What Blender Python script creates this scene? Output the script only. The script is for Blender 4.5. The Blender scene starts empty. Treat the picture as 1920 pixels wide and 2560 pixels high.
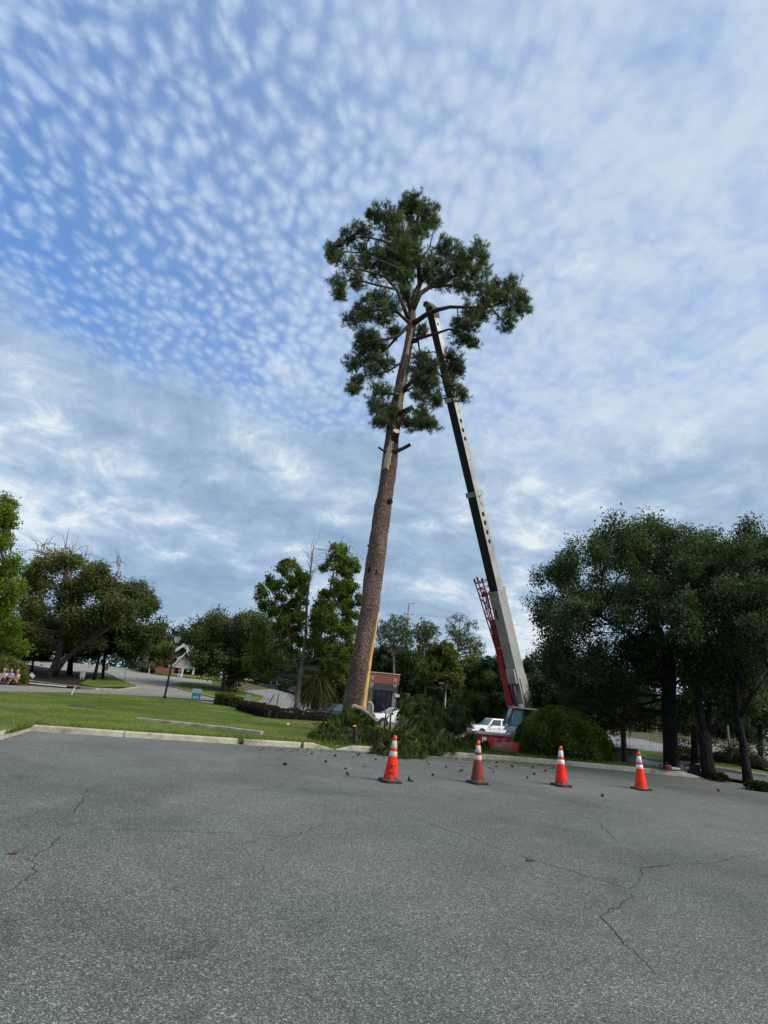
import bpy, math, random
import numpy as np
from mathutils import Vector, Matrix
SC = bpy.context.scene
COL = SC.collection
R = math.radians

# ------------------------------------------------------------------ camera
FPX = 1350.0                                    # focal length in pixels of the 1920 x 2560 photograph
PIT = math.atan(463 / FPX)
ROL = math.atan(0.0962)
CAM = np.array([0.0, 0.0, 1.65])
_F = np.array([0, math.cos(PIT), math.sin(PIT)])
_U0 = np.array([0, -math.sin(PIT), math.cos(PIT)])
_R0 = np.array([1.0, 0, 0])
_U = math.cos(ROL) * _U0 - math.sin(ROL) * _R0
_RT = math.sin(ROL) * _U0 + math.cos(ROL) * _R0
cam_data = bpy.data.cameras.new('camera')
cam_data.sensor_fit = 'VERTICAL'
cam_data.sensor_height = 25.6
cam_data.lens = FPX / 100.0
cam_data.clip_start = 0.1
cam_data.clip_end = 3000
cam = bpy.data.objects.new('camera', cam_data)
COL.objects.link(cam)
m = Matrix.Identity(4)
for i in range(3):
    m[i][0] = _RT[i]; m[i][1] = _U[i]; m[i][2] = -_F[i]; m[i][3] = CAM[i]
cam.matrix_world = m
SC.camera = cam


def ray(x, y):
    return _F * FPX + _RT * (x - 960) - _U * (y - 1280)


def gd(x, y, z=0.0):                            # a spot on level ground
    d = ray(x, y)
    return CAM + d * ((z - CAM[2]) / d[2])


def at(x, y, Y):                                # a spot at a real distance Y in front of the camera
    d = ray(x, y)
    return CAM + d * (Y / d[1])


# ------------------------------------------------------------------ sky and sun
SUN_EL, SUN_AZ = R(42), R(112)                   # azimuth clockwise from +Y (the way the camera looks)
SKY_STR = 0.1


class NT:
    """short-hand for building a node tree"""
    def __init__(s, tree):
        s.t = tree; s.n = tree.nodes; s.l = tree.links

    def new(s, typ, **kw):
        n = s.n.new(typ)
        for k, v in kw.items():
            if k in ('ins',):
                continue
            setattr(n, k, v)
        for k, v in kw.get('ins', {}).items():
            s.set(n, k, v)
        return n

    def set(s, n, k, v):
        i = n.inputs[k]
        if isinstance(v, bpy.types.NodeSocket):
            s.l.new(v, i)
        elif isinstance(v, bpy.types.Node):
            s.l.new(v.outputs[0], i)
        else:
            if i.type == 'RGBA' and not hasattr(v, '__len__'):
                v = (v, v, v, 1)
            elif i.type == 'RGBA' and len(v) == 3:
                v = (*v, 1)
            i.default_value = v

    def m(s, op, a, b=0.0, c=0.0, clamp=False):
        n = s.n.new('ShaderNodeMath'); n.operation = op; n.use_clamp = clamp
        s.set(n, 0, a); s.set(n, 1, b); s.set(n, 2, c)
        return n.outputs[0]

    def vm(s, op, a, b=(0, 0, 0)):
        n = s.n.new('ShaderNodeVectorMath'); n.operation = op
        s.set(n, 0, a)
        if op == 'SCALE':
            s.set(n, 3, b)
        else:
            s.set(n, 1, b)
        return n.outputs[0]

    def ss(s, v, lo, hi, a=0.0, b=1.0):         # smoothstep
        n = s.n.new('ShaderNodeMapRange'); n.interpolation_type = 'SMOOTHSTEP'
        s.set(n, 0, v); s.set(n, 1, lo); s.set(n, 2, hi); s.set(n, 3, a); s.set(n, 4, b)
        return n.outputs[0]

    def mix(s, f, a, b, blend='MIX'):
        n = s.n.new('ShaderNodeMix'); n.data_type = 'RGBA'; n.blend_type = blend
        s.set(n, 0, f); s.set(n, 6, a); s.set(n, 7, b)
        return n.outputs[2]

    def noise(s, vec, scale, detail=4.0, rough=0.5, dist=0.0, col=False, typ=None, lac=2.0):
        n = s.n.new('ShaderNodeTexNoise')
        if vec is not None:
            s.set(n, 'Vector', vec)
        s.set(n, 'Scale', scale); s.set(n, 'Detail', detail); s.set(n, 'Roughness', rough); s.set(n, 'Distortion', dist)
        s.set(n, 'Lacunarity', lac)
        return n.outputs[1 if col else 0]

    def ramp(s, f, stops):
        n = s.n.new('ShaderNodeValToRGB')
        e = n.color_ramp.elements
        while len(e) < len(stops):
            e.new(0.5)
        for i, (p, c) in enumerate(stops):
            e[i].position = p
            e[i].color = (*c, 1) if hasattr(c, '__len__') else (c, c, c, 1)
        s.set(n, 0, f)
        return n.outputs[0]


def make_world():
    w = bpy.data.worlds.new('World'); SC.world = w; w.use_nodes = True
    k = NT(w.node_tree); k.n.clear()
    out = k.new('ShaderNodeOutputWorld'); bg = k.new('ShaderNodeBackground')
    k.l.new(bg.outputs[0], out.inputs[0])
    sky = k.new('ShaderNodeTexSky'); sky.sky_type = 'NISHITA'; sky.sun_disc = False
    sky.sun_elevation = SUN_EL; sky.sun_rotation = SUN_AZ
    sky.air_density = 1.0; sky.dust_density = 0.6; sky.ozone_density = 1.6
    tc = k.new('ShaderNodeTexCoord').outputs['Generated']
    sp = k.new('ShaderNodeSeparateXYZ', ins={0: tc})
    x, y, z = sp.outputs
    zc = k.m('ADD', k.m('MAXIMUM', z, 0.0), 0.15)
    cp = k.new('ShaderNodeCombineXYZ', ins={0: k.m('DIVIDE', x, zc), 1: k.m('DIVIDE', y, zc)}).outputs[0]
    px = k.new('ShaderNodeSeparateXYZ', ins={0: cp}).outputs[0]
    py = k.new('ShaderNodeSeparateXYZ', ins={0: cp}).outputs[1]
    q = 1.0 / SKY_STR

    def C(r, g, b):
        return (r * q, g * q, b * q)
    blue = k.mix(1.0, sky.outputs[0], (BLUE_T[0], BLUE_T[1], BLUE_T[2]), 'MULTIPLY')
    # --- high layer: rows of small puffs (altocumulus), a thin veil between them
    w1 = k.vm('SCALE', k.vm('SUBTRACT', k.noise(cp, 7.0, 2, col=True), (.5, .5, .5)), 0.055)
    p1 = k.vm('ADD', cp, w1)
    mp = k.new('ShaderNodeMapping', ins={0: p1, 'Rotation': (0, 0, R(-28)), 'Scale': (1.0, .80, 1)}).outputs[0]
    vo = k.new('ShaderNodeTexVoronoi', voronoi_dimensions='2D', feature='SMOOTH_F1', ins={'Vector': mp, 'Scale': 36.0, 'Smoothness': .55, 'Randomness': 0.95}).outputs['Distance']
    fine = k.m('ADD', k.m('MULTIPLY', k.noise(mp, 27.0, 4.0, .58), .66), k.m('MULTIPLY', k.m('SUBTRACT', .75, vo), .42))
    big = k.noise(cp, 1.7, 4, .58, .5)
    soft = k.noise(p1, 7.5, 6, .60, .3)           # towards the sun the puffs melt into a torn sheet
    fine = k.m('ADD', k.m('MULTIPLY', fine, k.ss(px, -.35, .45, 1.0, .25)), k.m('MULTIPLY', soft, k.ss(px, -.35, .45, 0.0, .78)))
    cov = k.ss(px, -.75, 0.5, 0.035, 0.15)       # thicker towards the sun's side
    cov = k.m('ADD', cov, k.m('MULTIPLY', k.m('SUBTRACT', big, .5), .62))
    d1 = k.ss(k.m('ADD', fine, cov), 0.33, 0.80)
    veil = k.ss(k.m('ADD', px, k.m('MULTIPLY', big, .6)), -.9, .7, .24, .52)
    d1 = k.m('ADD', k.m('MULTIPLY', d1, k.m('SUBTRACT', .95, veil)), veil)
    hue = k.ss(k.m('ADD', px, k.m('MULTIPLY', fine, .5)), -.7, 1.0)
    c1 = k.mix(hue, C(.43, .59, .86), C(.62, .73, .83))
    bright = k.ss(k.noise(p1, 4.0, 5, .62, .5), .60, .78)
    c1 = k.mix(k.m('MULTIPLY', bright, k.m('MULTIPLY', hue, .9)), c1, C(.90, .95, 1.0))
    col = k.mix(d1, blue, c1)
    # --- lower layer: a broken sheet of stratocumulus, grey underneath and bright where it is thin
    z2 = k.m('ADD', k.m('MAXIMUM', z, 0.0), 0.32)
    rr = k.new('ShaderNodeCombineXYZ', ins={0: k.m('DIVIDE', x, z2), 1: k.m('DIVIDE', y, z2)}).outputs[0]
    n2 = k.noise(rr, 2.1, 8, .60, .4)
    r2 = k.m('SQRT', k.m('ADD', k.m('MULTIPLY', px, px), k.m('MULTIPLY', py, py)))
    edge = k.ss(k.m('SUBTRACT', r2, k.m('MULTIPLY', px, .12)), .62, 2.05, -0.36, 0.36)
    d2 = k.ss(k.m('ADD', n2, edge), .38, .76)
    thick = k.noise(k.vm('ADD', rr, (7.3, 2.1, 0)), 1.5, 7, .56, .6)
    thick2 = k.noise(k.vm('ADD', rr, (1.3, 9.1, 0)), 6.5, 7, .64, .4)
    lum = k.m('ADD', k.m('MULTIPLY', thick, .62), k.m('MULTIPLY', thick2, .38))
    c2 = k.ramp(lum, [(.36, C(.24, .36, .51)), (.44, C(.305, .435, .60)), (.50, C(.385, .52, .69)), (.545, C(.51, .64, .78)), (.60, C(.80, .87, .91))])
    col = k.mix(k.m('MULTIPLY', d2, .94), col, c2)
    # --- far layers melt into pale blue haze at the horizon
    hz = k.ss(z, 0.20, -.02)
    col = k.mix(k.m('MULTIPLY', hz, .55), col, C(.50, .62, .76))
    k.set(bg, 'Color', col); k.set(bg, 'Strength', SKY_STR)
    try:
        w.cycles.sampling_method = 'MANUAL'; w.cycles.sample_map_resolution = 512
    except Exception:
        pass


BLUE_T = (.40, 1.28, 2.15)
make_world()
sd = bpy.data.lights.new('sun', 'SUN'); sd.energy = 4.2; sd.angle = R(34); sd.color = (1.0, .93, .83)
sun = bpy.data.objects.new('sun', sd); COL.objects.link(sun)
_sv = Vector((math.sin(SUN_AZ) * math.cos(SUN_EL), math.cos(SUN_AZ) * math.cos(SUN_EL), math.sin(SUN_EL)))
sun.rotation_euler = _sv.to_track_quat('Z', 'Y').to_euler()
SC.view_settings.view_transform = 'Standard'; SC.view_settings.look = 'None'
SC.view_settings.gamma = 1.0; SC.view_settings.use_curve_mapping = False
SC.view_settings.exposure = 0.0
SC.render.engine = 'CYCLES'
SC.cycles.max_bounces = 5; SC.cycles.diffuse_bounces = 3; SC.cycles.glossy_bounces = 2
SC.cycles.transmission_bounces = 3; SC.cycles.transparent_max_bounces = 4
SC.cycles.use_denoising = True

# ------------------------------------------------------------------ helpers
rng = np.random.default_rng(7)
random.seed(7)


def S(v, a, b):
    t = np.clip((np.asarray(v, float) - a) / (b - a), 0, 1)
    return t * t * (3 - 2 * t)


def T(x, y):                                    # the lie of the land
    a = S(y, 34, 41) * S(x, -10, -4)
    b = S(y, 24.5, 31) * S(x, 3.5, 7.5)
    low = -(.80 + .55 * S(x, 2.5, 7.5)) * np.maximum(a, b) * (1 - .8 * S(x, 16, 26))
    rise = 2.5 * S(y, 46, 105) * S(-np.asarray(x, float), 4, 22)
    return low + rise


def gt(px, py, z0=0.0):                         # where a pixel's ray meets the land
    d = ray(px, py); d = d / d[1]
    prev = None
    for s in np.arange(3, 400, .25):
        p = CAM + d * s
        h = p[2] - (float(T(p[0], p[1])) + z0)
        if h <= 0:
            return p if prev is None else prev + (p - prev) * (hp / (hp - h))
        prev, hp = p, h
    return CAM + d * 150


def depth(p):
    return float((np.asarray(p) - CAM) @ _F)


def px2m(n, p):                                 # n photograph pixels at point p, in metres
    return n * depth(p) / FPX


def tag(o, label=None, cat=None, group=None, kind=None):
    if label: o['label'] = label
    if cat: o['category'] = cat
    if group: o['group'] = group
    if kind: o['kind'] = kind
    return o


def link(o, parent=None):
    COL.objects.link(o)
    if parent is not None:
        o.parent = parent
    return o


def empty(name, loc=(0, 0, 0), rz=0.0, **kw):
    o = bpy.data.objects.new(name, None)
    o.empty_display_size = .2
    link(o); o.location = Vector([float(v) for v in loc]); o.rotation_euler = (0, 0, rz)
    return tag(o, **kw)


def copy_tree(o, parent=None):
    c = o.copy(); link(c, parent)
    for ch in o.children:
        copy_tree(ch, c)
    return c


class MB:
    """collects faces; build() links them as one mesh object"""
    def __init__(s):
        s.v = []; s.f = []; s.mi = []; s.cur = 0

    def add(s, vs, fs):
        b = len(s.v)
        s.v += [tuple(float(c) for c in p) for p in vs]
        s.f += [tuple(b + i for i in f) for f in fs]
        s.mi += [s.cur] * len(fs)
        return s

    def hexa(s, p):                              # p[0:4] one loop, p[4:8] the matching loop
        return s.add(p, [(3, 2, 1, 0), (4, 5, 6, 7), (0, 1, 5, 4), (1, 2, 6, 5), (2, 3, 7, 6), (3, 0, 4, 7)])

    def box(s, c, d, rz=0.0, rx=0.0, ry=0.0):
        M = Matrix.Rotation(rz, 3, 'Z') @ Matrix.Rotation(ry, 3, 'Y') @ Matrix.Rotation(rx, 3, 'X')
        hx, hy, hz = d[0] / 2, d[1] / 2, d[2] / 2
        q = [(-hx, -hy, -hz), (hx, -hy, -hz), (hx, hy, -hz), (-hx, hy, -hz), (-hx, -hy, hz), (hx, -hy, hz), (hx, hy, hz), (-hx, hy, hz)]
        return s.hexa([Vector(c) + M @ Vector(p) for p in q])

    def tube(s, path, rad, n=8, cap=True, rough=0.0, seed=0):
        path = [Vector([float(c) for c in p]) for p in path]
        if not hasattr(rad, '__len__'):
            rad = [rad] * len(path)
        rg = np.random.default_rng(seed)
        up = Vector((0, 0, 1)); rings = []
        tprev = None; xa = None
        for i, p in enumerate(path):
            t = (path[min(i + 1, len(path) - 1)] - path[max(i - 1, 0)]).normalized()
            if xa is None:
                r0 = up if abs(t.z) < .9 else Vector((0, -1, 0))
                xa = t.cross(r0).normalized()
            else:
                xa = (xa - t * xa.dot(t)).normalized()
            ya = t.cross(xa)
            off = 1 + rough * (rg.random(n) - .5) if rough else np.ones(n)
            rings.append([p + (xa * math.cos(2 * math.pi * k / n) + ya * math.sin(2 * math.pi * k / n)) * (rad[i] * off[k]) for k in range(n)])
        vs = [p for r in rings for p in r]; fs = []
        for i in range(len(path) - 1):
            for k in range(n):
                a = i * n + k; b = i * n + (k + 1) % n
                fs.append((a, b, b + n, a + n))
        if cap:
            fs.append(tuple(range(n))[::-1]); fs.append(tuple((len(path) - 1) * n + k for k in range(n)))
        return s.add(vs, fs)

    def lathe(s, prof, n=16, c=(0, 0, 0), cap=True):
        vs = []; fs = []
        for r, z in prof:
            for k in range(n):
                a = 2 * math.pi * k / n
                vs.append((c[0] + r * math.cos(a), c[1] + r * math.sin(a), c[2] + z))
        for i in range(len(prof) - 1):
            for k in range(n):
                a = i * n + k; b = i * n + (k + 1) % n
                fs.append((a, b, b + n, a + n))
        if cap:
            fs.append(tuple(range(n))[::-1]); fs.append(tuple((len(prof) - 1) * n + k for k in range(n)))
        return s.add(vs, fs)

    def prism(s, poly, o, ux, uy, uz, h):        # flat outline poly in the plane (ux, uy), pushed h along uz
        o, ux, uy, uz = Vector(o), Vector(ux), Vector(uy), Vector(uz)
        n = len(poly)
        vs = [o + ux * a + uy * b for a, b in poly] + [o + ux * a + uy * b + uz * h for a, b in poly]
        fs = [tuple(range(n))[::-1], tuple(range(n, 2 * n))] + [(i, (i + 1) % n, n + (i + 1) % n, n + i) for i in range(n)]
        return s.add(vs, fs)

    def wheel(s, c, ax, r, w, n=20):
        c, ax = Vector(c), Vector(ax).normalized()
        return s.tube([c - ax * w / 2, c - ax * w * .42, c + ax * w * .42, c + ax * w / 2], [r * .93, r, r, r * .93], n)

    def build(s, name, mats, parent=None, smooth=False, bevel=0.0, seg=2, auto=None):
        me = bpy.data.meshes.new(name)
        me.from_pydata(s.v, [], s.f)
        if not isinstance(mats, (list, tuple)):
            mats = [mats]
        for m_ in mats:
            me.materials.append(m_)
        if len(mats) > 1:
            me.polygons.foreach_set('material_index', s.mi)
        if smooth:
            me.polygons.foreach_set('use_smooth', [True] * len(me.polygons))
        me.validate(); me.update()
        o = bpy.data.objects.new(name, me); link(o, parent)
        if bevel:
            b = o.modifiers.new('bevel', 'BEVEL'); b.width = bevel; b.segments = seg; b.limit_method = 'ANGLE'; b.angle_limit = R(35)
        if auto:
            try:
                me.set_sharp_from_angle(angle=R(auto)); me.polygons.foreach_set('use_smooth', [True] * len(me.polygons))
            except Exception:
                pass
        return o


def raw_mesh(name, V, k, mat, parent=None, rnd=None, smooth=False):
    """V: (n*k, 3) loose faces of k corners each; rnd: one value per face"""
    nf = len(V) // k
    me = bpy.data.meshes.new(name)
    me.vertices.add(len(V)); me.vertices.foreach_set('co', np.ascontiguousarray(V, dtype=np.float32).ravel())
    me.loops.add(len(V)); me.loops.foreach_set('vertex_index', np.arange(len(V), dtype=np.int32))
    me.polygons.add(nf)
    me.polygons.foreach_set('loop_start', np.arange(0, len(V), k, dtype=np.int32))
    try:
        me.polygons.foreach_set('loop_total', np.full(nf, k, dtype=np.int32))
    except Exception:
        pass
    if rnd is not None:
        a = me.attributes.new('rnd', 'FLOAT', 'FACE'); a.data.foreach_set('value', np.asarray(rnd, dtype=np.float32))
    me.materials.append(mat); me.update(calc_edges=True)
    o = bpy.data.objects.new(name, me)
    return link(o, parent)


def unit(n, g=None):
    v = (g or rng).normal(size=(n, 3))
    return v / np.linalg.norm(v, axis=1, keepdims=True)


def norm(v):
    return v / np.maximum(np.linalg.norm(v, axis=-1, keepdims=True), 1e-9)


# ------------------------------------------------------------------ materials
MATS = {}


def mat(name, col, rough=.7, var=0.0, scale=6.0, bump=0.0, metal=0.0, spec=.4, col2=None, stretch=(1, 1, 1), coat=0.0, emit=None, dirt=0.0):
    if name in MATS:
        return MATS[name]
    mt = bpy.data.materials.new(name); mt.use_nodes = True
    k = NT(mt.node_tree)
    b = k.n['Principled BSDF']
    k.set(b, 'Roughness', rough); k.set(b, 'Metallic', metal); k.set(b, 'Specular IOR Level', spec); k.set(b, 'Coat Weight', coat)
    if var or col2 or bump or dirt:
        tc = k.new('ShaderNodeTexCoord').outputs['Object']
        mp = k.new('ShaderNodeMapping', ins={0: tc, 'Scale': stretch}).outputs[0]
        n1 = k.noise(mp, scale, 5, .6)
        c2 = col2 or tuple(c * (1 - var) for c in col)
        c = k.mix(k.ss(n1, .32, .68), col, c2)
        if dirt:
            n3 = k.noise(mp, scale * .35, 6, .65)
            c = k.mix(k.m('MULTIPLY', k.ss(n3, .48, .72), dirt), c, (.10, .085, .065))
        k.set(b, 'Base Color', c)
        k.set(b, 'Roughness', k.m('ADD', k.m('MULTIPLY', k.m('SUBTRACT', n1, .5), .25), rough))
        if bump:
            n2 = k.noise(mp, scale * 3, 4, .6)
            bp = k.new('ShaderNodeBump', ins={'Strength': 1.0, 'Distance': bump, 'Height': n2})
            k.set(b, 'Normal', bp)
    else:
        k.set(b, 'Base Color', col)
    MATS[name] = mt
    return mt


def foliage(name, dark, mid, light, trans=.30, gloss=.0):
    if name in MATS:
        return MATS[name]
    mt = bpy.data.materials.new(name); mt.use_nodes = True
    k = NT(mt.node_tree); k.n.clear()
    out = k.new('ShaderNodeOutputMaterial')
    at_ = k.new('ShaderNodeAttribute', attribute_name='rnd').outputs['Fac']
    c = k.ramp(at_, [(0.0, dark), (.55, mid), (1.0, light)])
    d = k.new('ShaderNodeBsdfDiffuse', ins={'Color': c}).outputs[0]
    t = k.new('ShaderNodeBsdfTranslucent', ins={'Color': k.mix(1.0, c, (1.15, 1.3, .55), 'MULTIPLY')}).outputs[0]
    mx = k.new('ShaderNodeMixShader', ins={0: trans, 1: d, 2: t}).outputs[0]
    if gloss:
        g = k.new('ShaderNodeBsdfGlossy', ins={'Roughness': .45, 'Color': (.8, .9, 1, 1)}).outputs[0]
        mx = k.new('ShaderNodeMixShader', ins={0: gloss, 1: mx, 2: g}).outputs[0]
    k.l.new(mx, out.inputs[0])
    MATS[name] = mt
    return mt


def bark(name, c1, c2, crev, scale=(5, 5, 1.6), bump=.03, edge=.09):
    if name in MATS:
        return MATS[name]
    mt = bpy.data.materials.new(name); mt.use_nodes = True
    k = NT(mt.node_tree); b = k.n['Principled BSDF']
    tc = k.new('ShaderNodeTexCoord').outputs['Object']
    wv = k.vm('SCALE', k.vm('SUBTRACT', k.noise(tc, 3.0, 3, col=True), (.5, .5, .5)), .25)
    mp = k.new('ShaderNodeMapping', ins={0: k.vm('ADD', tc, wv), 'Scale': scale}).outputs[0]
    vo = k.new('ShaderNodeTexVoronoi', feature='DISTANCE_TO_EDGE', ins={'Vector': mp, 'Scale': 1.0})
    vc = k.new('ShaderNodeTexVoronoi', ins={'Vector': mp, 'Scale': 1.0}).outputs['Color']
    n1 = k.noise(mp, 2.5, 6, .65)
    nb = k.noise(tc, .55, 4, .6)
    c = k.mix(k.ss(nb, .35, .65), c1, c2)
    c = k.mix(k.m('MULTIPLY', k.new('ShaderNodeSeparateColor', ins={0: vc}).outputs[0], .5), c, tuple(x * .55 for x in c1))
    c = k.mix(k.m('MULTIPLY', k.ss(n1, .4, .75), .45), c, tuple(min(1, x * 1.5) for x in c2))
    c = k.mix(k.ss(vo.outputs[0], k.m('ADD', edge * .5, k.m('MULTIPLY', n1, edge)), .0, 0, .55), c, crev)
    k.set(b, 'Base Color', c); k.set(b, 'Roughness', .9); k.set(b, 'Specular IOR Level', .15)
    h = k.m('ADD', k.ss(vo.outputs[0], 0, .16), k.m('MULTIPLY', n1, .7))
    k.set(b, 'Normal', k.new('ShaderNodeBump', ins={'Strength': 1.0, 'Distance': bump, 'Height': h}))
    MATS[name] = mt
    return mt


def make_asphalt(name, base, speck, tint, cell=85.0, patch=.25, stain=.6, warm=(1.0, 1.0, 1.0)):
    mt = bpy.data.materials.new(name); mt.use_nodes = True
    k = NT(mt.node_tree); b = k.n['Principled BSDF']
    tc = k.new('ShaderNodeTexCoord').outputs['Object']
    v1 = k.new('ShaderNodeTexVoronoi', voronoi_dimensions='2D', ins={'Vector': tc, 'Scale': cell})
    r1 = k.new('ShaderNodeSeparateColor', ins={0: v1.outputs['Color']}).outputs
    big = k.noise(tc, .22, 5, .62, .6)
    mid = k.noise(tc, 1.1, 5, .65, .3)
    g = k.ramp(r1[0], [(0.0, base * .40), (.45, base * .80), (.80, base * 1.25), (.95, base * 1.7), (1.0, speck)])
    g = k.mix(k.ss(v1.outputs['Distance'], .30, .62, 0, .75), g, base * .30)
    wear = k.m('ADD', k.m('MULTIPLY', k.m('SUBTRACT', big, .5), 2.0 * patch + .25), k.m('ADD', k.m('MULTIPLY', k.m('SUBTRACT', mid, .5), .55), 1.0))
    c = k.mix(1.0, g, k.new('ShaderNodeCombineColor', ins={0: wear, 1: wear, 2: wear}).outputs[0], 'MULTIPLY')
    c = k.mix(1.0, c, warm, 'MULTIPLY')
    c = k.mix(k.ss(k.noise(tc, .35, 3), .38, .62), c, k.mix(1.0, c, tint, 'MULTIPLY'))
    st = k.noise(tc, .9, 6, .7, 1.2)
    c = k.mix(k.m('MULTIPLY', k.ss(st, .56, .72), stain), c, k.mix(1.0, c, (.62, .62, .64), 'MULTIPLY'))
    k.set(b, 'Base Color', c); k.set(b, 'Roughness', .85); k.set(b, 'Specular IOR Level', .25)
    h = k.m('ADD', k.m('MULTIPLY', v1.outputs['Distance'], -.9), k.m('MULTIPLY', r1[1], .5))
    k.set(b, 'Normal', k.new('ShaderNodeBump', ins={'Strength': .8, 'Distance': .006, 'Height': h}))
    MATS[name] = mt
    return mt


def make_ground(name, c_a, c_b, c_c, fine=14.0):
    mt = bpy.data.materials.new(name); mt.use_nodes = True
    k = NT(mt.node_tree); b = k.n['Principled BSDF']
    tc = k.new('ShaderNodeTexCoord').outputs['Object']
    n1 = k.noise(tc, .35, 5, .6, .4); n2 = k.noise(tc, 3.0, 5, .65); n3 = k.noise(tc, fine, 4, .7)
    c = k.mix(k.ss(n1, .38, .62), c_a, c_b)
    c = k.mix(k.m('MULTIPLY', k.ss(n2, .50, .74), .6), c, c_c)
    f = k.ss(n3, .25, .75, .55, 1.4)
    c = k.mix(1.0, c, k.new('ShaderNodeCombineColor', ins={0: f, 1: f, 2: f}).outputs[0], 'MULTIPLY')
    k.set(b, 'Base Color', c); k.set(b, 'Roughness', .95); k.set(b, 'Specular IOR Level', .1)
    k.set(b, 'Normal', k.new('ShaderNodeBump', ins={'Strength': 1.0, 'Distance': .06, 'Height': k.m('ADD', n3, k.m('MULTIPLY', n2, .6))}))
    MATS[name] = mt
    return mt


def glass_mat(name, col, rough=.05):
    mt = mat(name, col, rough, spec=.9, coat=.6)
    return mt


def text_faces(s, size, extr=0.0):
    cu = bpy.data.curves.new('lettering', 'FONT'); cu.body = s; cu.size = size; cu.align_x = 'CENTER'; cu.align_y = 'CENTER'
    cu.resolution_u = 2; cu.offset = size * .02
    ob = bpy.data.objects.new('lettering', cu)
    me = ob.to_mesh()
    vs = [tuple(v.co) for v in me.vertices]; fs = [tuple(p.vertices) for p in me.polygons]
    ob.to_mesh_clear(); bpy.data.objects.remove(ob); bpy.data.curves.remove(cu)
    return vs, fs


def sheet(name, poly, zf, mt, step=2.0, parent=None, skirt=0.0):
    """a flat outline cut into small pieces and laid over the land"""
    import bmesh
    bm = bmesh.new()
    bm.faces.new([bm.verts.new((float(a), float(b), 0)) for a, b in poly])
    bmesh.ops.triangulate(bm, faces=bm.faces[:])
    xs = [p[0] for p in poly]; ys = [p[1] for p in poly]
    for ax, lo, hi in ((0, min(xs), max(xs)), (1, min(ys), max(ys))):
        nst = min(60, int((hi - lo) / step))
        for i in range(1, nst + 1):
            co = [0, 0, 0]; no = [0, 0, 0]
            co[ax] = lo + (hi - lo) * i / (nst + 1); no[ax] = 1
            bmesh.ops.bisect_plane(bm, geom=bm.verts[:] + bm.edges[:] + bm.faces[:], plane_co=co, plane_no=no)
    bmesh.ops.remove_doubles(bm, verts=bm.verts[:], dist=.001)
    for v in bm.verts:
        v.co.z = float(zf(v.co.x, v.co.y))
    bmesh.ops.recalc_face_normals(bm, faces=bm.faces[:])
    for f in bm.faces:
        if f.normal.z < 0:
            f.normal_flip()
    if skirt:
        ex = bmesh.ops.extrude_edge_only(bm, edges=[e_ for e_ in bm.edges if e_.is_boundary])
        for v in ex['geom']:
            if isinstance(v, bmesh.types.BMVert):
                v.co.z -= skirt
    me = bpy.data.meshes.new(name); bm.to_mesh(me); bm.free()
    me.materials.append(mt)
    o = bpy.data.objects.new(name, me); link(o, parent)
    return o


# ------------------------------------------------------------------ plants
def in_poly(p, poly):
    x, y = p; c = False; j = len(poly) - 1
    for i in range(len(poly)):
        xi, yi = poly[i]; xj, yj = poly[j]
        if (yi > y) != (yj > y) and x < (xj - xi) * (y - yi) / (yj - yi) + xi:
            c = not c
        j = i
    return c


def blobs_in(poly, n, r0, r1, Y, spread, seed):
    """clumps filling an outline, each at its own real distance; returns (centre, radius) in metres"""
    g = np.random.default_rng(seed)
    xs = [p[0] for p in poly]; ys = [p[1] for p in poly]
    pts = []; tries = 0
    while len(pts) < n and tries < 20000:
        tries += 1
        p = (g.uniform(min(xs), max(xs)), g.uniform(min(ys), max(ys)))
        if not in_poly(p, poly):
            continue
        Yp = Y + g.uniform(-spread, spread)
        if pts and tries < 12000 and min(math.hypot(p[0] - q[0], p[1] - q[1]) + abs(Yp - q[3]) * 9 for q in pts) < r0 * .75:
            continue
        pts.append((p[0], p[1], g.uniform(r0, r1), Yp))
    out = []
    for x, y, r, Yp in pts:
        c = at(x, y, Yp)
        out.append((c, px2m(r, c)))
    return out


def leaf_cloud(blobs, per, size, g, clump=.5, flat=.85, sub=14):
    """leaf faces (4 corners) around the clumps; twig-size sub clumps leave gaps between them"""
    P = []; Rr = []
    for c, r in blobs:
        ns = max(3, int(sub))
        d = unit(ns, g) * (g.random((ns, 1)) ** .45) * r
        d[:, 2] *= flat
        cc = c + d
        n = int(per)
        idx = g.integers(0, ns, n)
        off = g.normal(size=(n, 3)) * (r * clump) * .6
        P.append(cc[idx] + off)
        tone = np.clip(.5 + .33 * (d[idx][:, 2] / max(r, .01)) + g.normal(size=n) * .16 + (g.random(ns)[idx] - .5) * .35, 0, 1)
        Rr.append(tone)
    P = np.concatenate(P); Rr = np.concatenate(Rr)
    n = len(P)
    a = unit(n, g); b = unit(n, g)
    a[:, 2] -= .25; a = norm(a)
    b = norm(b - a * (a * b).sum(1, keepdims=True))
    L = size * 1.3 * (.65 + .7 * g.random((n, 1))); W = L * .5
    nrm = np.cross(a, b)
    V = np.stack([P - a * L * .5, P + b * W * .5 + nrm * W * .15, P + a * L * .5, P - b * W * .5 + nrm * W * .15], 1).reshape(-1, 3)
    return V, Rr


def limb_path(p0, p1, sag, g, n=5):
    p0, p1 = np.asarray(p0, float), np.asarray(p1, float)
    L = np.linalg.norm(p1 - p0); out = []
    j = g.normal(size=3) * L * .06
    for i in range(n):
        t = i / (n - 1)
        p = p0 + (p1 - p0) * t + j * math.sin(math.pi * t)
        p[2] += sag * L * math.sin(math.pi * t)
        out.append(p)
    return out


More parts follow.
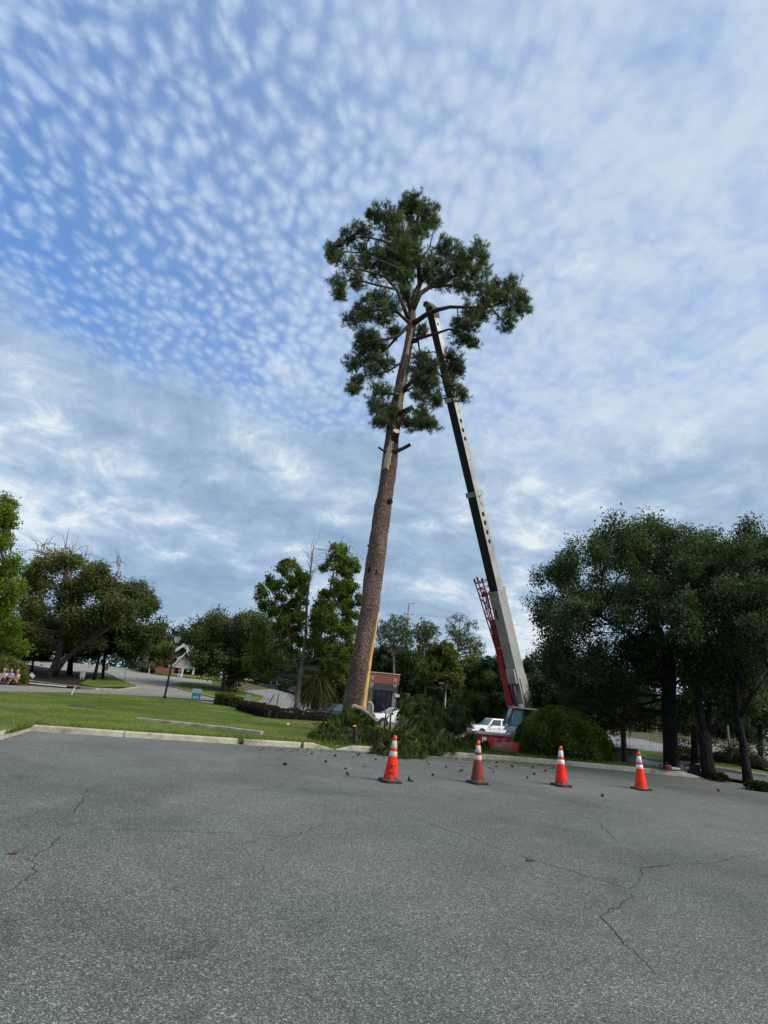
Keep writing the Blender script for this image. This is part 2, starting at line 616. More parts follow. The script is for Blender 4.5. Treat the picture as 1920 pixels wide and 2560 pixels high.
def tree(name, label, base, trunks, blobs, per, size, leafm, barkm, seed, cat='tree', group=None, limbs=True, twigs=1, clump=.5, flat=.85, sub=14, lr=.05, extra=None):
    """trunks: list of (path, radii); the first one stands on base"""
    g = np.random.default_rng(seed)
    base = np.asarray(base, float)
    t = empty(name, base, label=label, cat=cat, group=group)
    mb = MB()
    anchor = []
    for i, (path, rad) in enumerate(trunks):
        mb.tube([np.asarray(p) - base for p in path], rad, 10, rough=.12, seed=seed + i)
        for a, b in zip(path[:-1], path[1:]):
            for s in (0, .5):
                anchor.append(np.asarray(a) + (np.asarray(b) - np.asarray(a)) * s)
        anchor.append(np.asarray(path[-1]))
    if trunks:
        mb.build('trunk', barkm, t, smooth=True)
    anchor = np.array(anchor) if anchor else None
    if limbs and anchor is not None:
        mb = MB()
        for c, r in blobs:
            d = np.linalg.norm((anchor - c) * (1, 1, 1.0), axis=1) + np.maximum(0, anchor[:, 2] - c[2] + .3) * 2.0
            a = anchor[int(np.argmin(d))]
            L = np.linalg.norm(c - a)
            r0 = min(lr * (.35 + L * .09), lr * 1.3)
            path = limb_path(a, c, -.06 if c[2] > a[2] else .1, g)
            mb.tube([p - base for p in path], [r0, r0 * .8, r0 * .6, r0 * .42, r0 * .2], 5, cap=False)
            for q in range(twigs):
                e = c + unit(1, g)[0] * r * 1.05
                mb.tube([p - base for p in limb_path(path[3], e, .05, g, 3)], [r0 * .35, r0 * .25, r0 * .08], 4, cap=False)
        mb.build('limbs', barkm, t, smooth=True)
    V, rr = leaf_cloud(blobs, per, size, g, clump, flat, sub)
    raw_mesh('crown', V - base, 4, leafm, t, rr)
    return t


def needle_tufts(C, D, n, L, w, g, droop=.25, spread=1.0):
    """C: tuft centres, D: shoot directions; n needles in each, one thin triangle per needle"""
    m_ = len(C)
    d = norm(np.repeat(D, n, 0) * .55 + unit(m_ * n, g) * spread)
    d[:, 2] -= droop; d = norm(d)
    c = np.repeat(C, n, 0) + np.repeat(D, n, 0) * (g.random((m_ * n, 1)) - .5) * L * .9
    l = L * (.6 + .6 * g.random((m_ * n, 1)))
    side = norm(np.cross(d, unit(m_ * n, g))) * w
    V = np.stack([c - side, c + side, c + d * l], 1).reshape(-1, 3)
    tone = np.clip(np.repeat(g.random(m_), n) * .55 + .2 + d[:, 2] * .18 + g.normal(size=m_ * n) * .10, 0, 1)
    return V, tone

# ------------------------------------------------------------------ the setting
ASPH = make_asphalt('worn_asphalt', .172, .52, (.89, 1.0, .955), 96.0, .58, .8, (1.0, 1.0, .905))
ROADM = make_asphalt('pale_road', .31, .5, (1.02, .98, .92), 20.0, .2, .3, (1.05, 1.0, .88))
LOWM = make_asphalt('lower_lot_asphalt', .26, .45, (1.0, .97, .92), 20.0, .3)
PATHM = make_asphalt('path_asphalt', .13, .3, (1.0, .97, .93), 30.0, .3)
GRASSM = make_ground('lawn_grass', (.070, .118, .018), (.135, .175, .030), (.21, .195, .065), 16.0)
SOILM = make_ground('soil_and_straw', (.10, .085, .05), (.075, .085, .03), (.15, .11, .07), 9.0)
MULCHM = make_ground('dark_mulch', (.028, .022, .018), (.045, .03, .022), (.07, .04, .03), 22.0)
CONC = mat('concrete', (.47, .435, .345), .9, col2=(.33, .31, .25), scale=3.2, bump=.008, spec=.2, dirt=.75)
CONC2 = mat('stained_concrete', (.40, .37, .29), .9, col2=(.25, .235, .185), scale=4, bump=.006, spec=.2, dirt=.7)

gx = np.unique(np.concatenate([np.linspace(-900, -60, 16), np.arange(-60, 60.1, 1.5), np.linspace(60, 900, 16)]))
gy = np.unique(np.concatenate([np.linspace(-300, 0, 6), np.arange(0, 120.1, 1.5), np.linspace(120, 1600, 20)]))
X, Yg = np.meshgrid(gx, gy)
Zg = T(X, Yg) - .07
V = np.stack([X, Yg, Zg], -1).reshape(-1, 3)
nx, ny = len(gx), len(gy)
gm = MB(); gm.v = [tuple(map(float, p)) for p in V]
gm.f = [(j * nx + i, j * nx + i + 1, (j + 1) * nx + i + 1, (j + 1) * nx + i) for j in range(ny - 1) for i in range(nx - 1)]
gm.mi = [0] * len(gm.f)
tag(gm.build('ground', SOILM, smooth=True), kind='structure')

KERB = [(-5.6, 5.0), (-8.01, 13.25), (-8.68, 15.5), (-6.5, 16.15), (-3.4, 17.2), (-.9, 18.25), (.33, 18.7), (2.1, 19.35), (5.4, 20.35), (7.6, 20.62), (9.56, 20.68), (12.2, 20.72)]
lot = tag(sheet('parking_lot', [(a_ - .22, b_ + .12) if i_ < 3 else (a_ - .05, b_ + .22) for i_, (a_, b_) in enumerate(KERB)] + [(13.1, 20.1), (14.2, 18.9), (24, 16.5), (60, 10), (60, -60), (-60, -60), (-60, 0)], lambda x, y: 0.0, ASPH, 8.0), kind='structure')
# cracks in the lot: thin dark fissures
CRACK = mat('crack_dirt', (.040, .037, .033), .95, spec=.1)
for ci, pl in enumerate([
    [(195, 2075), (330, 2073), (450, 2078), (560, 2081), (640, 2085), (720, 2092), (740, 2088), (815, 2056)],
    [(0, 2238), (35, 2222), (88, 2180), (80, 2150), (110, 2128), (165, 2080)], [(60, 2143), (82, 2155)],
    [(165, 2045), (200, 2010), (225, 1965)],
    [(1020, 2037), (1080, 2062), (1190, 2098), (1300, 2140), (1430, 2178), (1575, 2222), (1598, 2205), (1605, 2180), (1600, 2168), (1690, 2160), (1790, 2158), (1830, 2145), (1920, 2132)],
    [(1575, 2222), (1585, 2240), (1510, 2285), (1505, 2300), (1550, 2350), (1620, 2420), (1650, 2450)],
    [(1490, 2050), (1515, 2075), (1542, 2105)],
    [(720, 2010), (840, 2012), (960, 2020), (1000, 2018)]]):
    g = np.random.default_rng(50 + ci)
    pts = [gd(x, y, .004) for x, y in pl]
    fine = []
    for a, b in zip(pts[:-1], pts[1:]):
        n = max(2, int(np.linalg.norm(b - a) / .09))
        for i in range(n):
            fine.append(a + (b - a) * i / n + np.array([*(g.normal(size=2) * .016), 0]))
    fine.append(pts[-1])
    vs = []; fs = []
    for i, p in enumerate(fine):
        t_ = norm((fine[min(i + 1, len(fine) - 1)] - fine[max(i - 1, 0)])[None])[0]
        w = (.002 + .0035 * g.random()) * min(1, .25 + i / 6, .25 + (len(fine) - 1 - i) / 6)
        s_ = np.array([-t_[1], t_[0], 0]) * w
        vs += [p - s_, p + s_]
        if i:
            fs.append((2 * i - 2, 2 * i, 2 * i + 1, 2 * i - 1))
    cm = MB(); cm.add(vs, fs)
    cm.build('crack', CRACK, lot)
# worn white paint at the left edge
pm = MB(); a = gd(-12, 1878, .004); b = gd(16, 1874, .004)
pm.add([a, b, b + (.02, .10, 0), a + (0, .10, 0)], [(0, 1, 2, 3)])
pm.build('paint_mark', mat('worn_paint', (.62, .62, .6), .8, var=.5, scale=30), lot)

# sandy grit washed up along the kerb
def grit(name, pts, n, c1, c2, sz, seed, parent):
    g = np.random.default_rng(seed)
    P = []
    for _ in range(n):
        i = g.integers(0, len(pts) - 1); t_ = g.random()
        p = np.array(pts[i]) * (1 - t_) + np.array(pts[i + 1]) * t_
        P.append((p[0] + g.normal() * .25, p[1] - abs(g.normal()) * .8, .006))
    P = np.array(P); n = len(P)
    a_ = g.random(n) * 6.28; s_ = sz * (.4 + g.random(n))
    e = np.stack([np.cos(a_), np.sin(a_), np.zeros(n)], 1) * s_[:, None]; f_ = np.stack([-np.sin(a_), np.cos(a_), np.zeros(n)], 1) * s_[:, None] * .6
    up = np.array([0, 0, 1.0]) * s_[:, None] * .5
    V = np.stack([P - e, P + f_ + up, P + e, P - f_ + up * .4], 1).reshape(-1, 3)
    return tag(raw_mesh(name, V, 4, foliage(name + '_colour', c1, c2, c2, 0.0), parent, g.random(n)), kind='stuff')


grit('sawdust_and_grit', [(.5, 18.7), (2.1, 19.3), (5.4, 20.2), (7.6, 20.5)], 7000, (.20, .175, .10), (.36, .32, .20), .018, 3, lot)
grit('pine_litter', [(-3, 17.2), (-.9, 18.2), (2.1, 19.3), (5.4, 20.2), (9, 20.5)], 420, (.05, .035, .02), (.13, .085, .04), .03, 4, lot)

# kerb stones: each cast piece on its own, with the gaps and the sloping ends the photograph shows
kerb = empty('kerb', (0, 0, 0)); tag(kerb, kind='structure')
KP = [np.array(p) for p in KERB]
seg = [np.linalg.norm(b - a) for a, b in zip(KP[:-1], KP[1:])]
cum = np.concatenate([[0], np.cumsum(seg)])


def kp(s):
    i = int(np.clip(np.searchsorted(cum, s) - 1, 0, len(seg) - 1))
    t_ = (s - cum[i]) / seg[i]
    return KP[i] + (KP[i + 1] - KP[i]) * t_


def ks(px, py):                                 # place along the kerb nearest to a pixel
    p = gd(px, py)[:2]
    ss_ = np.linspace(0, cum[-1], 900)
    return float(ss_[np.argmin([np.linalg.norm(kp(s) - p) for s in ss_])])


def kerb_stone(s0, s1, h=.15, w=.17, e0=0.0, e1=0.0, mt=CONC):
    n = max(2, int((s1 - s0) / .5))
    extra = [s0 + e0] if e0 else []
    extra += [s1 - e1] if e1 else []
    st = sorted(set([s0 + (s1 - s0) * i / n for i in range(n + 1)] + extra + [c for c in cum if s0 < c < s1]))
    rings = []
    for s in st:
        p = kp(s); t_ = kp(min(s + .05, cum[-1])) - kp(max(s - .05, 0)); t_ /= np.linalg.norm(t_)
        no = np.array([-t_[1], t_[0]])
        hh = h
        if e0: hh = min(hh, .012 + (h - .012) * min(1, (s - s0) / e0))
        if e1: hh = min(hh, .012 + (h - .012) * min(1, (s1 - s) / e1))
        b_ = min(.03, hh * .4)
        prof = [(-.01, -.06), (0, hh - b_), (b_ * .4, hh - b_ * .35), (b_ * 1.2, hh), (w - b_, hh), (w, hh - b_), (w, -.06)]
        rings.append([(p[0] + no[0] * a, p[1] + no[1] * a, z) for a, z in prof])
    m_ = MB(); k_ = 7
    fs = []
    for i in range(len(rings) - 1):
        for j in range(k_):
            a_, b2 = i * k_ + j, i * k_ + (j + 1) % k_
            fs.append((a_, a_ + k_, b2 + k_, b2))
    fs.append(tuple(range(k_))); fs.append(tuple((len(rings) - 1) * k_ + j for j in range(k_))[::-1])
    m_.add([p for r_ in rings for p in r_], fs)
    return m_.build('kerb_stone', mt, kerb)


j1, j2, j3, j4, j5 = ks(309, 1842), ks(604, 1862), ks(750, 1868), ks(832, 1873), ks(925, 1880)
j6, j7, j8, j9, j10 = ks(1075, 1890), ks(1190, 1896), ks(1290, 1903), ks(1448, 1917), ks(1655, 1937)
g_ = .012
kerb_stone(.2, cum[1] - g_); kerb_stone(cum[1] + g_, cum[2] - .003)
kerb_stone(cum[2] + .003, j1 - g_); kerb_stone(j1 + g_, j2 - .10); kerb_stone(j2 + .07, j3 - .05)
kerb_stone(j3 + .05, j4, e1=.65); kerb_stone(j4 + .1, j5, e0=.55); kerb_stone(j5 + g_, j6 - g_)
kerb_stone(j6 + g_, j7, mt=CONC); kerb_stone(j7 + g_, j8, mt=CONC2); kerb_stone(j8 + g_, j9)
kerb_stone(j9 + g_, j10); kerb_stone(j10 + g_, cum[-1], e1=.8)

lawn_poly = [(-5.75, 5), (-8.17, 13.3), (-8.82, 15.62), (-6.55, 16.33), (-3.45, 17.38), (-.97, 18.42), (.25, 18.87), (2.0, 19.52), (5.35, 20.52), (7.6, 20.8), (9.5, 20.86),
             (11.0, 20.9), (10.9, 22.2), (9.9, 23.6), (8.6, 25.6), (6.5, 27), (4.5, 30), (2, 34), (-2, 34.8), (-5.4, 36.5), (-8.3, 39.3)]
back = [gt(x, y)[:2] for x, y in ((560, 1757), (478, 1751), (409, 1746), (280, 1739), (154, 1735), (0, 1734))]
lawn_poly += [tuple(p) for p in back] + [(-24, 30), (-40, 26), (-40, 5)]
lawn = tag(sheet('lawn', lawn_poly, lambda x, y: float(T(x, y)) + .115, GRASSM, 1.6, skirt=.2), kind='structure')
lowpoly = [(-13, 53), (-8.2, 39.6), (-5.2, 37.0), (-2, 35.4), (2.3, 34.5), (5, 30.6), (7, 27.6), (9, 26.2), (10.5, 23.9), (11.2, 22.5), (16, 30), (26, 42), (34, 70), (20, 105), (-14, 105), (-16, 70)]
tag(sheet('lower_lot', lowpoly, lambda x, y: float(T(x, y)) + .03, LOWM, 2.0), kind='structure')
rp = [(-30, 1735), (154, 1736), (409, 1747), (478, 1752), (560, 1758), (556, 1752), (478, 1731), (424, 1714), (455, 1706), (530, 1710), (530, 1702), (386, 1687), (328, 1675), (270, 1664), (200, 1656), (200, 1663), (270, 1683), (293, 1696), (343, 1717), (330, 1724), (235, 1727), (100, 1718), (-30, 1712)]
tag(sheet('road', [gt(*p)[:2] for p in rp], lambda x, y: float(T(x, y)) + .045, ROADM, 2.0), kind='structure')
rp2 = [(20, 1648), (120, 1658), (205, 1660), (275, 1683), (288, 1690), (160, 1677), (110, 1669), (40, 1658)]
tag(sheet('cross_road', [gt(*p)[:2] for p in rp2], lambda x, y: float(T(x, y)) + .05, ROADM, 2.0), kind='structure')
isl = [(-30, 1706), (60, 1708), (160, 1718), (235, 1723), (330, 1721), (341, 1717), (292, 1697), (268, 1684), (160, 1679), (110, 1671), (60, 1664), (-30, 1655)]
tag(sheet('planting_island', [gt(*p)[:2] for p in isl], lambda x, y: float(T(x, y)) + .09, MULCHM, 2.0), kind='structure')
isg = [(235, 1721), (328, 1719.5), (339, 1716), (292, 1699), (268, 1687), (225, 1697), (200, 1712)]
tag(sheet('island_grass', [gt(*p)[:2] for p in isg], lambda x, y: float(T(x, y)) + .12, GRASSM, 2.0), kind='structure')
vg = [(426, 1713), (456, 1708), (530, 1712), (600, 1730), (660, 1742), (640, 1757), (560, 1750), (480, 1730)]
tag(sheet('verge', [gt(*p)[:2] for p in vg], lambda x, y: float(T(x, y)) + .10, GRASSM, 2.0), kind='structure')
fv = [(260, 1661), (330, 1673), (388, 1685), (530, 1700), (640, 1708), (640, 1690), (380, 1668), (300, 1655)]
tag(sheet('far_verge', [gt(*p)[:2] for p in fv], lambda x, y: float(T(x, y)) + .06, GRASSM, 3.0), kind='structure')
tag(sheet('path', [(11.4, 22.3), (12.4, 20.95), (13.3, 20.3), (14.4, 19.2), (24, 17), (40, 24), (40, 33), (26, 30), (18, 27.6), (13.6, 29.5), (12, 31), (10.6, 26)], lambda x, y: float(T(x, y)) + .052, PATHM, 2.0), kind='structure')
tag(sheet('grass_strip', [gt(x, y)[:2] for x, y in ((1545, 1886), (1570, 1876), (1680, 1888), (1780, 1900), (1860, 1925), (1920, 1935), (1920, 1945), (1850, 1936), (1740, 1914), (1640, 1902))], lambda x, y: float(T(x, y)) + .13, GRASSM, 1.5), kind='structure')
tag(sheet('mulch_strip', [(11.6, 20.95), (12.5, 20.75), (13.15, 20.15), (14.2, 19.0), (24, 16.6), (24.5, 17.1), (14.6, 19.7), (13.4, 20.9), (12.6, 21.4), (11.4, 21.3)], lambda x, y: float(T(x, y)) + .075, MULCHM, 1.0), kind='structure')
tag(sheet('far_lot', [gt(x, y)[:2] for x, y in ((1690, 1850), (1920, 1868), (1990, 1880), (1990, 1940), (1915, 1925), (1850, 1908), (1760, 1882), (1690, 1862))], lambda x, y: float(T(x, y)) + .06, ROADM, 3.0), kind='structure')

DIRT = make_ground('bare_dirt', (.17, .135, .075), (.13, .12, .05), (.22, .18, .10), 14.0)
for bx_, by_, rx_, ry_ in ((-8.9, 16.9, .75, .5), (-12.6, 21.5, 1.0, .5), (-5.2, 21.9, .9, .35), (-2.4, 19.6, 1.1, .5)):
    gq = np.random.default_rng(int(bx_ * 10) + 400)
    sheet('dirt_patch', [(bx_ + rx_ * math.cos(a_) * gq.uniform(.6, 1.25), by_ + ry_ * math.sin(a_) * gq.uniform(.6, 1.25)) for a_ in np.linspace(0, 6.28, 17)[:-1]], lambda x, y: float(T(x, y)) + .122, DIRT, 1.0, parent=lawn)
# short edging wall lying in the grass, and pale kerbs of the far drive
def strip(name, label, cat, px, z0, w, h, mt, kind=None, group=None):
    pts = [gt(x, y, z0) for x, y in px]
    o = pts[0].copy(); m_ = MB(); L = len(pts)
    for a_, b_ in zip(pts[:-1], pts[1:]):
        t_ = norm((b_ - a_)[None])[0]; s_ = norm(np.cross((0, 0, 1.0), t_)[None])[0] * w / 2
        q = [a_ - s_, b_ - s_, b_ + s_, a_ + s_]
        m_.hexa([p - o - (0, 0, .1) for p in q] + [p - o + (0, 0, h) for p in q])
    ob = m_.build(name, mt, bevel=.02); ob.location = Vector(o)
    return tag(ob, label, cat, group, kind)


strip('concrete_edging', 'low weathered concrete edging strip half sunk in the lawn', 'edging', [(341, 1801), (450, 1812), (560, 1824), (655, 1836)], .11, .20, .10, CONC2)
strip('sidewalk', None, None, [(500, 1753), (560, 1763), (610, 1770)], .11, .7, .03, CONC, 'structure')
strip('island_kerb', None, None, [(30, 1697), (80, 1706), (150, 1715), (235, 1724), (300, 1727), (343, 1720)], .0, .35, .16, CONC2, 'structure')
strip('verge_kerb', None, None, [(424, 1714), (450, 1724), (480, 1732), (560, 1752)], .0, .2, .16, CONC2, 'structure')
strip('strip_kerb', None, None, [(1500, 1872), (1560, 1888), (1640, 1903), (1740, 1915), (1850, 1938), (1920, 1947)], .0, .2, .17, CONC, 'structure')

# blades of grass: on the lawn and in the joints of the kerb
g = np.random.default_rng(11)
def blades(n, sampler, h0, h1, w):
    P = sampler(n); n = len(P)
    a_ = g.random(n) * 6.283; h = (h0 + (h1 - h0) * g.random(n) ** 2)[:, None]
    s_ = np.stack([np.cos(a_), np.sin(a_), np.zeros(n)], 1) * w
    lean = np.stack([g.normal(size=n), g.normal(size=n), np.zeros(n)], 1) * h * .35
    return np.stack([P - s_, P + s_, P + lean + np.array([0, 0, 1.0]) * h], 1).reshape(-1, 3)


def lawn_pts(n):
    Pn = np.stack([g.uniform(-26, 10, n), 15.4 + 26 * g.random(n) ** 1.7], 1)
    lp = [tuple(p) for p in lawn_poly]
    ok = np.array([in_poly(p, lp) for p in Pn])
    Pn = Pn[ok]
    return np.column_stack([Pn, T(Pn[:, 0], Pn[:, 1]) + .11])


def kerb_pts(n):
    s_ = g.uniform(cum[1], cum[-2], n)
    q = np.array([kp(v) for v in s_]); d = np.abs(g.normal(size=n)) * .3 + .17
    return np.column_stack([q[:, 0] - .25 * d, q[:, 1] + d, np.full(n, .105)])


Vb = np.concatenate([blades(26000, lawn_pts, .03, .11, .010), blades(9000, kerb_pts, .04, .20, .008)])
tag(raw_mesh('grass_blades', Vb, 3, foliage('grass_blade', (.05, .095, .014), (.12, .165, .026), (.25, .245, .08), .3), None, g.random(len(Vb) // 3)), 'short green grass growing over the lawn behind the kerb', 'grass', kind='stuff')

# ------------------------------------------------------------------ the struck pine
PBARK = bark('pine_bark', (.125, .080, .066), (.265, .178, .135), (.05, .034, .03), (11, 11, 5.0), .04, .14)
PLIMB = mat('pine_limb_bark', (.066, .052, .044), .9, var=.5, scale=9, bump=.01, spec=.1)
SPLIT = mat('split_wood', (.62, .33, .09), .75, col2=(.72, .50, .22), scale=4, stretch=(6, 6, .6), bump=.01, spec=.2)
PALE = mat('stripped_wood', (.50, .36, .25), .8, col2=(.30, .21, .15), scale=4, stretch=(5, 5, .5), bump=.008, spec=.2)
CUTW = mat('cut_wood', (.78, .56, .32), .8, col2=(.66, .42, .22), scale=14, spec=.2)
KNOT = mat('charred_knot', (.018, .014, .012), .9, spec=.1)
NEED = foliage('pine_needles', (.032, .050, .024), (.098, .124, .062), (.26, .27, .155), .36)
NEED2 = foliage('cut_pine_needles', (.030, .054, .014), (.105, .145, .036), (.26, .28, .09), .34)

PINE_B = np.array([-.50, 24.0, .06])
trk = [(886, 1838, 68), (887, 1790, 63), (889, 1750, 59), (897, 1700, 54), (905, 1647, 49), (917, 1570, 47.5), (928, 1493, 46.5), (937, 1425, 46), (944, 1372, 47), (946, 1348, 45), (953, 1300, 42),
       (958, 1262, 42), (963, 1235, 40), (969, 1195, 38), (976, 1130, 37), (985, 1065, 32.5), (990, 1030, 31), (996, 990, 28), (1004, 950, 26), (1010, 915, 23.5), (1017, 880, 21.5), (1024, 845, 21), (1029, 815, 22), (1030, 780, 18)]
tp = []; tr = []
for i, (x, y, w) in enumerate(trk):
    p = at(x, y, 24.0 + .5 * i / len(trk)); tp.append(p); tr.append(px2m(w, p) / 2)
tp[0] = np.array([tp[0][0], 24.0, .03])
pine = empty('pine_tree', PINE_B, label='tall lightning-split pine with high crown and bare lower trunk, beside the crane boom', cat='tree')


def tpath(s):                                   # centre and radius at fraction s of the trunk
    s = np.clip(s, 0, 1) * (len(tp) - 1); i = min(int(s), len(tp) - 2); f_ = s - i
    return tp[i] + (tp[i + 1] - tp[i]) * f_, tr[i] + (tr[i + 1] - tr[i]) * f_


def tz(z):                                      # the same, by height
    zs = [p[2] for p in tp]; i = int(np.clip(np.searchsorted(zs, z) - 1, 0, len(zs) - 2)); f_ = np.clip((z - zs[i]) / (zs[i + 1] - zs[i]), 0, 1)
    return tp[i] + (tp[i + 1] - tp[i]) * f_, tr[i] + (tr[i + 1] - tr[i]) * f_


g = np.random.default_rng(21)
NR, NS = 150, 36
ph = g.random(12) * 6.28
rings = []
for i in range(NR):
    s = i / (NR - 1); c, r = tpath(s)
    ring = []
    for k in range(NS):
        a = 2 * math.pi * k / NS
        lump = .045 * math.sin(3 * a + ph[0] + c[2] * .8) + .03 * math.sin(5 * a + ph[1] - c[2] * 1.7) + .028 * math.sin(2 * a + ph[2] + c[2] * 2.3) + .085 * (g.random() - .5)
        flare = .30 * math.exp(-max(c[2], 0) / .5) * (.6 + .4 * math.sin(4 * a + 1))
        rr_ = r * (1 + lump + flare)
        ring.append((c[0] + rr_ * math.cos(a) - PINE_B[0], c[1] + rr_ * math.sin(a) - PINE_B[1], c[2] - PINE_B[2]))
    rings.append(ring)
mb = MB()
mb.add([p for r_ in rings for p in r_], [(i * NS + k, i * NS + (k + 1) % NS, (i + 1) * NS + (k + 1) % NS, (i + 1) * NS + k) for i in range(NR - 1) for k in range(NS)])
mb.build('trunk', PBARK, pine, smooth=True)


def patch(name, z0, z1, a0, a1, mt, proud=.03, seed=0, jag=.12, n=26):
    """a strip on the trunk's face between heights z0 and z1; a0/a1: (angle, half width in degrees) at its foot and head"""
    g = np.random.default_rng(seed); m_ = MB(); rows = []; K = 6
    for i in range(n):
        f_ = i / (n - 1); z = z0 + (z1 - z0) * f_
        c, r = tz(z)
        ac = a0[0] + (a1[0] - a0[0]) * f_; hw = a0[1] + (a1[1] - a0[1]) * f_
        hw *= 1 + jag * 2 * (g.random() - .5)
        ac += (g.random() - .5) * jag * 14
        for k in range(K):
            a = R(ac + hw * (2 * k / (K - 1) - 1))
            pr_ = r * 1.035 + (proud if 0 < k < K - 1 else -.06) * (1 if 0 < i < n - 1 else -1) + .012 * (g.random() - .5)
            rows.append((c[0] + pr_ * math.cos(a) - PINE_B[0], c[1] + pr_ * math.sin(a) - PINE_B[1], z - PINE_B[2]))
    m_.add(rows, [(i * K + k, i * K + k + 1, (i + 1) * K + k + 1, (i + 1) * K + k) for i in range(n - 1) for k in range(K - 1)])
    return m_.build(name, mt, pine)


patch('split_scar', .25, 5.3, (-48, 19), (-24, 6), SPLIT, .04, 1, .16)
patch('split_scar', 14.5, 18.2, (-52, 17), (-38, 10), SPLIT, .025, 2, .35)
patch('bark_flake', 12.0, 14.5, (-115, 30), (-78, 20), PALE, .05, 3, .35)
patch('bark_flake', 15.4, 18.4, (-70, 22), (-55, 14), PALE, .03, 4, .3)
patch('bark_flake', 18.7, 20.6, (-80, 34), (-70, 26), PALE, .03, 5, .3)
# knots and cut limb stubs on the bare trunk
def stub(px, py, L, r, dx, dz, dy=-.75, end=CUTW, nm='limb_stub', body=PLIMB):
    z = at(px, py, 24.2)[2]; c, rr_ = tz(z)
    q = at(px, py, 24.2); a = np.array([q[0] - c[0], -math.sqrt(max(rr_ ** 2 - min((q[0] - c[0]) ** 2, rr_ ** 2), .0)), 0])
    p0 = c + a * .8; d = norm(np.array([[dx, dy, dz]]))[0]
    m_ = MB(); m_.tube([p0 - PINE_B, p0 + d * L * .5 - PINE_B, p0 + d * L - PINE_B], [r * 1.35, r * 1.05, r], 12, rough=.12, seed=int(px))
    o_ = m_.build(nm, body, pine, smooth=False)
    if end is not None:
        m_ = MB(); m_.tube([p0 + d * (L - .004) - PINE_B, p0 + d * (L + .012) - PINE_B], [r * .93, r * .93], 14)
        m_.build('cut_face', end, o_)
    return o_


stub(986, 1103, .55, .17, .12, .35)              # the two sawn limbs
stub(1003, 1047, .45, .14, .35, .42)
stub(990, 1000, .30, .11, -.1, .6)
stub(974, 1258, .18, .12, .55, -.05, end=None, nm='knot', body=KNOT)
stub(931, 1433, .05, .19, -.1, .0, end=None, nm='knot', body=KNOT)
stub(939, 1362, .05, .10, -.05, .1, end=None, nm='knot')
stub(921, 1366, .14, .05, -.8, .2, -.2, end=None, nm='knot')


def ptube(m_, pts, r0, r1, n=7, seed=0):
    """limb through photograph points (zoomed crown coordinates x, y and own distance Y)"""
    P = [at(760 + x * .3617, 460 + y * .3617, Y_) - PINE_B for x, y, Y_ in pts]
    k_ = len(P)
    m_.tube(P, [r0 + (r1 - r0) * (i / (k_ - 1)) ** .8 for i in range(k_)], n, rough=.15, seed=seed)
    return [p + PINE_B for p in P]


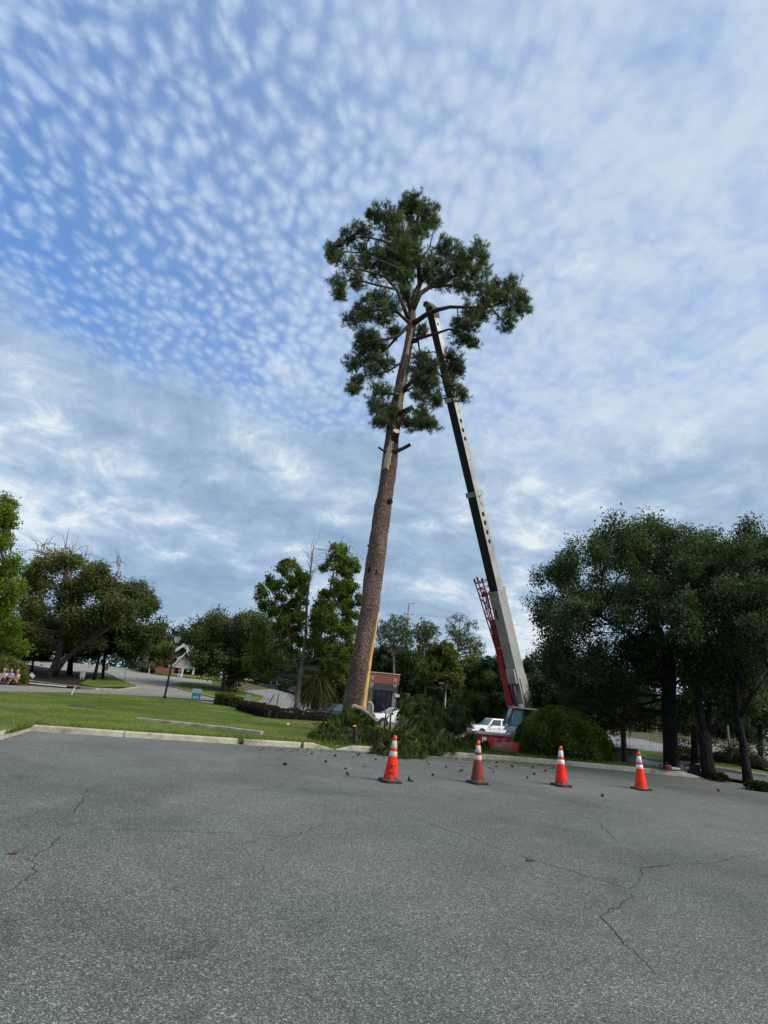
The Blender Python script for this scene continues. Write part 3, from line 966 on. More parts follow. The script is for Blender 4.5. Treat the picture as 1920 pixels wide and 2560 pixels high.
BR = [
    ([(742, 860, 24.5), (770, 760, 24.7), (800, 690, 24.9), (790, 560, 25), (775, 420, 25.1), (780, 250, 25.2), (800, 120, 25.2)], .22, .04),
    ([(744, 905, 24.5), (715, 760, 24.4), (690, 640, 24.3), (670, 500, 24.2), (640, 380, 24.0), (560, 300, 23.8)], .17, .03),
    ([(760, 962, 24.3), (800, 935, 24.0), (860, 893, 23.7), (930, 868, 23.5), (1010, 850, 23.4), (1150, 852, 23.4), (1290, 850, 23.5), (1400, 800, 23.6), (1490, 790, 23.7)], .17, .03),
    ([(752, 1085, 24.2), (820, 1058, 23.9), (900, 1038, 23.6), (1000, 1004, 23.5), (1060, 1008, 23.4), (1130, 1040, 23.4)], .11, .03),
    ([(745, 880, 24.5), (800, 760, 24.6), (870, 712, 24.7), (960, 690, 24.8), (1060, 620, 24.9), (1150, 540, 25), (1210, 450, 25)], .17, .03),
    ([(870, 712, 24.7), (1000, 700, 25.4), (1120, 720, 25.8), (1220, 740, 26)], .10, .03),
    ([(722, 935, 24.3), (680, 830, 24.0), (640, 730, 23.7), (560, 640, 23.4), (420, 600, 23.2), (280, 580, 23.2)], .13, .025),
    ([(690, 640, 24.3), (600, 520, 24.8), (450, 480, 25.3), (300, 470, 25.6), (200, 470, 25.8)], .09, .02),
    ([(660, 470, 24.2), (540, 390, 23.9), (400, 360, 23.8), (290, 390, 23.8)], .08, .02),
    ([(725, 960, 24.3), (650, 890, 24.0), (560, 865, 23.8), (450, 880, 23.6), (350, 930, 23.6)], .10, .025),
    ([(718, 985, 24.3), (650, 1050, 23.9), (560, 1075, 23.7), (470, 1080, 23.5), (400, 1110, 23.4)], .11, .03),
    ([(650, 1050, 23.9), (580, 1130, 24.6), (500, 1190, 25), (400, 1240, 25.2), (350, 1330, 25.3)], .08, .02),
    ([(665, 1240, 24.2), (590, 1290, 23.9), (500, 1310, 23.8), (400, 1330, 23.7), (345, 1410, 23.7)], .07, .02),
    ([(690, 1420, 24.0), (740, 1370, 23.7), (800, 1310, 23.5), (870, 1255, 23.4), (910, 1235, 23.3)], .12, .04),
    ([(745, 1095, 24.3), (790, 1090, 24.6), (800, 1160, 24.9), (850, 1165, 25.2), (900, 1160, 25.5), (1010, 1210, 25.8), (1070, 1290, 26)], .07, .02),
    ([(870, 1255, 23.4), (930, 1310, 24.4), (1000, 1390, 25.6), (1070, 1450, 25.9)], .05, .02),
    ([(690, 1440, 24.1), (760, 1400, 24.5), (830, 1420, 24.8), (900, 1490, 25.0)], .06, .02),
    ([(668, 1590, 24.0), (715, 1562, 23.7), (755, 1540, 23.6)], .17, .12),
    ([(740, 1545, 23.7), (770, 1575, 23.8), (820, 1610, 23.9), (880, 1660, 24.0)], .06, .02),
    ([(630, 1450, 24.0), (560, 1450, 23.7), (500, 1500, 23.6), (490, 1560, 23.6), (530, 1640, 23.7)], .07, .02),
    ([(1060, 855, 23.4), (1065, 930, 23.4), (1075, 1000, 23.5)], .04, .015),
    ([(1290, 850, 23.5), (1340, 910, 23.4), (1400, 960, 23.4)], .05, .02),
    ([(640, 730, 23.7), (470, 690, 23.0), (330, 650, 22.8), (250, 700, 22.8), (240, 770, 22.8)], .07, .02),
    ([(790, 560, 25.0), (870, 430, 25.3), (900, 300, 25.4)], .06, .02),
    ([(670, 500, 24.2), (600, 330, 23.7), (510, 220, 23.5)], .06, .02),
    ([(700, 600, 24.3), (600, 560, 23.0), (500, 520, 22.3), (420, 520, 22.2)], .07, .02),
    ([(800, 690, 24.9), (900, 600, 26.2), (1000, 520, 26.8)], .07, .02),
]
anch = []
for bi, (pts, r0, r1) in enumerate(BR):
    m_ = MB(); w_ = ptube(m_, pts, r0, r1, 8, bi)
    m_.build('limb', PLIMB, pine, smooth=True)
    for a, b in zip(w_[:-1], w_[1:]):
        for s in (0, .33, .66):
            anch.append(a + (b - a) * s)
    anch.append(w_[-1])
anch = np.array(anch)
for px_, py_, ex, ey, r_ in ((984, 1130, 1026, 1111, .085), (968, 1130, 946, 1118, .05)):
    m_ = MB(); m_.tube([at(px_, py_, 24.0) - PINE_B, at((px_ + ex) / 2, (py_ + ey) / 2 + 2, 23.9) - PINE_B, at(ex, ey, 23.8) - PINE_B], [r_ * 1.5, r_ * 1.1, r_], 9, rough=.2, seed=int(px_))
    m_.build('broken_stub', PLIMB, pine)

CB = [(800, 160, 110, 90), (700, 180, 90, 80), (880, 240, 85, 80), (820, 290, 110, 70), (740, 130, 70, 50), (560, 230, 95, 70), (480, 210, 42, 40), (620, 300, 120, 80), (400, 325, 100, 48), (300, 370, 70, 40), (220, 440, 65, 50), (185, 485, 40, 50),
      (430, 490, 90, 50), (290, 560, 100, 55), (480, 560, 120, 75), (600, 470, 120, 90), (700, 400, 110, 80), (740, 560, 95, 75), (600, 630, 100, 60), (240, 690, 50, 42), (245, 770, 34, 34), (380, 680, 60, 40), (660, 540, 110, 80),
      (520, 785, 80, 55), (450, 850, 105, 60), (340, 930, 65, 45), (600, 850, 60, 55), (560, 930, 55, 38), (960, 430, 70, 50), (1010, 480, 110, 80), (1100, 520, 100, 75), (1200, 450, 55, 55), (1230, 530, 38, 55), (1180, 620, 100, 75),
      (1000, 620, 110, 75), (900, 550, 90, 70), (1080, 720, 90, 55), (1200, 720, 80, 55), (1330, 720, 65, 45), (1440, 700, 55, 48), (1500, 790, 55, 55), (1400, 820, 85, 60), (1510, 880, 48, 42), (1400, 950, 75, 55), (1250, 900, 60, 42), (1150, 970, 60, 50),
      (1100, 1060, 75, 50), (1160, 1100, 36, 36), (440, 1050, 75, 50), (430, 1140, 95, 75), (350, 1235, 65, 52), (480, 1215, 55, 45), (360, 1350, 50, 45), (345, 1425, 34, 26), (570, 1240, 50, 50),
      (820, 1205, 85, 50), (870, 1275, 60, 50), (780, 1360, 50, 50), (880, 1400, 65, 55), (910, 1500, 52, 42), (800, 1470, 50, 42), (1030, 1200, 55, 55), (1070, 1285, 48, 45), (1085, 1450, 46, 45), (1000, 1400, 34, 42), (1010, 1300, 30, 40),
      (530, 1450, 75, 50), (490, 1540, 45, 52), (530, 1630, 52, 50), (590, 1560, 40, 45), (830, 1580, 62, 42), (870, 1660, 55, 45), (790, 1640, 45, 45), (700, 1660, 34, 34), (630, 1020, 30, 30), (700, 760, 45, 45), (810, 1010, 35, 40), (680, 480, 100, 80), (740, 470, 80, 70), (560, 540, 90, 70), (640, 400, 90, 60), (700, 640, 70, 50), (860, 620, 70, 60), (930, 660, 70, 50), (1090, 620, 80, 60), (1290, 780, 60, 45), (1240, 830, 60, 40), (780, 340, 60, 50), (400, 1080, 60, 50), (520, 1120, 60, 50), (480, 1300, 50, 45), (420, 880, 60, 50), (780, 1270, 60, 50), (850, 1340, 60, 50), (1060, 980, 40, 40), (1150, 880, 60, 40)]
g = np.random.default_rng(31)
CC = []; DD = []
m_ = MB()
for i, (x, y, rx, ry) in enumerate(CB):
    c = at(760 + x * .3617, 460 + y * .3617, 24.4)
    Ra, Rb = px2m(rx * .3617, c), px2m(ry * .3617, c)
    d_ = np.linalg.norm(anch - c, axis=1)
    near = anch[d_ < d_.min() + .9]
    Yc = near[:, 1].mean()
    c = at(760 + x * .3617, 460 + y * .3617, Yc)
    a = anch[int(np.argmin(np.linalg.norm(anch - c, axis=1)))]
    dep = (Ra + Rb) * .62
    path = limb_path(a, c, -.05, g, 4)
    m_.tube([q - PINE_B for q in path], [.035, .03, .025, .012], 5, cap=False)
    ns = int(11 + 23 * Ra * Rb)                    # shoots grow in knots at the twig ends, with air between
    off = unit(ns, g) * (g.random((ns, 1)) ** .36)
    kn = c + off * np.array([Ra, dep, Rb])
    for q in kn:
        m_.tube([v - PINE_B for v in limb_path(path[int(g.integers(1, 4))], q, .04, g, 3)], [.018, .014, .006], 4, cap=False)
    per_ = 8
    p = np.repeat(kn, per_, 0) + g.normal(size=(ns * per_, 3)) * .125
    CC.append(p); DD.append(norm(np.repeat(off, per_, 0) * .7 + np.array([0, 0, .5]) + unit(ns * per_, g) * .5))
m_.build('twigs', PLIMB, pine, smooth=True)
CC = np.concatenate(CC); DD = np.concatenate(DD)
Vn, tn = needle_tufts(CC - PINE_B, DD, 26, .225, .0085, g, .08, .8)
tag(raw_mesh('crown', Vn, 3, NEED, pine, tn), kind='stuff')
# dead brown needles caught high in the crown and by the lower limbs
p = np.concatenate([at(760 + x * .3617, 460 + y * .3617, 24.6)[None] + g.normal(size=(26, 3)) * s for x, y, s in ((800, 450, .45), (830, 500, .4), (800, 1360, .28), (500, 1450, .3))])
Vn, tn = needle_tufts(p - PINE_B, norm(unit(len(p), g) - (0, 0, .6)), 22, .22, .008, g, .5, .6)
tag(raw_mesh('dead_needles', Vn, 3, foliage('dead_needles', (.10, .05, .03), (.20, .11, .07), (.30, .17, .10), .3), pine, tn), kind='stuff')
m_ = MB(); m_.tube([at(937, 1040, 23.6) - PINE_B, at(935, 1052, 23.6) - PINE_B, at(932.5, 1066, 23.6) - PINE_B], [.03, .05, .035], 6); m_.build('hanging_splinter', PLIMB, pine)

# ------------------------------------------------------------------ the crane
CRED = mat('crane_red', (.44, .014, .024), .45, var=.35, scale=3, spec=.5, dirt=.35)
CRED2 = mat('outrigger_red', (.58, .015, .02), .4, var=.2, scale=3, spec=.5, dirt=.2)
CGRY = mat('boom_grey_paint', (.36, .352, .33), .5, col2=(.27, .265, .25), scale=1.2, spec=.4, dirt=.4)
CSIL = mat('boom_side_steel', (.46, .455, .42), .42, col2=(.30, .31, .295), scale=1.3, spec=.5, metal=.35, dirt=.4)
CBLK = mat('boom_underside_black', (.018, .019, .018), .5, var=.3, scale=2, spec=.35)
CDRK = mat('machine_dark', (.03, .03, .032), .6, var=.3, scale=6)
CPLT = mat('deck_plate', (.33, .31, .29), .7, var=.3, scale=5, dirt=.4)
RUBB = mat('tyre_rubber', (.022, .022, .022), .85, var=.2, scale=9)
CGLS = mat('cab_glass', (.06, .16, .18), .12, spec=.5, coat=.2)
CWHT = mat('white_enamel', (.75, .75, .74), .4, var=.1, scale=4, dirt=.2)
CHRM = mat('bare_steel', (.6, .6, .58), .35, metal=.8, var=.15, scale=5)

Pf = at(1309, 1762, 36.0); Pt = at(1079, 775, 27.0)
crane = empty('truck_crane', (Pf[0] + .6, Pf[1] + .6, float(T(Pf[0], Pf[1]))), label='red truck crane with long telescopic boom leaning up into the pine', cat='crane')
CO = np.array(crane.location)
bax = Pt - Pf; BL = float(np.linalg.norm(bax)); bax /= BL
lean = norm(np.array([[bax[0], bax[1], 0]]))[0]
bside = np.array([-lean[1], lean[0], 0]);
if bside[1] > 0: bside = -bside                   # the flank turned to the camera
bdn = np.cross(bax, bside)
if bdn[2] > 0: bdn = -bdn                         # the belly of the boom
def bp_(l, s, d):
    return Pf + bax * l + bside * s + bdn * d - CO


def boom_l(py):                                  # place along the boom that shows at photograph row py
    ls = np.linspace(-1, BL + 1, 800)
    best = None
    for l in ls:
        d = Pf + bax * l - CAM; w = d @ _F
        yy = 1280 - FPX * (d @ _U) / w
        if best is None or abs(yy - py) < best[0]:
            best = (abs(yy - py), l)
    return best[1]


def flank(m_, l0, l1, s, d0, d1, holes, nrm=1):
    """the plate on the boom's flank with round openings; holes: (l, radius)"""
    dm = (d0 + d1) / 2; cur = l0; hs = sorted(holes)
    for lc, r in hs:
        a, b = lc - r * 1.25, lc + r * 1.25
        if a > cur:
            m_.add([bp_(cur, s, d0), bp_(a, s, d0), bp_(a, s, d1), bp_(cur, s, d1)], [(0, 1, 2, 3)])
        n = 20; inn = []; outr = []
        for k in range(n):
            t_ = 2 * math.pi * k / n; ct, st_ = math.cos(t_), math.sin(t_)
            inn.append((lc + r * ct, dm + r * st_))
            sc_ = min((b - a) / 2 / max(abs(ct), 1e-6), (d1 - d0) / 2 / max(abs(st_), 1e-6))
            outr.append((lc + sc_ * ct, dm + sc_ * st_))
        vs = [bp_(l, s, d) for l, d in inn] + [bp_(l, s, d) for l, d in outr] + [bp_(l, s - .06, d) for l, d in inn]
        fs = [(k, (k + 1) % n, n + (k + 1) % n, n + k) for k in range(n)] + [(2 * n + k, 2 * n + (k + 1) % n, (k + 1) % n, k) for k in range(n)]
        m_.add(vs, fs)
        for la, lb, da in ((a, b, d0), (a, b, d1)):
            pass
        # the four corners left over by the radial fan
        for sl, sd in ((a, d0), (b, d0), (b, d1), (a, d1)):
            best = sorted(range(n), key=lambda k: abs(outr[k][0] - sl) + abs(outr[k][1] - sd))[:2]
            m_.add([bp_(sl, s, sd), bp_(outr[best[0]][0], s, outr[best[0]][1]), bp_(outr[best[1]][0], s, outr[best[1]][1])], [(0, 1, 2)])
        cur = b
    if cur < l1:
        m_.add([bp_(cur, s, d0), bp_(l1, s, d0), bp_(l1, s, d1), bp_(cur, s, d1)], [(0, 1, 2, 3)])


def boom_section(nm, l0, l1, w, h, holes, flank_m, belly_m):
    """box beam: w across, h deep; the belly, the two flanks and the back are plates of their own"""
    e = empty(nm, (0, 0, 0)); e.parent = crane
    m_ = MB(); flank(m_, l0, l1, w / 2, -h / 2, h / 2, holes)
    m_.build('flank_plate', flank_m, e)
    m_ = MB(); m_.add([bp_(l0, -w / 2, -h / 2), bp_(l1, -w / 2, -h / 2), bp_(l1, -w / 2, h / 2), bp_(l0, -w / 2, h / 2)], [(0, 1, 2, 3)])
    m_.add([bp_(l0, -w / 2, -h / 2), bp_(l1, -w / 2, -h / 2), bp_(l1, w / 2, -h / 2), bp_(l0, w / 2, -h / 2)], [(0, 1, 2, 3)])
    m_.build('back_plate', flank_m, e)
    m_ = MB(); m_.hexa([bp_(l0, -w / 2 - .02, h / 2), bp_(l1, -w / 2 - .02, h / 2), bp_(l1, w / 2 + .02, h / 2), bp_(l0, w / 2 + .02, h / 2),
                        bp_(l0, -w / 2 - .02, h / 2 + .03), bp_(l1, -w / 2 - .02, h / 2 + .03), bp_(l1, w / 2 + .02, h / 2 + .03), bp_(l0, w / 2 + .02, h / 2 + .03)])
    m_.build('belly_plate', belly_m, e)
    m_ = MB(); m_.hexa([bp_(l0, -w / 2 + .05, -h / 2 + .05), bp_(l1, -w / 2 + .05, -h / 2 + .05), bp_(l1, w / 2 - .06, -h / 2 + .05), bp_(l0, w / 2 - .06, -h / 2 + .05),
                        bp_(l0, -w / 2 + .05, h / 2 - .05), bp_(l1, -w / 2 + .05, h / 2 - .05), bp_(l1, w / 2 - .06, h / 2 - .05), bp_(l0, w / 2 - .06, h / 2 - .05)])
    m_.build('dark_filler', CBLK, e)  # black box fills the hollow; shade behind the openings put into its colour
    return e


def collar(l, w, h, t_, mt, nm='collar'):
    m_ = MB()
    for s0, s1, d0, d1 in ((-w / 2, w / 2, h / 2 - .02, h / 2 + .07), (-w / 2, w / 2, -h / 2 - .06, -h / 2 + .02), (w / 2 - .03, w / 2 + .05, -h / 2 - .06, h / 2 + .07), (-w / 2 - .05, -w / 2 + .03, -h / 2 - .06, h / 2 + .07)):
        m_.hexa([bp_(l, s0, d0), bp_(l + t_, s0, d0), bp_(l + t_, s1, d0), bp_(l, s1, d0), bp_(l, s0, d1), bp_(l + t_, s0, d1), bp_(l + t_, s1, d1), bp_(l, s1, d1)])
    return m_.build(nm, mt, crane)


lc1, lc2, lc3 = boom_l(1474), boom_l(1236), boom_l(1001)
bl = boom_l
boom_section('boom_base', -.4, lc1, .62, .98, [], CGRY, CGRY)
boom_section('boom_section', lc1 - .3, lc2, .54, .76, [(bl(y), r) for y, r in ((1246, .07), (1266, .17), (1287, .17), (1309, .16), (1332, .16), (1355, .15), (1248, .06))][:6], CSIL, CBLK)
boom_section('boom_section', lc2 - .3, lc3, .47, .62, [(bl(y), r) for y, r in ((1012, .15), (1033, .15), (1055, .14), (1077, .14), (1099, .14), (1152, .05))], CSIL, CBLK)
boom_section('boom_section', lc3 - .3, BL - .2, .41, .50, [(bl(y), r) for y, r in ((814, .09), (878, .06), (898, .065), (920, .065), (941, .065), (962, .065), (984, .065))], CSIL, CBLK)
# the first two openings of each section are closed by the section inside
for l, r, w in ((bl(1266), .165, .54), (bl(1033), .145, .47), (bl(1012), .145, .47)):
    m_ = MB(); n = 18
    q = [bp_(l + r * math.cos(k * 2 * math.pi / n) - .02, w / 2 - .02, r * math.sin(k * 2 * math.pi / n) * .98) for k in range(n)]
    m_.add(q, [tuple(range(n))]); m_.build('inner_plate', CSIL, crane)
collar(lc1 - .15, .64, .98, .14, CGRY); collar(lc2 - .1, .60, .80, .30, CSIL); collar(lc3 - .1, .55, .66, .28, mat('collar_cream', (.55, .52, .42), .6, var=.3, scale=5))
# bands, brackets and ribs on the base section
for py_, w_ in ((1485, .05), (1508, .04), (1535, .04)):
    m_ = MB(); l = bl(py_); m_.hexa([bp_(l, .31, -.45), bp_(l + w_, .31, -.45), bp_(l + w_, .33, -.45), bp_(l, .33, -.45), bp_(l, .31, .46), bp_(l + w_, .31, .46), bp_(l + w_, .33, .46), bp_(l, .33, .46)])
    m_.build('weld_band', CPLT, crane)
m_ = MB(); l = bl(1530); m_.tube([bp_(l - .3, -.1, .52), bp_(l, -.1, .62), bp_(l + .35, -.1, .52)], .045, 7); m_.build('hook_bracket', CDRK, crane)
m_ = MB(); l0, l1 = bl(1765), bl(1690)
m_.hexa([bp_(l0, .30, .30), bp_(l1, .30, .30), bp_(l1, .36, .30), bp_(l0, .36, .30), bp_(l0, .30, -.55), bp_(l1, .30, -.50), bp_(l1, .36, -.50), bp_(l0, .36, -.55)]); m_.build('pivot_plate', CGRY, crane)
m_ = MB()
m_.tube([bp_(bl(1733), .38, -.5), bp_(bl(1731), .38, .30)], .025, 6); m_.tube([bp_(bl(1734), .38, .28), bp_(bl(1762), .38, .32)], .03, 6); m_.build('hydraulic_hose', CBLK, crane)
m_ = MB(); l0, l1 = bl(1697), bl(1664)
m_.hexa([bp_(l0, -.3, .52), bp_(l1, -.3, .52), bp_(l1, .28, .52), bp_(l0, .28, .52), bp_(l0, -.3, .78), bp_(l1, -.3, .70), bp_(l1, .28, .70), bp_(l0, .28, .78)]); m_.build('cylinder_bracket', CGRY, crane, bevel=.02)
m_ = MB(); m_.tube([bp_(bl(1768), .0, .95), bp_(bl(1700), .0, .72)], .13, 12); m_.build('lift_cylinder', CDRK, crane, smooth=True)
m_ = MB(); m_.hexa([bp_(bl(1768), -.3, .5), bp_(bl(1748), -.3, .5), bp_(bl(1748), .3, .5), bp_(bl(1768), .3, .5), bp_(bl(1768), -.3, .95), bp_(bl(1748), -.3, .85), bp_(bl(1748), .3, .85), bp_(bl(1768), .3, .95)]); m_.build('pivot_box', CGRY, crane, bevel=.02)
# boom head: sheave cheeks, sheaves and the pale shrouded block on top
m_ = MB(); m_.hexa([bp_(BL - .55, -.24, -.35), bp_(BL + .15, -.24, -.45), bp_(BL + .15, .24, -.45), bp_(BL - .55, .24, -.35), bp_(BL - .55, -.24, .30), bp_(BL + .15, -.24, .30), bp_(BL + .15, .24, .30), bp_(BL - .55, .24, .30)])
hd = m_.build('boom_head', CDRK, crane, bevel=.03)
hp = at(1073, 765, 27.0) - CO; hx = np.array([.93, .33, -.16]); hx /= np.linalg.norm(hx)
hy = norm(np.cross((0, 0, 1), hx)[None])[0]; hz = np.cross(hx, hy)
m_ = MB()
m_.tube([hp + hx * v for v in (-.28, -.12, .1, .28, .42, .48)], [.17, .22, .235, .215, .17, .09], 14, rough=.10, seed=3)
m_.build('head_block', mat('head_cream', (.50, .48, .36), .7, col2=(.36, .36, .27), scale=6, dirt=.4), hd, smooth=False)
for sx_, sy_, sz_, ex in ((-.30, .05, .1, -.42), (-.27, -.1, -.1, -.42), (-.1, .1, .24, -.12), (.12, .0, .25, .14), (.45, 0, .1, .6), (-.2, 0, .22, -.26)):
    m_ = MB(); m_.tube([hp + hx * sx_ + hy * sy_ + hz * sz_, hp + hx * ex + hy * sy_ * 1.4 + hz * sz_ * 1.35], [.035, .02], 6); m_.build('lug', CDRK, hd)
m_ = MB(); m_.tube([hp - hx * .36, hp - hx * .22], [.15, .19], 12); m_.build('sheave', CDRK, hd)

# lattice jib stowed along the far side of the boom
jib = empty('lattice_jib', (0, 0, 0)); jib.parent = crane
lt, lb_ = bl(1462), .5
def jp(l, a, b):                                 # a: away from the boom's flank, b: towards its belly; the jib tapers to its foot
    f_ = (l - lb_) / (lt - lb_)
    return bp_(l, -.45 - a * (.25 + .75 * f_), .15 + b * (.35 + .65 * f_))
CH = [(.56, .10), (.0, .50), (.0, -.40), (.50, .55)]
for a, b in CH:
    m_ = MB(); m_.tube([jp(lb_, a, b), jp((lb_ + lt) / 2, a, b), jp(lt + .45, a, b)], .042, 7); m_.build('chord', CRED, jib, smooth=True)
    m_ = MB(); m_.tube([jp(lt + .42, a, b), jp(lt + .66, a, b)], [.065, .06], 8); m_.build('pin_lug', CRED, jib)
nb = 11
for i in range(nb):
    l0 = lb_ + .8 + (lt - lb_ - .8) * i / nb; l1 = lb_ + .8 + (lt - lb_ - .8) * (i + 1) / nb
    for c0, c1 in ((0, 1), (0, 2), (1, 3), (0, 3)):
        p0, p1 = (c0, c1) if i % 2 else (c1, c0)
        m_ = MB(); m_.tube([jp(l0, *CH[p0]), jp(l1, *CH[p1])], .022, 5); m_.build('lacing', CRED, jib)
for l in (lt - .05, lt + .35):
    m_ = MB()
    for c0, c1 in ((0, 1), (0, 2), (1, 2), (1, 3), (0, 3)):
        m_.tube([jp(l, *CH[c0]), jp(l, *CH[c1])], .03, 5)
    m_.build('end_frame', CRED, jib)
m_ = MB(); m_.hexa([jp(lt - .6, .08, .1), jp(lt - .6, .46, .1), jp(lt - .6, .46, .4), jp(lt - .6, .08, .4), jp(lt - .35, .14, .1), jp(lt - .35, .40, .1), jp(lt - .35, .40, .4), jp(lt - .35, .14, .4)]); m_.build('tip_plate', CRED, jib)
# its solid box half
l0, l1 = -.05, bl(1545)
m_ = MB(); m_.hexa([bp_(l0, -.86, .0), bp_(l0, -.40, .0), bp_(l0, -.40, .62), bp_(l0, -.86, .62), bp_(l1, -.80, .12), bp_(l1, -.56, .12), bp_(l1, -.56, .42), bp_(l1, -.80, .42)])
m_.build('jib_box', CRED, jib, bevel=.02)
for a in (-.76, -.60):
    m_ = MB(); m_.tube([bp_(l1, a, .27), bp_(lt - .3, a, .27)], .035, 7); m_.build('extension_rod', CRED, jib)
m_ = MB(); m_.tube([bp_(bl(1613), -.75, .45), bp_(bl(1613), -.28, .50)], .05, 7); m_.build('stowage_arm', CGRY, crane)

# carrier, deck, operator cab, outrigger
zc = float(T(9, 36)); 
dx0 = at(1180, 1838, 35.3)[0]; dzt = at(1230, 1834.5, 35.3)[2]
def cbox(nm, x0, x1, y0, y1, z0, z1, mt, bev=.02, par=None):
    m_ = MB(); m_.box(((x0 + x1) / 2 - CO[0], (y0 + y1) / 2 - CO[1], (z0 + z1) / 2 - CO[2]), (x1 - x0, y1 - y0, z1 - z0))
    return m_.build(nm, mt, par or crane, bevel=bev)


X1 = dx0 + 10.5
cbox('deck', dx0 + .35, X1, 35.2, 37.9, dzt - .08, dzt, CPLT)
cbox('carrier_body', dx0 + .05, dx0 + 3.1, 35.3, 37.8, dzt - 1.0, dzt - .083, CRED)
cbox('carrier_frame', dx0 + 3.1, X1 - .1, 35.8, 37.3, dzt - 1.05, dzt - .09, CDRK)
cbox('tool_locker', dx0 + 2.35, dx0 + 3.0, 35.05, 35.297, dzt - .98, dzt - .25, mat('locker_steel', (.30, .30, .32), .5, metal=.5, var=.2, scale=4))
for i in range(5):
    cbox('locker_rib', dx0 + 2.40 + i * .13, dx0 + 2.44 + i * .13, 35.02, 35.048, dzt - .95, dzt - .28, CPLT, 0)
cbox('marker_plate', dx0 + .62, dx0 + .88, 35.27, 35.297, dzt - .52, dzt - .22, CWHT, 0)
for i in range(4):
    m_ = MB(); x_ = dx0 + 2.45 + i * .35; m_.tube([(x_ - CO[0], 35.25 - CO[1], dzt - .2 - CO[2]), (x_ - CO[0], 35.25 - CO[1], dzt + .28 - CO[2])], .022, 6); m_.build('rail_post', CPLT, crane)
m_ = MB(); m_.tube([(dx0 + 2.4 - CO[0], 35.25 - CO[1], dzt + .28 - CO[2]), (dx0 + 4.4 - CO[0], 35.25 - CO[1], dzt + .22 - CO[2])], .024, 6); m_.build('hand_rail', CPLT, crane)
vs, fs = text_faces('IC', .34)
m_ = MB(); m_.add([(dx0 + 1.98 + x - CO[0], 35.292 - CO[1], dzt - .34 + y - CO[2]) for x, y, z in vs], fs); m_.build('lettering', mat('worn_lettering', (.62, .50, .50), .7, col2=(.40, .10, .12), scale=9), crane)
m_ = MB()
for a, b, c, d in ((1.10, -.20, 1.62, -.25), (1.62, -.25, 1.66, -.52), (1.3, -.36, 1.66, -.55)):
    m_.add([(dx0 + a - CO[0], 35.291 - CO[1], dzt + b - CO[2]), (dx0 + c - CO[0], 35.291 - CO[1], dzt + d - CO[2]), (dx0 + c - .03 - CO[0], 35.291 - CO[1], dzt + d - .07 - CO[2]), (dx0 + a + .05 - CO[0], 35.291 - CO[1], dzt + b - .05 - CO[2])], [(0, 3, 2, 1)])
m_.build('scratched_stripe', mat('faded_pink', (.55, .30, .33), .7, var=.4, scale=9), crane)
for i, x_ in enumerate((dx0 + .9, dx0 + 2.2, dx0 + 6.6, dx0 + 7.9)):
    for y_ in (35.5, 37.6):
        m_ = MB(); m_.wheel((x_ - CO[0], y_ - CO[1], zc + .52 - CO[2]), (0, 1, 0), .5, .32); w_ = m_.build('wheel', RUBB, crane)
        m_ = MB(); m_.wheel((x_ - CO[0], y_ - CO[1], zc + .52 - CO[2]), (0, 1, 0), .27, .34); m_.build('rim', CPLT, w_)
# outrigger arm reaching towards the kerb
a = at(1237, 1864, 34.0); b = at(1290, 1871, 22.7)
t_ = norm((b - a)[None])[0]; s_ = norm(np.cross(t_, (0, 0, 1))[None])[0] * .13; u_ = np.array([0, 0, .21])
m_ = MB(); m_.hexa([p - CO for p in (a - s_ - u_ * .6, a + s_ - u_ * .6, a + s_ + u_ * .6, a - s_ + u_ * .6, b - s_ - u_, b + s_ - u_, b + s_ + u_, b - s_ + u_)]); og = m_.build('outrigger_beam', CRED2, crane, bevel=.015)
m_ = MB(); m_.tube([b - CO + (0, 0, -.1), (b[0] - CO[0], b[1] - CO[1], float(T(b[0], b[1])) + .08 - CO[2])], .08, 10); m_.build('jack', CRED2, og)
m_ = MB(); m_.lathe([(.28, 0), (.28, .05), (.1, .1)], 14, (b[0] - CO[0], b[1] - CO[1], float(T(b[0], b[1])) - CO[2] - .02)); m_.build('foot_pad', CDRK, og)
# operator's cab
c0 = at(1270, 1812, 34.9); c1 = at(1306, 1773, 34.9); c2 = at(1283, 1773, 34.9)
zb, zt_ = c0[2], c1[2]; xl, xr, xm = c0[0], c1[0] + .08, c2[0]
y0, y1 = 34.9, 36.1
cab = empty('operator_cab', (0, 0, 0)); cab.parent = crane
def cq(nm, pts, mt, par=cab, th=.02):
    m_ = MB(); m_.hexa([np.array(p) - CO for p in pts] + [np.array(p) - CO + (0, th, 0) for p in pts]); return m_.build(nm, mt, par)
cq('side_glass', [(xl + .07, y0, zb + .04), (xr - .06, y0, zb + .04), (xr - .06, y0, zt_ - .05), (xm + .05, y0, zt_ - .05)], CGLS)
m_ = MB(); m_.hexa([np.array(p) - CO for p in ((xl, y0 + .05, zb), (xl, y1, zb), (xm, y1, zt_), (xm, y0 + .05, zt_), (xl + .02, y0 + .05, zb), (xl + .02, y1, zb), (xm + .02, y1, zt_), (xm + .02, y0 + .05, zt_))]); m_.build('windscreen', CGLS, cab)
m_ = MB()
for a, b in (((xl, y0, zb), (xm, y0, zt_)), ((xr, y0, zb), (xr, y0, zt_)), ((xl, y0, zb), (xr, y0, zb)), ((xm, y0, zt_), (xr, y0, zt_)), ((xl, y1, zb), (xm, y1, zt_))):
    m_.tube([np.array(a) - CO, np.array(b) - CO], .045, 6)
m_.build('cab_frame', CDRK, cab)
m_ = MB(); m_.tube([np.array((xl + .25, y0 - .03, zb + .05)) - CO, np.array((xm - .05, y0 - .03, zt_ - .4)) - CO], .015, 5); m_.build('wiper', CHRM, cab)
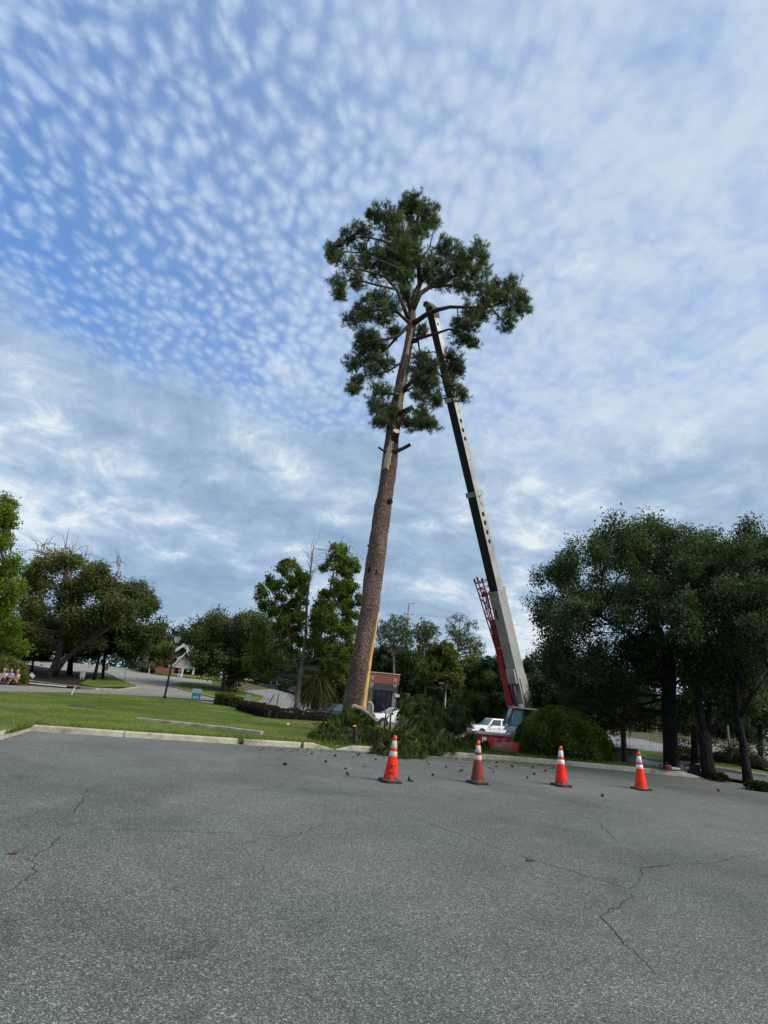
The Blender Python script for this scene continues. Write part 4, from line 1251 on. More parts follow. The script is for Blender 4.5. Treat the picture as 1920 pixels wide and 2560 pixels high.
cq('cab_skirt', [(xl - .10, y0 - .1, zb - .33), (xr - .12, y0 - .1, zb - .36), (xr, y0 - .1, zb - .04), (xl + .1, y0 - .1, zb - .04)], mat('skirt_grey', (.25, .30, .33), .4, var=.2, scale=3), th=1.0)
cq('cab_roof', [(xm - .05, y0 - .08, zt_ + .03), (xr + .95, y0 - .08, zt_ + .0), (xr + .95, y0 - .08, zt_ + .09), (xm - .05, y0 - .08, zt_ + .12)], CPLT, th=1.2)
cq('cab_rear', [(xr + .05, y0 + .25, zb - .4), (xr + .8, y0 + .25, zb - .4), (xr + .8, y0 + .25, zt_ - .02), (xr + .05, y0 + .25, zt_ - .02)], CDRK, th=.9)
m_ = MB(); m_.tube([np.array((xr + .5, y0 + .2, zb - .1)) - CO, np.array((xr + .8, y0 + .2, zt_ - .05)) - CO], .03, 6); m_.build('strut', CHRM, cab)
m_ = MB(); m_.lathe([(1.15, 0), (1.15, .18), (1.0, .3)], 24, (Pf[0] + .6 - CO[0], 36.5 - CO[1], dzt - CO[2])); m_.build('slewing_ring', CDRK, crane)
m_ = MB(); m_.box((Pf[0] + 1.6 - CO[0], 36.5 - CO[1], dzt + .75 - CO[2]), (2.4, 1.6, 1.0)); m_.build('counterweight', CRED, crane, bevel=.05)
m_ = MB(); m_.hexa([np.array(p) - CO for p in ((dx0 + 2.35, 35.5, dzt + .003), (dx0 + 2.95, 35.5, dzt + .003), (dx0 + 2.95, 35.9, dzt + .003), (dx0 + 2.35, 35.9, dzt + .003), (dx0 + 2.55, 35.5, dzt + .5), (dx0 + 2.72, 35.5, dzt + .5), (dx0 + 2.72, 35.9, dzt + .5), (dx0 + 2.55, 35.9, dzt + .5))]); m_.build('deck_locker', CWHT, crane, bevel=.02)

# ------------------------------------------------------------------ traffic cones
def cone_mat(name, col, dirt, grime):
    mt = bpy.data.materials.new(name); mt.use_nodes = True
    k = NT(mt.node_tree); b = k.n['Principled BSDF']
    tc = k.new('ShaderNodeTexCoord').outputs['Object']
    z = k.new('ShaderNodeSeparateXYZ', ins={0: tc}).outputs[2]
    n = k.noise(tc, 9, 5, .65); n2 = k.noise(tc, 28, 3, .6)
    d = k.m('ADD', k.ss(k.m('SUBTRACT', z, k.m('MULTIPLY', n, .22)), .10, -.06, 0, grime), k.m('MULTIPLY', k.ss(k.m('ADD', n, k.m('MULTIPLY', n2, .4)), .62, .86), dirt))
    k.set(b, 'Base Color', k.mix(k.m('MINIMUM', d, 1.0), col, (.06, .045, .035)))
    k.set(b, 'Roughness', .6); k.set(b, 'Specular IOR Level', .2)
    return mt


ORNG = cone_mat('cone_orange', (1.0, .038, .004), .18, .5)
ORNG1 = cone_mat('lettered_cone_orange', (1.0, .022, .004), .28, .8)
ORNG3 = cone_mat('shrub_cone_orange', (1.0, .018, .006), .2, .8)
ORNG2 = cone_mat('faded_cone_red', (.27, .035, .022), .55, .7)
TIPO = mat('cone_tip_orange', (.85, .12, .03), .55, var=.2, scale=12)
BAND = mat('reflective_band', (.74, .75, .76), .45, var=.12, scale=14)
BANDD = mat('scuffed_band', (.66, .62, .54), .6, col2=(.44, .36, .30), scale=16, dirt=.5)
RBASE = mat('cone_base_rubber', (.024, .024, .024), .85, var=.4, scale=12, dirt=.5)
INK = mat('stencil_ink', (.035, .012, .010), .8, var=.4, scale=30)


def cr(z):                                      # cone radius at height z
    return .155 - (.155 - .034) * (z - .045) / (.895 - .045)


def make_cone(label, loc, rz, body_m, band_m, tip_m, letters=None, lean=(0, 0)):
    e = empty('traffic_cone', loc, rz, label=label, cat='traffic cone', group='cones set out across the lot')
    e.rotation_euler = (lean[0], lean[1], rz)
    w = .215; c_ = .06
    octo = [(-w + c_, -w), (w - c_, -w), (w, -w + c_), (w, w - c_), (w - c_, w), (-w + c_, w), (-w, w - c_), (-w, -w + c_)]
    m_ = MB(); m_.prism(octo, (0, 0, .002), (1, 0, 0), (0, 1, 0), (0, 0, 1), .043); m_.build('base', RBASE, e, bevel=.008)
    m_ = MB(); m_.lathe([(.185, .046), (.17, .05), (cr(.07), .07)] + [(cr(z), z) for z in np.linspace(.12, .86, 12)] + [(.036, .885), (.03, .905), (.016, .912)], 32); m_.build('body', body_m, e, smooth=True)
    for z0, z1 in ((.50, .60), (.66, .81)):
        m_ = MB(); n = 32; vs = []; fs = []
        zs = [z0, z0 + .003, z1 - .003, z1]; rs = [0, .0035, .0035, 0]
        for z, q in zip(zs, rs):
            for k in range(n):
                a = 2 * math.pi * k / n; vs.append(((cr(z) + q) * math.cos(a), (cr(z) + q) * math.sin(a), z))
        for i in range(3):
            for k in range(n):
                fs.append((i * n + k, i * n + (k + 1) % n, (i + 1) * n + (k + 1) % n, (i + 1) * n + k))
        m_.add(vs, fs); m_.build('reflective_band', band_m, e, smooth=True)
    m_ = MB(); m_.lathe([(cr(.825) + .002, .825), (cr(.87) + .002, .87), (.037, .89), (.031, .908), (.012, .915)], 24); m_.build('tip', tip_m, e, smooth=True)
    if letters:
        for txt, z, sz in letters:
            vs, fs = text_faces(txt, sz)
            m_ = MB(); q = []
            for x, y, _ in vs:
                r_ = cr(z + y) + .002; a = -math.pi / 2 - rz + x / r_
                q.append((r_ * math.cos(a), r_ * math.sin(a), z + y))
            m_.add(q, fs); m_.build('stencilled_letters', INK, e)
    return e


c1, c2, c3, c4 = gd(975, 1955), gd(1193, 1959), gd(1403, 1965), gd(1603, 1974)
make_cone('orange cone with black stencilled letters and torn white bands, nearest the brush pile', c1, R(20), ORNG1, BANDD, TIPO, [('URY', .30, .115), ('UG', .185, .10)], (R(1.0), R(2.0)))
make_cone('dull dark red cone with an orange tip and grimy bands', c2, R(24), ORNG2, BANDD, TIPO)
make_cone('bright orange cone with a blackened foot in front of the round shrub', c3, R(21), ORNG3, BAND, TIPO)
make_cone('clean bright orange cone farthest from the brush pile, towards the oaks', c4, R(27), ORNG, BAND, TIPO, None, (0, R(-1.5)))

# pine cones and bits of bark knocked down onto the asphalt
PCM = mat('pine_cone', (.045, .030, .020), .9, var=.5, scale=40)
m_ = MB()
for i in range(7):
    z = .01 + i * .012
    r_ = .036 * math.sin(math.pi * (i + .9) / 8.2)
    for k in range(6):
        a = k * math.pi / 3 + i * .5
        m_.add([(r_ * .4 * math.cos(a - .5), r_ * .4 * math.sin(a - .5), z), (r_ * 1.15 * math.cos(a), r_ * 1.15 * math.sin(a), z + .014), (r_ * .4 * math.cos(a + .5), r_ * .4 * math.sin(a + .5), z), (r_ * .3 * math.cos(a), r_ * .3 * math.sin(a), z - .012)], [(0, 1, 2), (0, 3, 1), (1, 3, 2)])
m_.lathe([(.012, .0), (.02, .04), (.006, .09)], 6)
pc0 = m_.build('pine_cone', PCM)
spots = [(1060, 1901), (1065, 1906), (1070, 1913), (1079, 1942), (1151, 1927), (1116, 1920), (1099, 1891), (994, 1899), (936, 1903), (871, 1942), (896, 1892), (776, 1888), (833, 1892), (809, 1907), (706, 1913), (1335, 1921), (1363, 1931), (1244, 1920), (1316, 1947), (1339, 1938), (1285, 1920), (1150, 1931), (1508, 1992), (1801, 1981), (1246, 1908), (902, 1888), (860, 1925), (1020, 1900), (1232, 1934), (1200, 1936)]
for i, (x, y) in enumerate(spots):
    o = pc0 if i == 0 else link(pc0.copy())
    p = gd(x, y, .004); o.location = Vector(p + (0, 0, .03)); s = random.uniform(.75, 1.25)
    o.scale = (s, s, s); o.rotation_euler = (R(75 + random.uniform(-15, 25)), 0, random.uniform(0, 6.28))
    tag(o, 'small dark pine cone lying loose on the asphalt near the cones', 'pine cone', 'pine cones scattered on the lot')
m_ = MB(); m_.add([(-.06, 0, 0), (.05, .02, 0), (.09, -.03, 0), (-.03, -.05, 0), (-.05, -.01, .12), (.0, -.02, .05)], [(0, 1, 2, 3), (0, 4, 5, 1), (0, 3, 4), (3, 2, 5, 4), (1, 5, 2)])
o = m_.build('bark_chunk', PCM); o.location = Vector(gd(1026, 1953, .005)); tag(o, 'dark upright bark chunk on the asphalt beside the lettered cone', 'bark')
LEAFB = foliage('fallen_leaf', (.20, .06, .02), (.24, .085, .03), (.24, .085, .03), .2)
for i, (x, y, lab) in enumerate(((36, 2133, 'curled orange brown leaf lying on the asphalt at the left edge'), (1325, 2151, 'flat dark brown leaf lying on the asphalt along the long crack'))):
    p = gd(x, y, .006); m_ = MB(); L = .06 if i == 0 else .075
    m_.add([(-L, 0, .006), (-L * .3, L * .45, .002), (L * .4, L * .4, .012), (L, 0, .03 * (1 - i)), (L * .4, -L * .4, .01), (-L * .3, -L * .45, .004), (0, 0, .014)], [(0, 6, 1), (1, 6, 2), (2, 6, 3), (3, 6, 4), (4, 6, 5), (5, 6, 0)])
    o = m_.build('fallen_leaf', mat('dry_leaf_%s' % ('orange', 'brown')[i], ((.17, .065, .03), (.09, .042, .032))[i], .8, var=.3, scale=40)); o.location = Vector(p); o.rotation_euler = (0, 0, .4)
    tag(o, lab, 'leaf')
for i, (x0, y0, x1, y1) in enumerate(((1152, 1916, 1168, 1917), (1222, 1918, 1236, 1925), (908, 1916, 915, 1916), (1118, 1895, 1130, 1897))):
    a, b = gd(x0, y0, .012), gd(x1, y1, .012); m_ = MB(); m_.tube([(0, 0, 0), (b - a) * .5 + (0, .02, .006), b - a], [.009, .008, .004], 6)
    o = m_.build('fallen_twig', PLIMB); o.location = Vector(a); tag(o, 'thin dry twig lying flat on the asphalt by the kerb', 'twig', 'twigs scattered on the lot')

# ------------------------------------------------------------------ the heap of cut boughs
def bough(label, stem, blobs, n_needle, L, seed, dens=1.0, r0=.05, mt=NEED2):
    """stem and blobs in photograph pixels with their real distance Y; blob: (x, y, rx, ry, Y)"""
    g = np.random.default_rng(seed)
    sp = [at(*q) for q in stem]
    base = np.array([sp[0][0], sp[0][1], float(T(sp[0][0], sp[0][1])) + .1])
    e = empty('pine_bough', base, label=label, cat='branch', group='cut boughs heaped under the pine')
    m_ = MB(); m_.tube([p - base for p in sp], [r0 * (1 - .75 * i / max(1, len(sp) - 1)) for i in range(len(sp))], 8, rough=.15, seed=seed); m_.build('stem', PLIMB, e, smooth=True)
    C = []; D = []; tw = MB(); an = np.array(sp)
    for x, y, rx, ry, Y_ in blobs:
        c = at(x, y, Y_); a, b = px2m(rx, c), px2m(ry, c)
        n = int(dens * (30 + 95 * a * b))
        off = unit(n, g) * (g.random((n, 1)) ** .4)
        p = c + off * np.array([a, (a + b) * .5, b])
        gz = np.array([float(T(q[0], q[1])) for q in p]) + .03
        lotz = p[:, 1] < np.interp(p[:, 0], [k_[0] for k_ in KERB[2:]], [k_[1] for k_ in KERB[2:]])
        p[:, 2] = np.maximum(p[:, 2], np.where(lotz, .06, gz + .10))
        C.append(p); D.append(norm(off * .8 + unit(n, g) * .4 + np.array([0, 0, -.75])))
        na = an[int(np.argmin(np.linalg.norm(an - c, axis=1)))]
        path = limb_path(na, c, .06, g, 4)
        tw.tube([q - base for q in path], [.022, .018, .014, .008], 5, cap=False)
        for q in p[::4]:
            tw.tube([v - base for v in limb_path(path[int(g.integers(1, 4))], q, .05, g, 3)], [.011, .009, .005], 4, cap=False)
    tw.build('twigs', PLIMB, e, smooth=True)
    C = np.concatenate(C); D = np.concatenate(D)
    Vn, tn = needle_tufts(C - base, D, n_needle, L, .0085, g, .75, .36)
    Vn[:, 2] = np.maximum(Vn[:, 2], .012 - base[2])
    tag(raw_mesh('needles', Vn, 3, mt, e, tn), kind='stuff')
    return e


DKN = foliage('greyer_pine_needles', (.030, .054, .018), (.105, .140, .048), (.25, .27, .11), .36)  # close to the cut needles, slightly greyer green
bough('green pine bough at the left end of the heap, in front of the hedge', [(905, 1842, 21), (870, 1822, 21), (830, 1815, 21), (795, 1825, 21)], [(800, 1836, 24, 16, 20.5), (820, 1818, 28, 20, 21), (845, 1806, 28, 22, 21.5), (868, 1796, 26, 22, 21.8), (790, 1846, 20, 12, 20), (840, 1838, 30, 18, 20.3), (812, 1850, 24, 12, 19.5)], 38, .26, 61, 1.5)
bough('pine bough leaning against the trunk foot below the sawn log', [(930, 1830, 21), (905, 1810, 21.5), (885, 1795, 22)], [(890, 1790, 26, 20, 22.2), (915, 1800, 24, 20, 21.8), (880, 1815, 30, 22, 21.3), (912, 1830, 26, 22, 20.6), (865, 1840, 26, 18, 20.2), (895, 1852, 26, 14, 19.6), (855, 1858, 20, 9, 19.2)], 38, .26, 62, 1.5)
bough('brownish tangled bough lying over the kerb behind the lettered cone', [(1020, 1800, 20), (985, 1830, 19.4), (955, 1855, 18.8), (945, 1880, 18.3)], [(945, 1835, 26, 22, 19.6), (960, 1862, 28, 22, 18.8), (985, 1845, 28, 22, 19.2), (950, 1882, 22, 14, 18.1), (978, 1880, 24, 16, 18.0), (1010, 1825, 26, 22, 19.8)], 36, .22, 63, 1.35, mt=foliage('brown_green_needles', (.026, .036, .014), (.10, .105, .042), (.27, .23, .11), .28))
bough('green pine bough drooping over the kerb onto the asphalt', [(1040, 1815, 19.6), (1025, 1840, 18.9), (1015, 1865, 18.2)], [(1010, 1850, 24, 20, 18.7), (1035, 1862, 26, 20, 18.5), (1015, 1878, 24, 14, 17.9), (1045, 1880, 18, 12, 18.1), (1000, 1890, 18, 7, 17.7), (1035, 1840, 26, 18, 19.1)], 40, .27, 64, 1.5)
bough('tall rounded heap of drooping pine needles right of the white car', [(1050, 1840, 21), (1045, 1790, 21.4), (1040, 1750, 21.8)], [(1020, 1772, 26, 26, 21.4), (1040, 1752, 26, 18, 21.8), (1068, 1756, 26, 20, 21.9), (1050, 1780, 32, 26, 21.2), (1082, 1785, 24, 26, 21.6), (1020, 1802, 26, 22, 20.9), (1060, 1812, 30, 24, 20.6), (1085, 1820, 22, 22, 20.8)], 44, .30, 65, 1.6, mt=DKN)
bough('dark pine bough in the middle of the heap above the kerb', [(1090, 1870, 19.8), (1070, 1850, 20), (1050, 1830, 20.2)], [(1065, 1845, 28, 22, 20), (1085, 1860, 26, 20, 19.7), (1105, 1845, 26, 24, 20.2), (1110, 1868, 24, 16, 19.8), (1075, 1875, 20, 11, 19.5)], 42, .28, 66, 1.5, mt=DKN)
bough('rounded pine bough in front of the white pickup bonnet', [(1130, 1830, 24), (1140, 1800, 24.4), (1150, 1782, 24.6)], [(1125, 1782, 22, 18, 24.6), (1148, 1776, 22, 14, 25), (1160, 1795, 20, 20, 24.6), (1135, 1808, 26, 20, 24.2), (1110, 1805, 18, 20, 24)], 40, .30, 67, 1.6, mt=DKN)
bough('low pine bough along the kerb left of the dark red cone', [(1190, 1880, 20.8), (1160, 1868, 20.9), (1130, 1860, 21)], [(1135, 1855, 24, 20, 21.2), (1160, 1862, 24, 18, 21.3), (1185, 1872, 22, 14, 21.2), (1150, 1882, 24, 9, 20.4), (1175, 1845, 18, 16, 22)], 36, .26, 68, 1.3)
bough('low pine bough along the kerb between the dark red cone and the shrub', [(1290, 1895, 21.2), (1250, 1885, 21.3), (1215, 1878, 21.3)], [(1205, 1878, 20, 13, 21.4), (1230, 1886, 22, 9, 21.4), (1255, 1888, 20, 8, 21.5), (1210, 1862, 14, 12, 22.4), (1278, 1893, 16, 5, 21.4)], 34, .24, 69, 1.2)

# sawn logs and the slab of bark by the heap
def log(name, label, cat, pts, rad, mt, ends=(True, True), seed=0):
    P = [at(*q) for q in pts]; b = P[0].copy(); b[2] = float(T(b[0], b[1])) + .1
    e = empty(name, b, label=label, cat=cat)
    m_ = MB(); m_.tube([p - b for p in P], rad, 12, rough=.14, seed=seed); m_.build('bark', mt, e)
    for on, p, q, r_ in ((ends[0], P[0], P[1], rad[0]), (ends[1], P[-1], P[-2], rad[-1])):
        if on:
            d = norm((p - q)[None])[0]
            m_ = MB(); m_.tube([p - b - d * .01, p - b + d * .008], [r_ * .9, r_ * .9], 14); m_.build('sawn_end', CUTW, e)
    return e


LICH = bark('lichen_bark', (.24, .21, .16), (.34, .31, .24), (.06, .05, .04), (14, 14, 7), .01)
DBRK = bark('dark_log_bark', (.055, .04, .033), (.09, .065, .05), (.015, .012, .01), (12, 12, 5), .015)
log('sawn_limb', 'lichen-grey sawn limb jutting from the heap across the trunk foot', 'log', [(883, 1765, 20.6), (905, 1772, 20.9), (922, 1786, 21), (940, 1803, 21.1)], [.075, .08, .07, .055], LICH, (True, False), 5)
log('sawn_stump', 'dark upright sawn log with pale cut top behind the kerb', 'log', [(887, 1815, 18.75), (888, 1832, 18.8), (887, 1858, 18.85)], [.062, .068, .075], DBRK, (True, False), 6)
log('bark_slab', 'reddish brown split log lying on the grass by the hedge', 'log', [(716, 1822, 27), (740, 1820, 27), (765, 1820, 27), (780, 1816, 27)], [.13, .16, .16, .11], bark('red_slab_bark', (.20, .11, .075), (.26, .16, .11), (.05, .03, .02), (7, 7, 7), .02), (True, True), 7)
log('split_wood_chunk', 'pale split chunk of wood lying on the grass left of the logs', 'wood', [(714, 1815, 26.6), (719, 1813, 26.6), (723, 1816, 26.5)], [.07, .11, .06], CUTW, (False, False), 8)
log('thin_log', 'thin grey brown log on the grass close behind the kerb', 'log', [(805, 1856, 18.9), (835, 1856, 18.9), (868, 1858, 18.8)], [.035, .04, .03], PLIMB, (False, False), 9)
log('bark_strip', 'curled strips of red bark lying on top of the split log', 'bark', [(735, 1811, 27.4), (750, 1812, 27.4), (768, 1811, 27.4), (795, 1806, 27.5)], [.04, .07, .06, .05], bark('red_slab_bark', (0, 0, 0), (0, 0, 0), (0, 0, 0)), (False, False), 10)
for lab, st in (('bare dark forked branch sticking up in front of the white car', [[(962, 1812, 21), (965, 1785, 21.2), (958, 1765, 21.3), (938, 1752, 21.4)], [(966, 1800, 21.1), (975, 1780, 21.2), (985, 1772, 21.2)], [(958, 1765, 21.3), (957, 1755, 21.3)]]), ('bare crooked branch rising beside the tall heap of needles', [[(975, 1815, 20.8), (977, 1785, 21.2), (992, 1765, 21.4), (1008, 1742, 21.5)], [(992, 1765, 21.4), (1000, 1748, 21.3), (1002, 1730, 21.3)], [(977, 1785, 21.2), (990, 1782, 21.2), (1010, 1778, 21.3)]])):
    b = at(*st[0][0]); b[2] = .1
    e = empty('bare_branch', b, label=lab, cat='branch')
    for i, pl in enumerate(st):
        P = [at(*q) - b for q in pl]
        if i == 0: P = [P[0] - (0, 0, .5)] + P
        m_ = MB(); m_.tube(P, [(.045 if i == 0 else .025) * (1 - .8 * j / (len(P) - 1)) for j in range(len(P))], 6, rough=.2, seed=i); m_.build('fork', DBRK, e)

# ------------------------------------------------------------------ clipped shrub and hedges
def shrub(name, label, c, rx, ry, rz, n, size, leafm, seed, cat='shrub', group=None, lump=.08, core=.86):
    g = np.random.default_rng(seed); c = np.asarray(c, float)
    e = empty(name, c, label=label, cat=cat, group=group)
    u = unit(n, g); u[:, 2] = np.abs(u[:, 2]) * 1.0 - .12 * g.random(n)
    u = norm(u)
    ph = g.random(9) * 6.28
    ang = np.arctan2(u[:, 1], u[:, 0])
    lm = 1 + lump * (np.sin(5 * ang + ph[0] + 4 * u[:, 2]) * .5 + np.sin(9 * ang - 7 * u[:, 2] + ph[1]) * .35 + np.sin(14 * ang + 11 * u[:, 2] + ph[2]) * .25)
    depth_ = 1 - .22 * g.random(n) ** 2.2
    P = u * np.array([rx, ry, rz]) * (lm * depth_)[:, None]
    P[:, 2] = np.maximum(P[:, 2], .03)
    a = norm(u * .55 + unit(n, g)); b = norm(np.cross(a, unit(n, g)))
    L = size * (.6 + .8 * g.random((n, 1)))
    V = np.stack([P - a * L * .5, P + b * L * .26, P + a * L * .5, P - b * L * .26], 1).reshape(-1, 3)
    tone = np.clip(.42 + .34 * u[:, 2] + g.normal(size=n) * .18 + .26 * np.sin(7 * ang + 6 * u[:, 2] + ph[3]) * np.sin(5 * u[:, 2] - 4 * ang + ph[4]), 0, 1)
    tag(raw_mesh('foliage', V, 4, leafm, e, tone), kind='stuff')
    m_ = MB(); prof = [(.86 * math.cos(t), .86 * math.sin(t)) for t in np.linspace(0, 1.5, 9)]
    m_.lathe([(r_, z) for r_, z in prof], 20); o = m_.build('dark_core', mat('shrub_inside', (.015, .017, .010), .95, var=.4, scale=12), e, smooth=True); o.scale = (rx * core, ry * core, rz * core)  # solid near-black body; the shade between the leaves is put into it
    return e


SHR = foliage('shrub_leaves', (.015, .032, .006), (.062, .096, .016), (.21, .245, .055), .30, .0)
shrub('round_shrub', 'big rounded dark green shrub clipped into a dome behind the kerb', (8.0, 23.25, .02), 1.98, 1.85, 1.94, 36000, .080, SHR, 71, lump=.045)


def hedge(name, label, pts, w, h, n, size, leafm, seed, cat='hedge', inside=True):
    g = np.random.default_rng(seed); pts = [np.asarray(p, float) for p in pts]
    o = pts[0].copy(); e = empty(name, o, label=label, cat=cat)
    sg = [np.linalg.norm(b[:2] - a[:2]) for a, b in zip(pts[:-1], pts[1:])]; cu = np.concatenate([[0], np.cumsum(sg)])
    s = g.random(n) * cu[-1]; i = np.clip(np.searchsorted(cu, s) - 1, 0, len(sg) - 1)
    A = np.array(pts)[i]; B = np.array(pts)[i + 1]; f_ = ((s - cu[i]) / np.array(sg)[i])[:, None]
    c = A + (B - A) * f_; d = norm(B - A); sd = np.stack([-d[:, 1], d[:, 0], np.zeros(n)], 1)
    t_ = g.random(n) * (w + 2 * h)                # walk around the cross section: side, top, side
    u = np.where(t_ < h, -w / 2, np.where(t_ < h + w, t_ - h - w / 2, w / 2)); z = np.where(t_ < h, t_, np.where(t_ < h + w, h, w + 2 * h - t_))
    wob = .06 * np.sin(s * 3.1) + .05 * np.sin(s * 7.7 + 1)
    P = c + sd * (u * (1 - .15 * g.random(n)))[:, None] + np.array([0, 0, 1.0]) * (z * (1 - .1 * g.random(n)) + wob * (z / h))[:, None]
    a = unit(n, g); b = norm(np.cross(a, unit(n, g))); L = size * (.6 + .8 * g.random((n, 1)))
    V = np.stack([P - a * L * .5, P + b * L * .28, P + a * L * .5, P - b * L * .28], 1).reshape(-1, 3) - o
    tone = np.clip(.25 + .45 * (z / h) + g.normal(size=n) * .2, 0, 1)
    tag(raw_mesh('foliage', V, 4, leafm, e, tone), kind='stuff')
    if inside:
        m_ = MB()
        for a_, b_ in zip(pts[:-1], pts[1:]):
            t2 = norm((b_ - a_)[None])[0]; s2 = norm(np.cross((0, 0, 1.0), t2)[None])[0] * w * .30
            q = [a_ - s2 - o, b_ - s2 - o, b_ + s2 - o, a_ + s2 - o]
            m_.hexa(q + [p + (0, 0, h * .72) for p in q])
        m_.build('dark_core', mat('shrub_inside', (0, 0, 0)), e)  # solid dark boxes stand for the shade inside the hedge
    return e


DHG = foliage('dark_hedge_leaves', (.012, .012, .010), (.030, .026, .020), (.070, .055, .035), .15)
GHG = foliage('green_hedge_leaves', (.03, .045, .012), (.075, .085, .025), (.15, .14, .05), .2)
def gz(px, py, z0=.1):
    p = gt(px, py, z0); return np.array([p[0], p[1], float(T(p[0], p[1])) + z0])
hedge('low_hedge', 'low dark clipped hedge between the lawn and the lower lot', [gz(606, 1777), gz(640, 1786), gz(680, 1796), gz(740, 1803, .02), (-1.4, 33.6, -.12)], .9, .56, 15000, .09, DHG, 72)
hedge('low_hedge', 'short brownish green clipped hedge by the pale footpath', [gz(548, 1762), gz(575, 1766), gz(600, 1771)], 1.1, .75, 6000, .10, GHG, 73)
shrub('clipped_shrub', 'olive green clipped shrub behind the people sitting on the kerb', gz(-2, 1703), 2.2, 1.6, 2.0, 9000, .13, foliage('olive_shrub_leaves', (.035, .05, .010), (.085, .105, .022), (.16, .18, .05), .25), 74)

# ------------------------------------------------------------------ broad-leaved trees
OAKB = bark('oak_bark', (.014, .012, .011), (.025, .021, .018), (.010, .009, .008), (7, 7, 2), .03)
GREYB = bark('grey_bark', (.15, .13, .11), (.24, .21, .18), (.05, .04, .035), (9, 9, 3), .02)
BRWB = bark('brown_bark', (.10, .078, .062), (.15, .12, .10), (.03, .025, .02), (8, 8, 3), .02)
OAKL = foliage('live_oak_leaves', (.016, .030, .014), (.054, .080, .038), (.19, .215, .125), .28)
OAKL2 = foliage('shaded_oak_leaves', (.010, .019, .010), (.027, .042, .020), (.080, .095, .050), .22)  # darker copy of the live oak leaves; shade put into the colour
LFT = foliage('bright_tree_leaves', (.040, .072, .010), (.105, .160, .020), (.22, .26, .050), .35)
OLD = foliage('ochre_oak_leaves', (.028, .044, .013), (.074, .092, .028), (.185, .180, .068), .25)
GUM = foliage('sweetgum_leaves', (.030, .060, .014), (.085, .130, .028), (.22, .24, .060), .35)
YEL = foliage('yellow_green_leaves', (.036, .056, .014), (.092, .112, .030), (.175, .18, .062), .35)
MIDL = foliage('mid_green_leaves', (.022, .036, .014), (.064, .082, .034), (.155, .165, .080), .25)
FARL = foliage('far_tree_leaves', (.020, .036, .022), (.042, .062, .036), (.080, .100, .055), .2)
MOSS = foliage('hanging_moss', (.035, .038, .026), (.075, .078, .055), (.13, .13, .095), .3)


def tpx(pts, widths):
    """trunk through photograph points (x, y, Y) with widths in pixels"""
    P = [at(*p) for p in pts]
    return P, [px2m(w, p) / 2 for w, p in zip(widths, P)]


def foot(P):                                    # stand a trunk on the land
    p = P[0]; z = float(T(p[0], p[1])) + .04
    P[0] = np.array([p[0], p[1], z - .1]); return np.array([p[0], p[1], z])


def moss(e, base, pts, n, L, seed):
    g = np.random.default_rng(seed); C = []
    for c, r in pts:
        C.append(c + g.normal(size=(n, 3)) * r * .45)
    C = np.concatenate(C); m_ = len(C); K = 3
    l = L * (.25 + .9 * g.random((m_, 1)) ** 2)
    a = g.random(m_) * 3.14; s_ = np.stack([np.cos(a), np.sin(a), np.zeros(m_)], 1) * .016
    dn = np.array([0, 0, -1.0]); j = g.normal(size=(m_, 3)) * .06
    V = np.stack([C - s_, C + s_, C + s_ * .5 + dn * l + j, C - s_ * .2 + dn * l * 1.05 + j], 1).reshape(-1, 3) - base
    return tag(raw_mesh('hanging_moss', V, 4, MOSS, e, g.random(m_)), kind='stuff')


# the three oaks on the right
def oak(label, trunks, polys, per, seed, leafm=OAKL, size=.082, Y=22.0, spread=3.2, r=(26, 44), n=60, lr=.045, sub=11):
    tr_ = [tpx(*t) for t in trunks]; b = foot(tr_[0][0])
    bl_ = []
    for i, (poly, n_, Y_, sp_) in enumerate(polys):
        bl_ += blobs_in(poly, n_, r[0], r[1], Y_, sp_, seed + i)
    return tree('oak_tree', label, b, tr_, bl_, per, size, leafm, OAKB, seed, lr=lr, sub=16, clump=.5)


z3 = lambda L: [(1140 + x * .4702, 1252 + y * .4702) for x, y in L]
oak('big dark live oak with a thick straight trunk behind the farthest cone',
    [([(1680, 1928, 22.5), (1676, 1860, 22.5), (1673, 1780, 22.4), (1672, 1700, 22.3), (1668, 1620, 22.2)], [40, 35, 34, 34, 28]), ([(1673, 1720, 22.4), (1630, 1640, 21.8), (1570, 1580, 21.2), (1500, 1540, 20.8)], [24, 18, 12, 7]), ([(1668, 1640, 22.2), (1690, 1560, 22.8), (1680, 1460, 23.2), (1640, 1380, 23.4)], [24, 18, 12, 6]), ([(1668, 1630, 22.2), (1620, 1520, 22), (1580, 1430, 22), (1570, 1350, 22)], [22, 16, 11, 5])],
    [(z3([(830, 130), (900, 95), (1000, 120), (1090, 130), (1150, 190), (1180, 330), (1190, 520), (1100, 640), (950, 660), (820, 640), (700, 660), (560, 720), (480, 700), (440, 600), (430, 530), (500, 480), (470, 390), (560, 320), (630, 230), (720, 190)]), 88, 21.8, 3.6),
     (z3([(480, 760), (650, 720), (900, 720), (1150, 720), (1180, 900), (1080, 960), (900, 1000), (700, 1010), (540, 980), (470, 880)]), 46, 23.5, 3.0),
     (z3([(560, 960), (900, 980), (1090, 960), (1090, 1040), (820, 1090), (600, 1060)]), 16, 26.0, 2.0)], 800, 81)
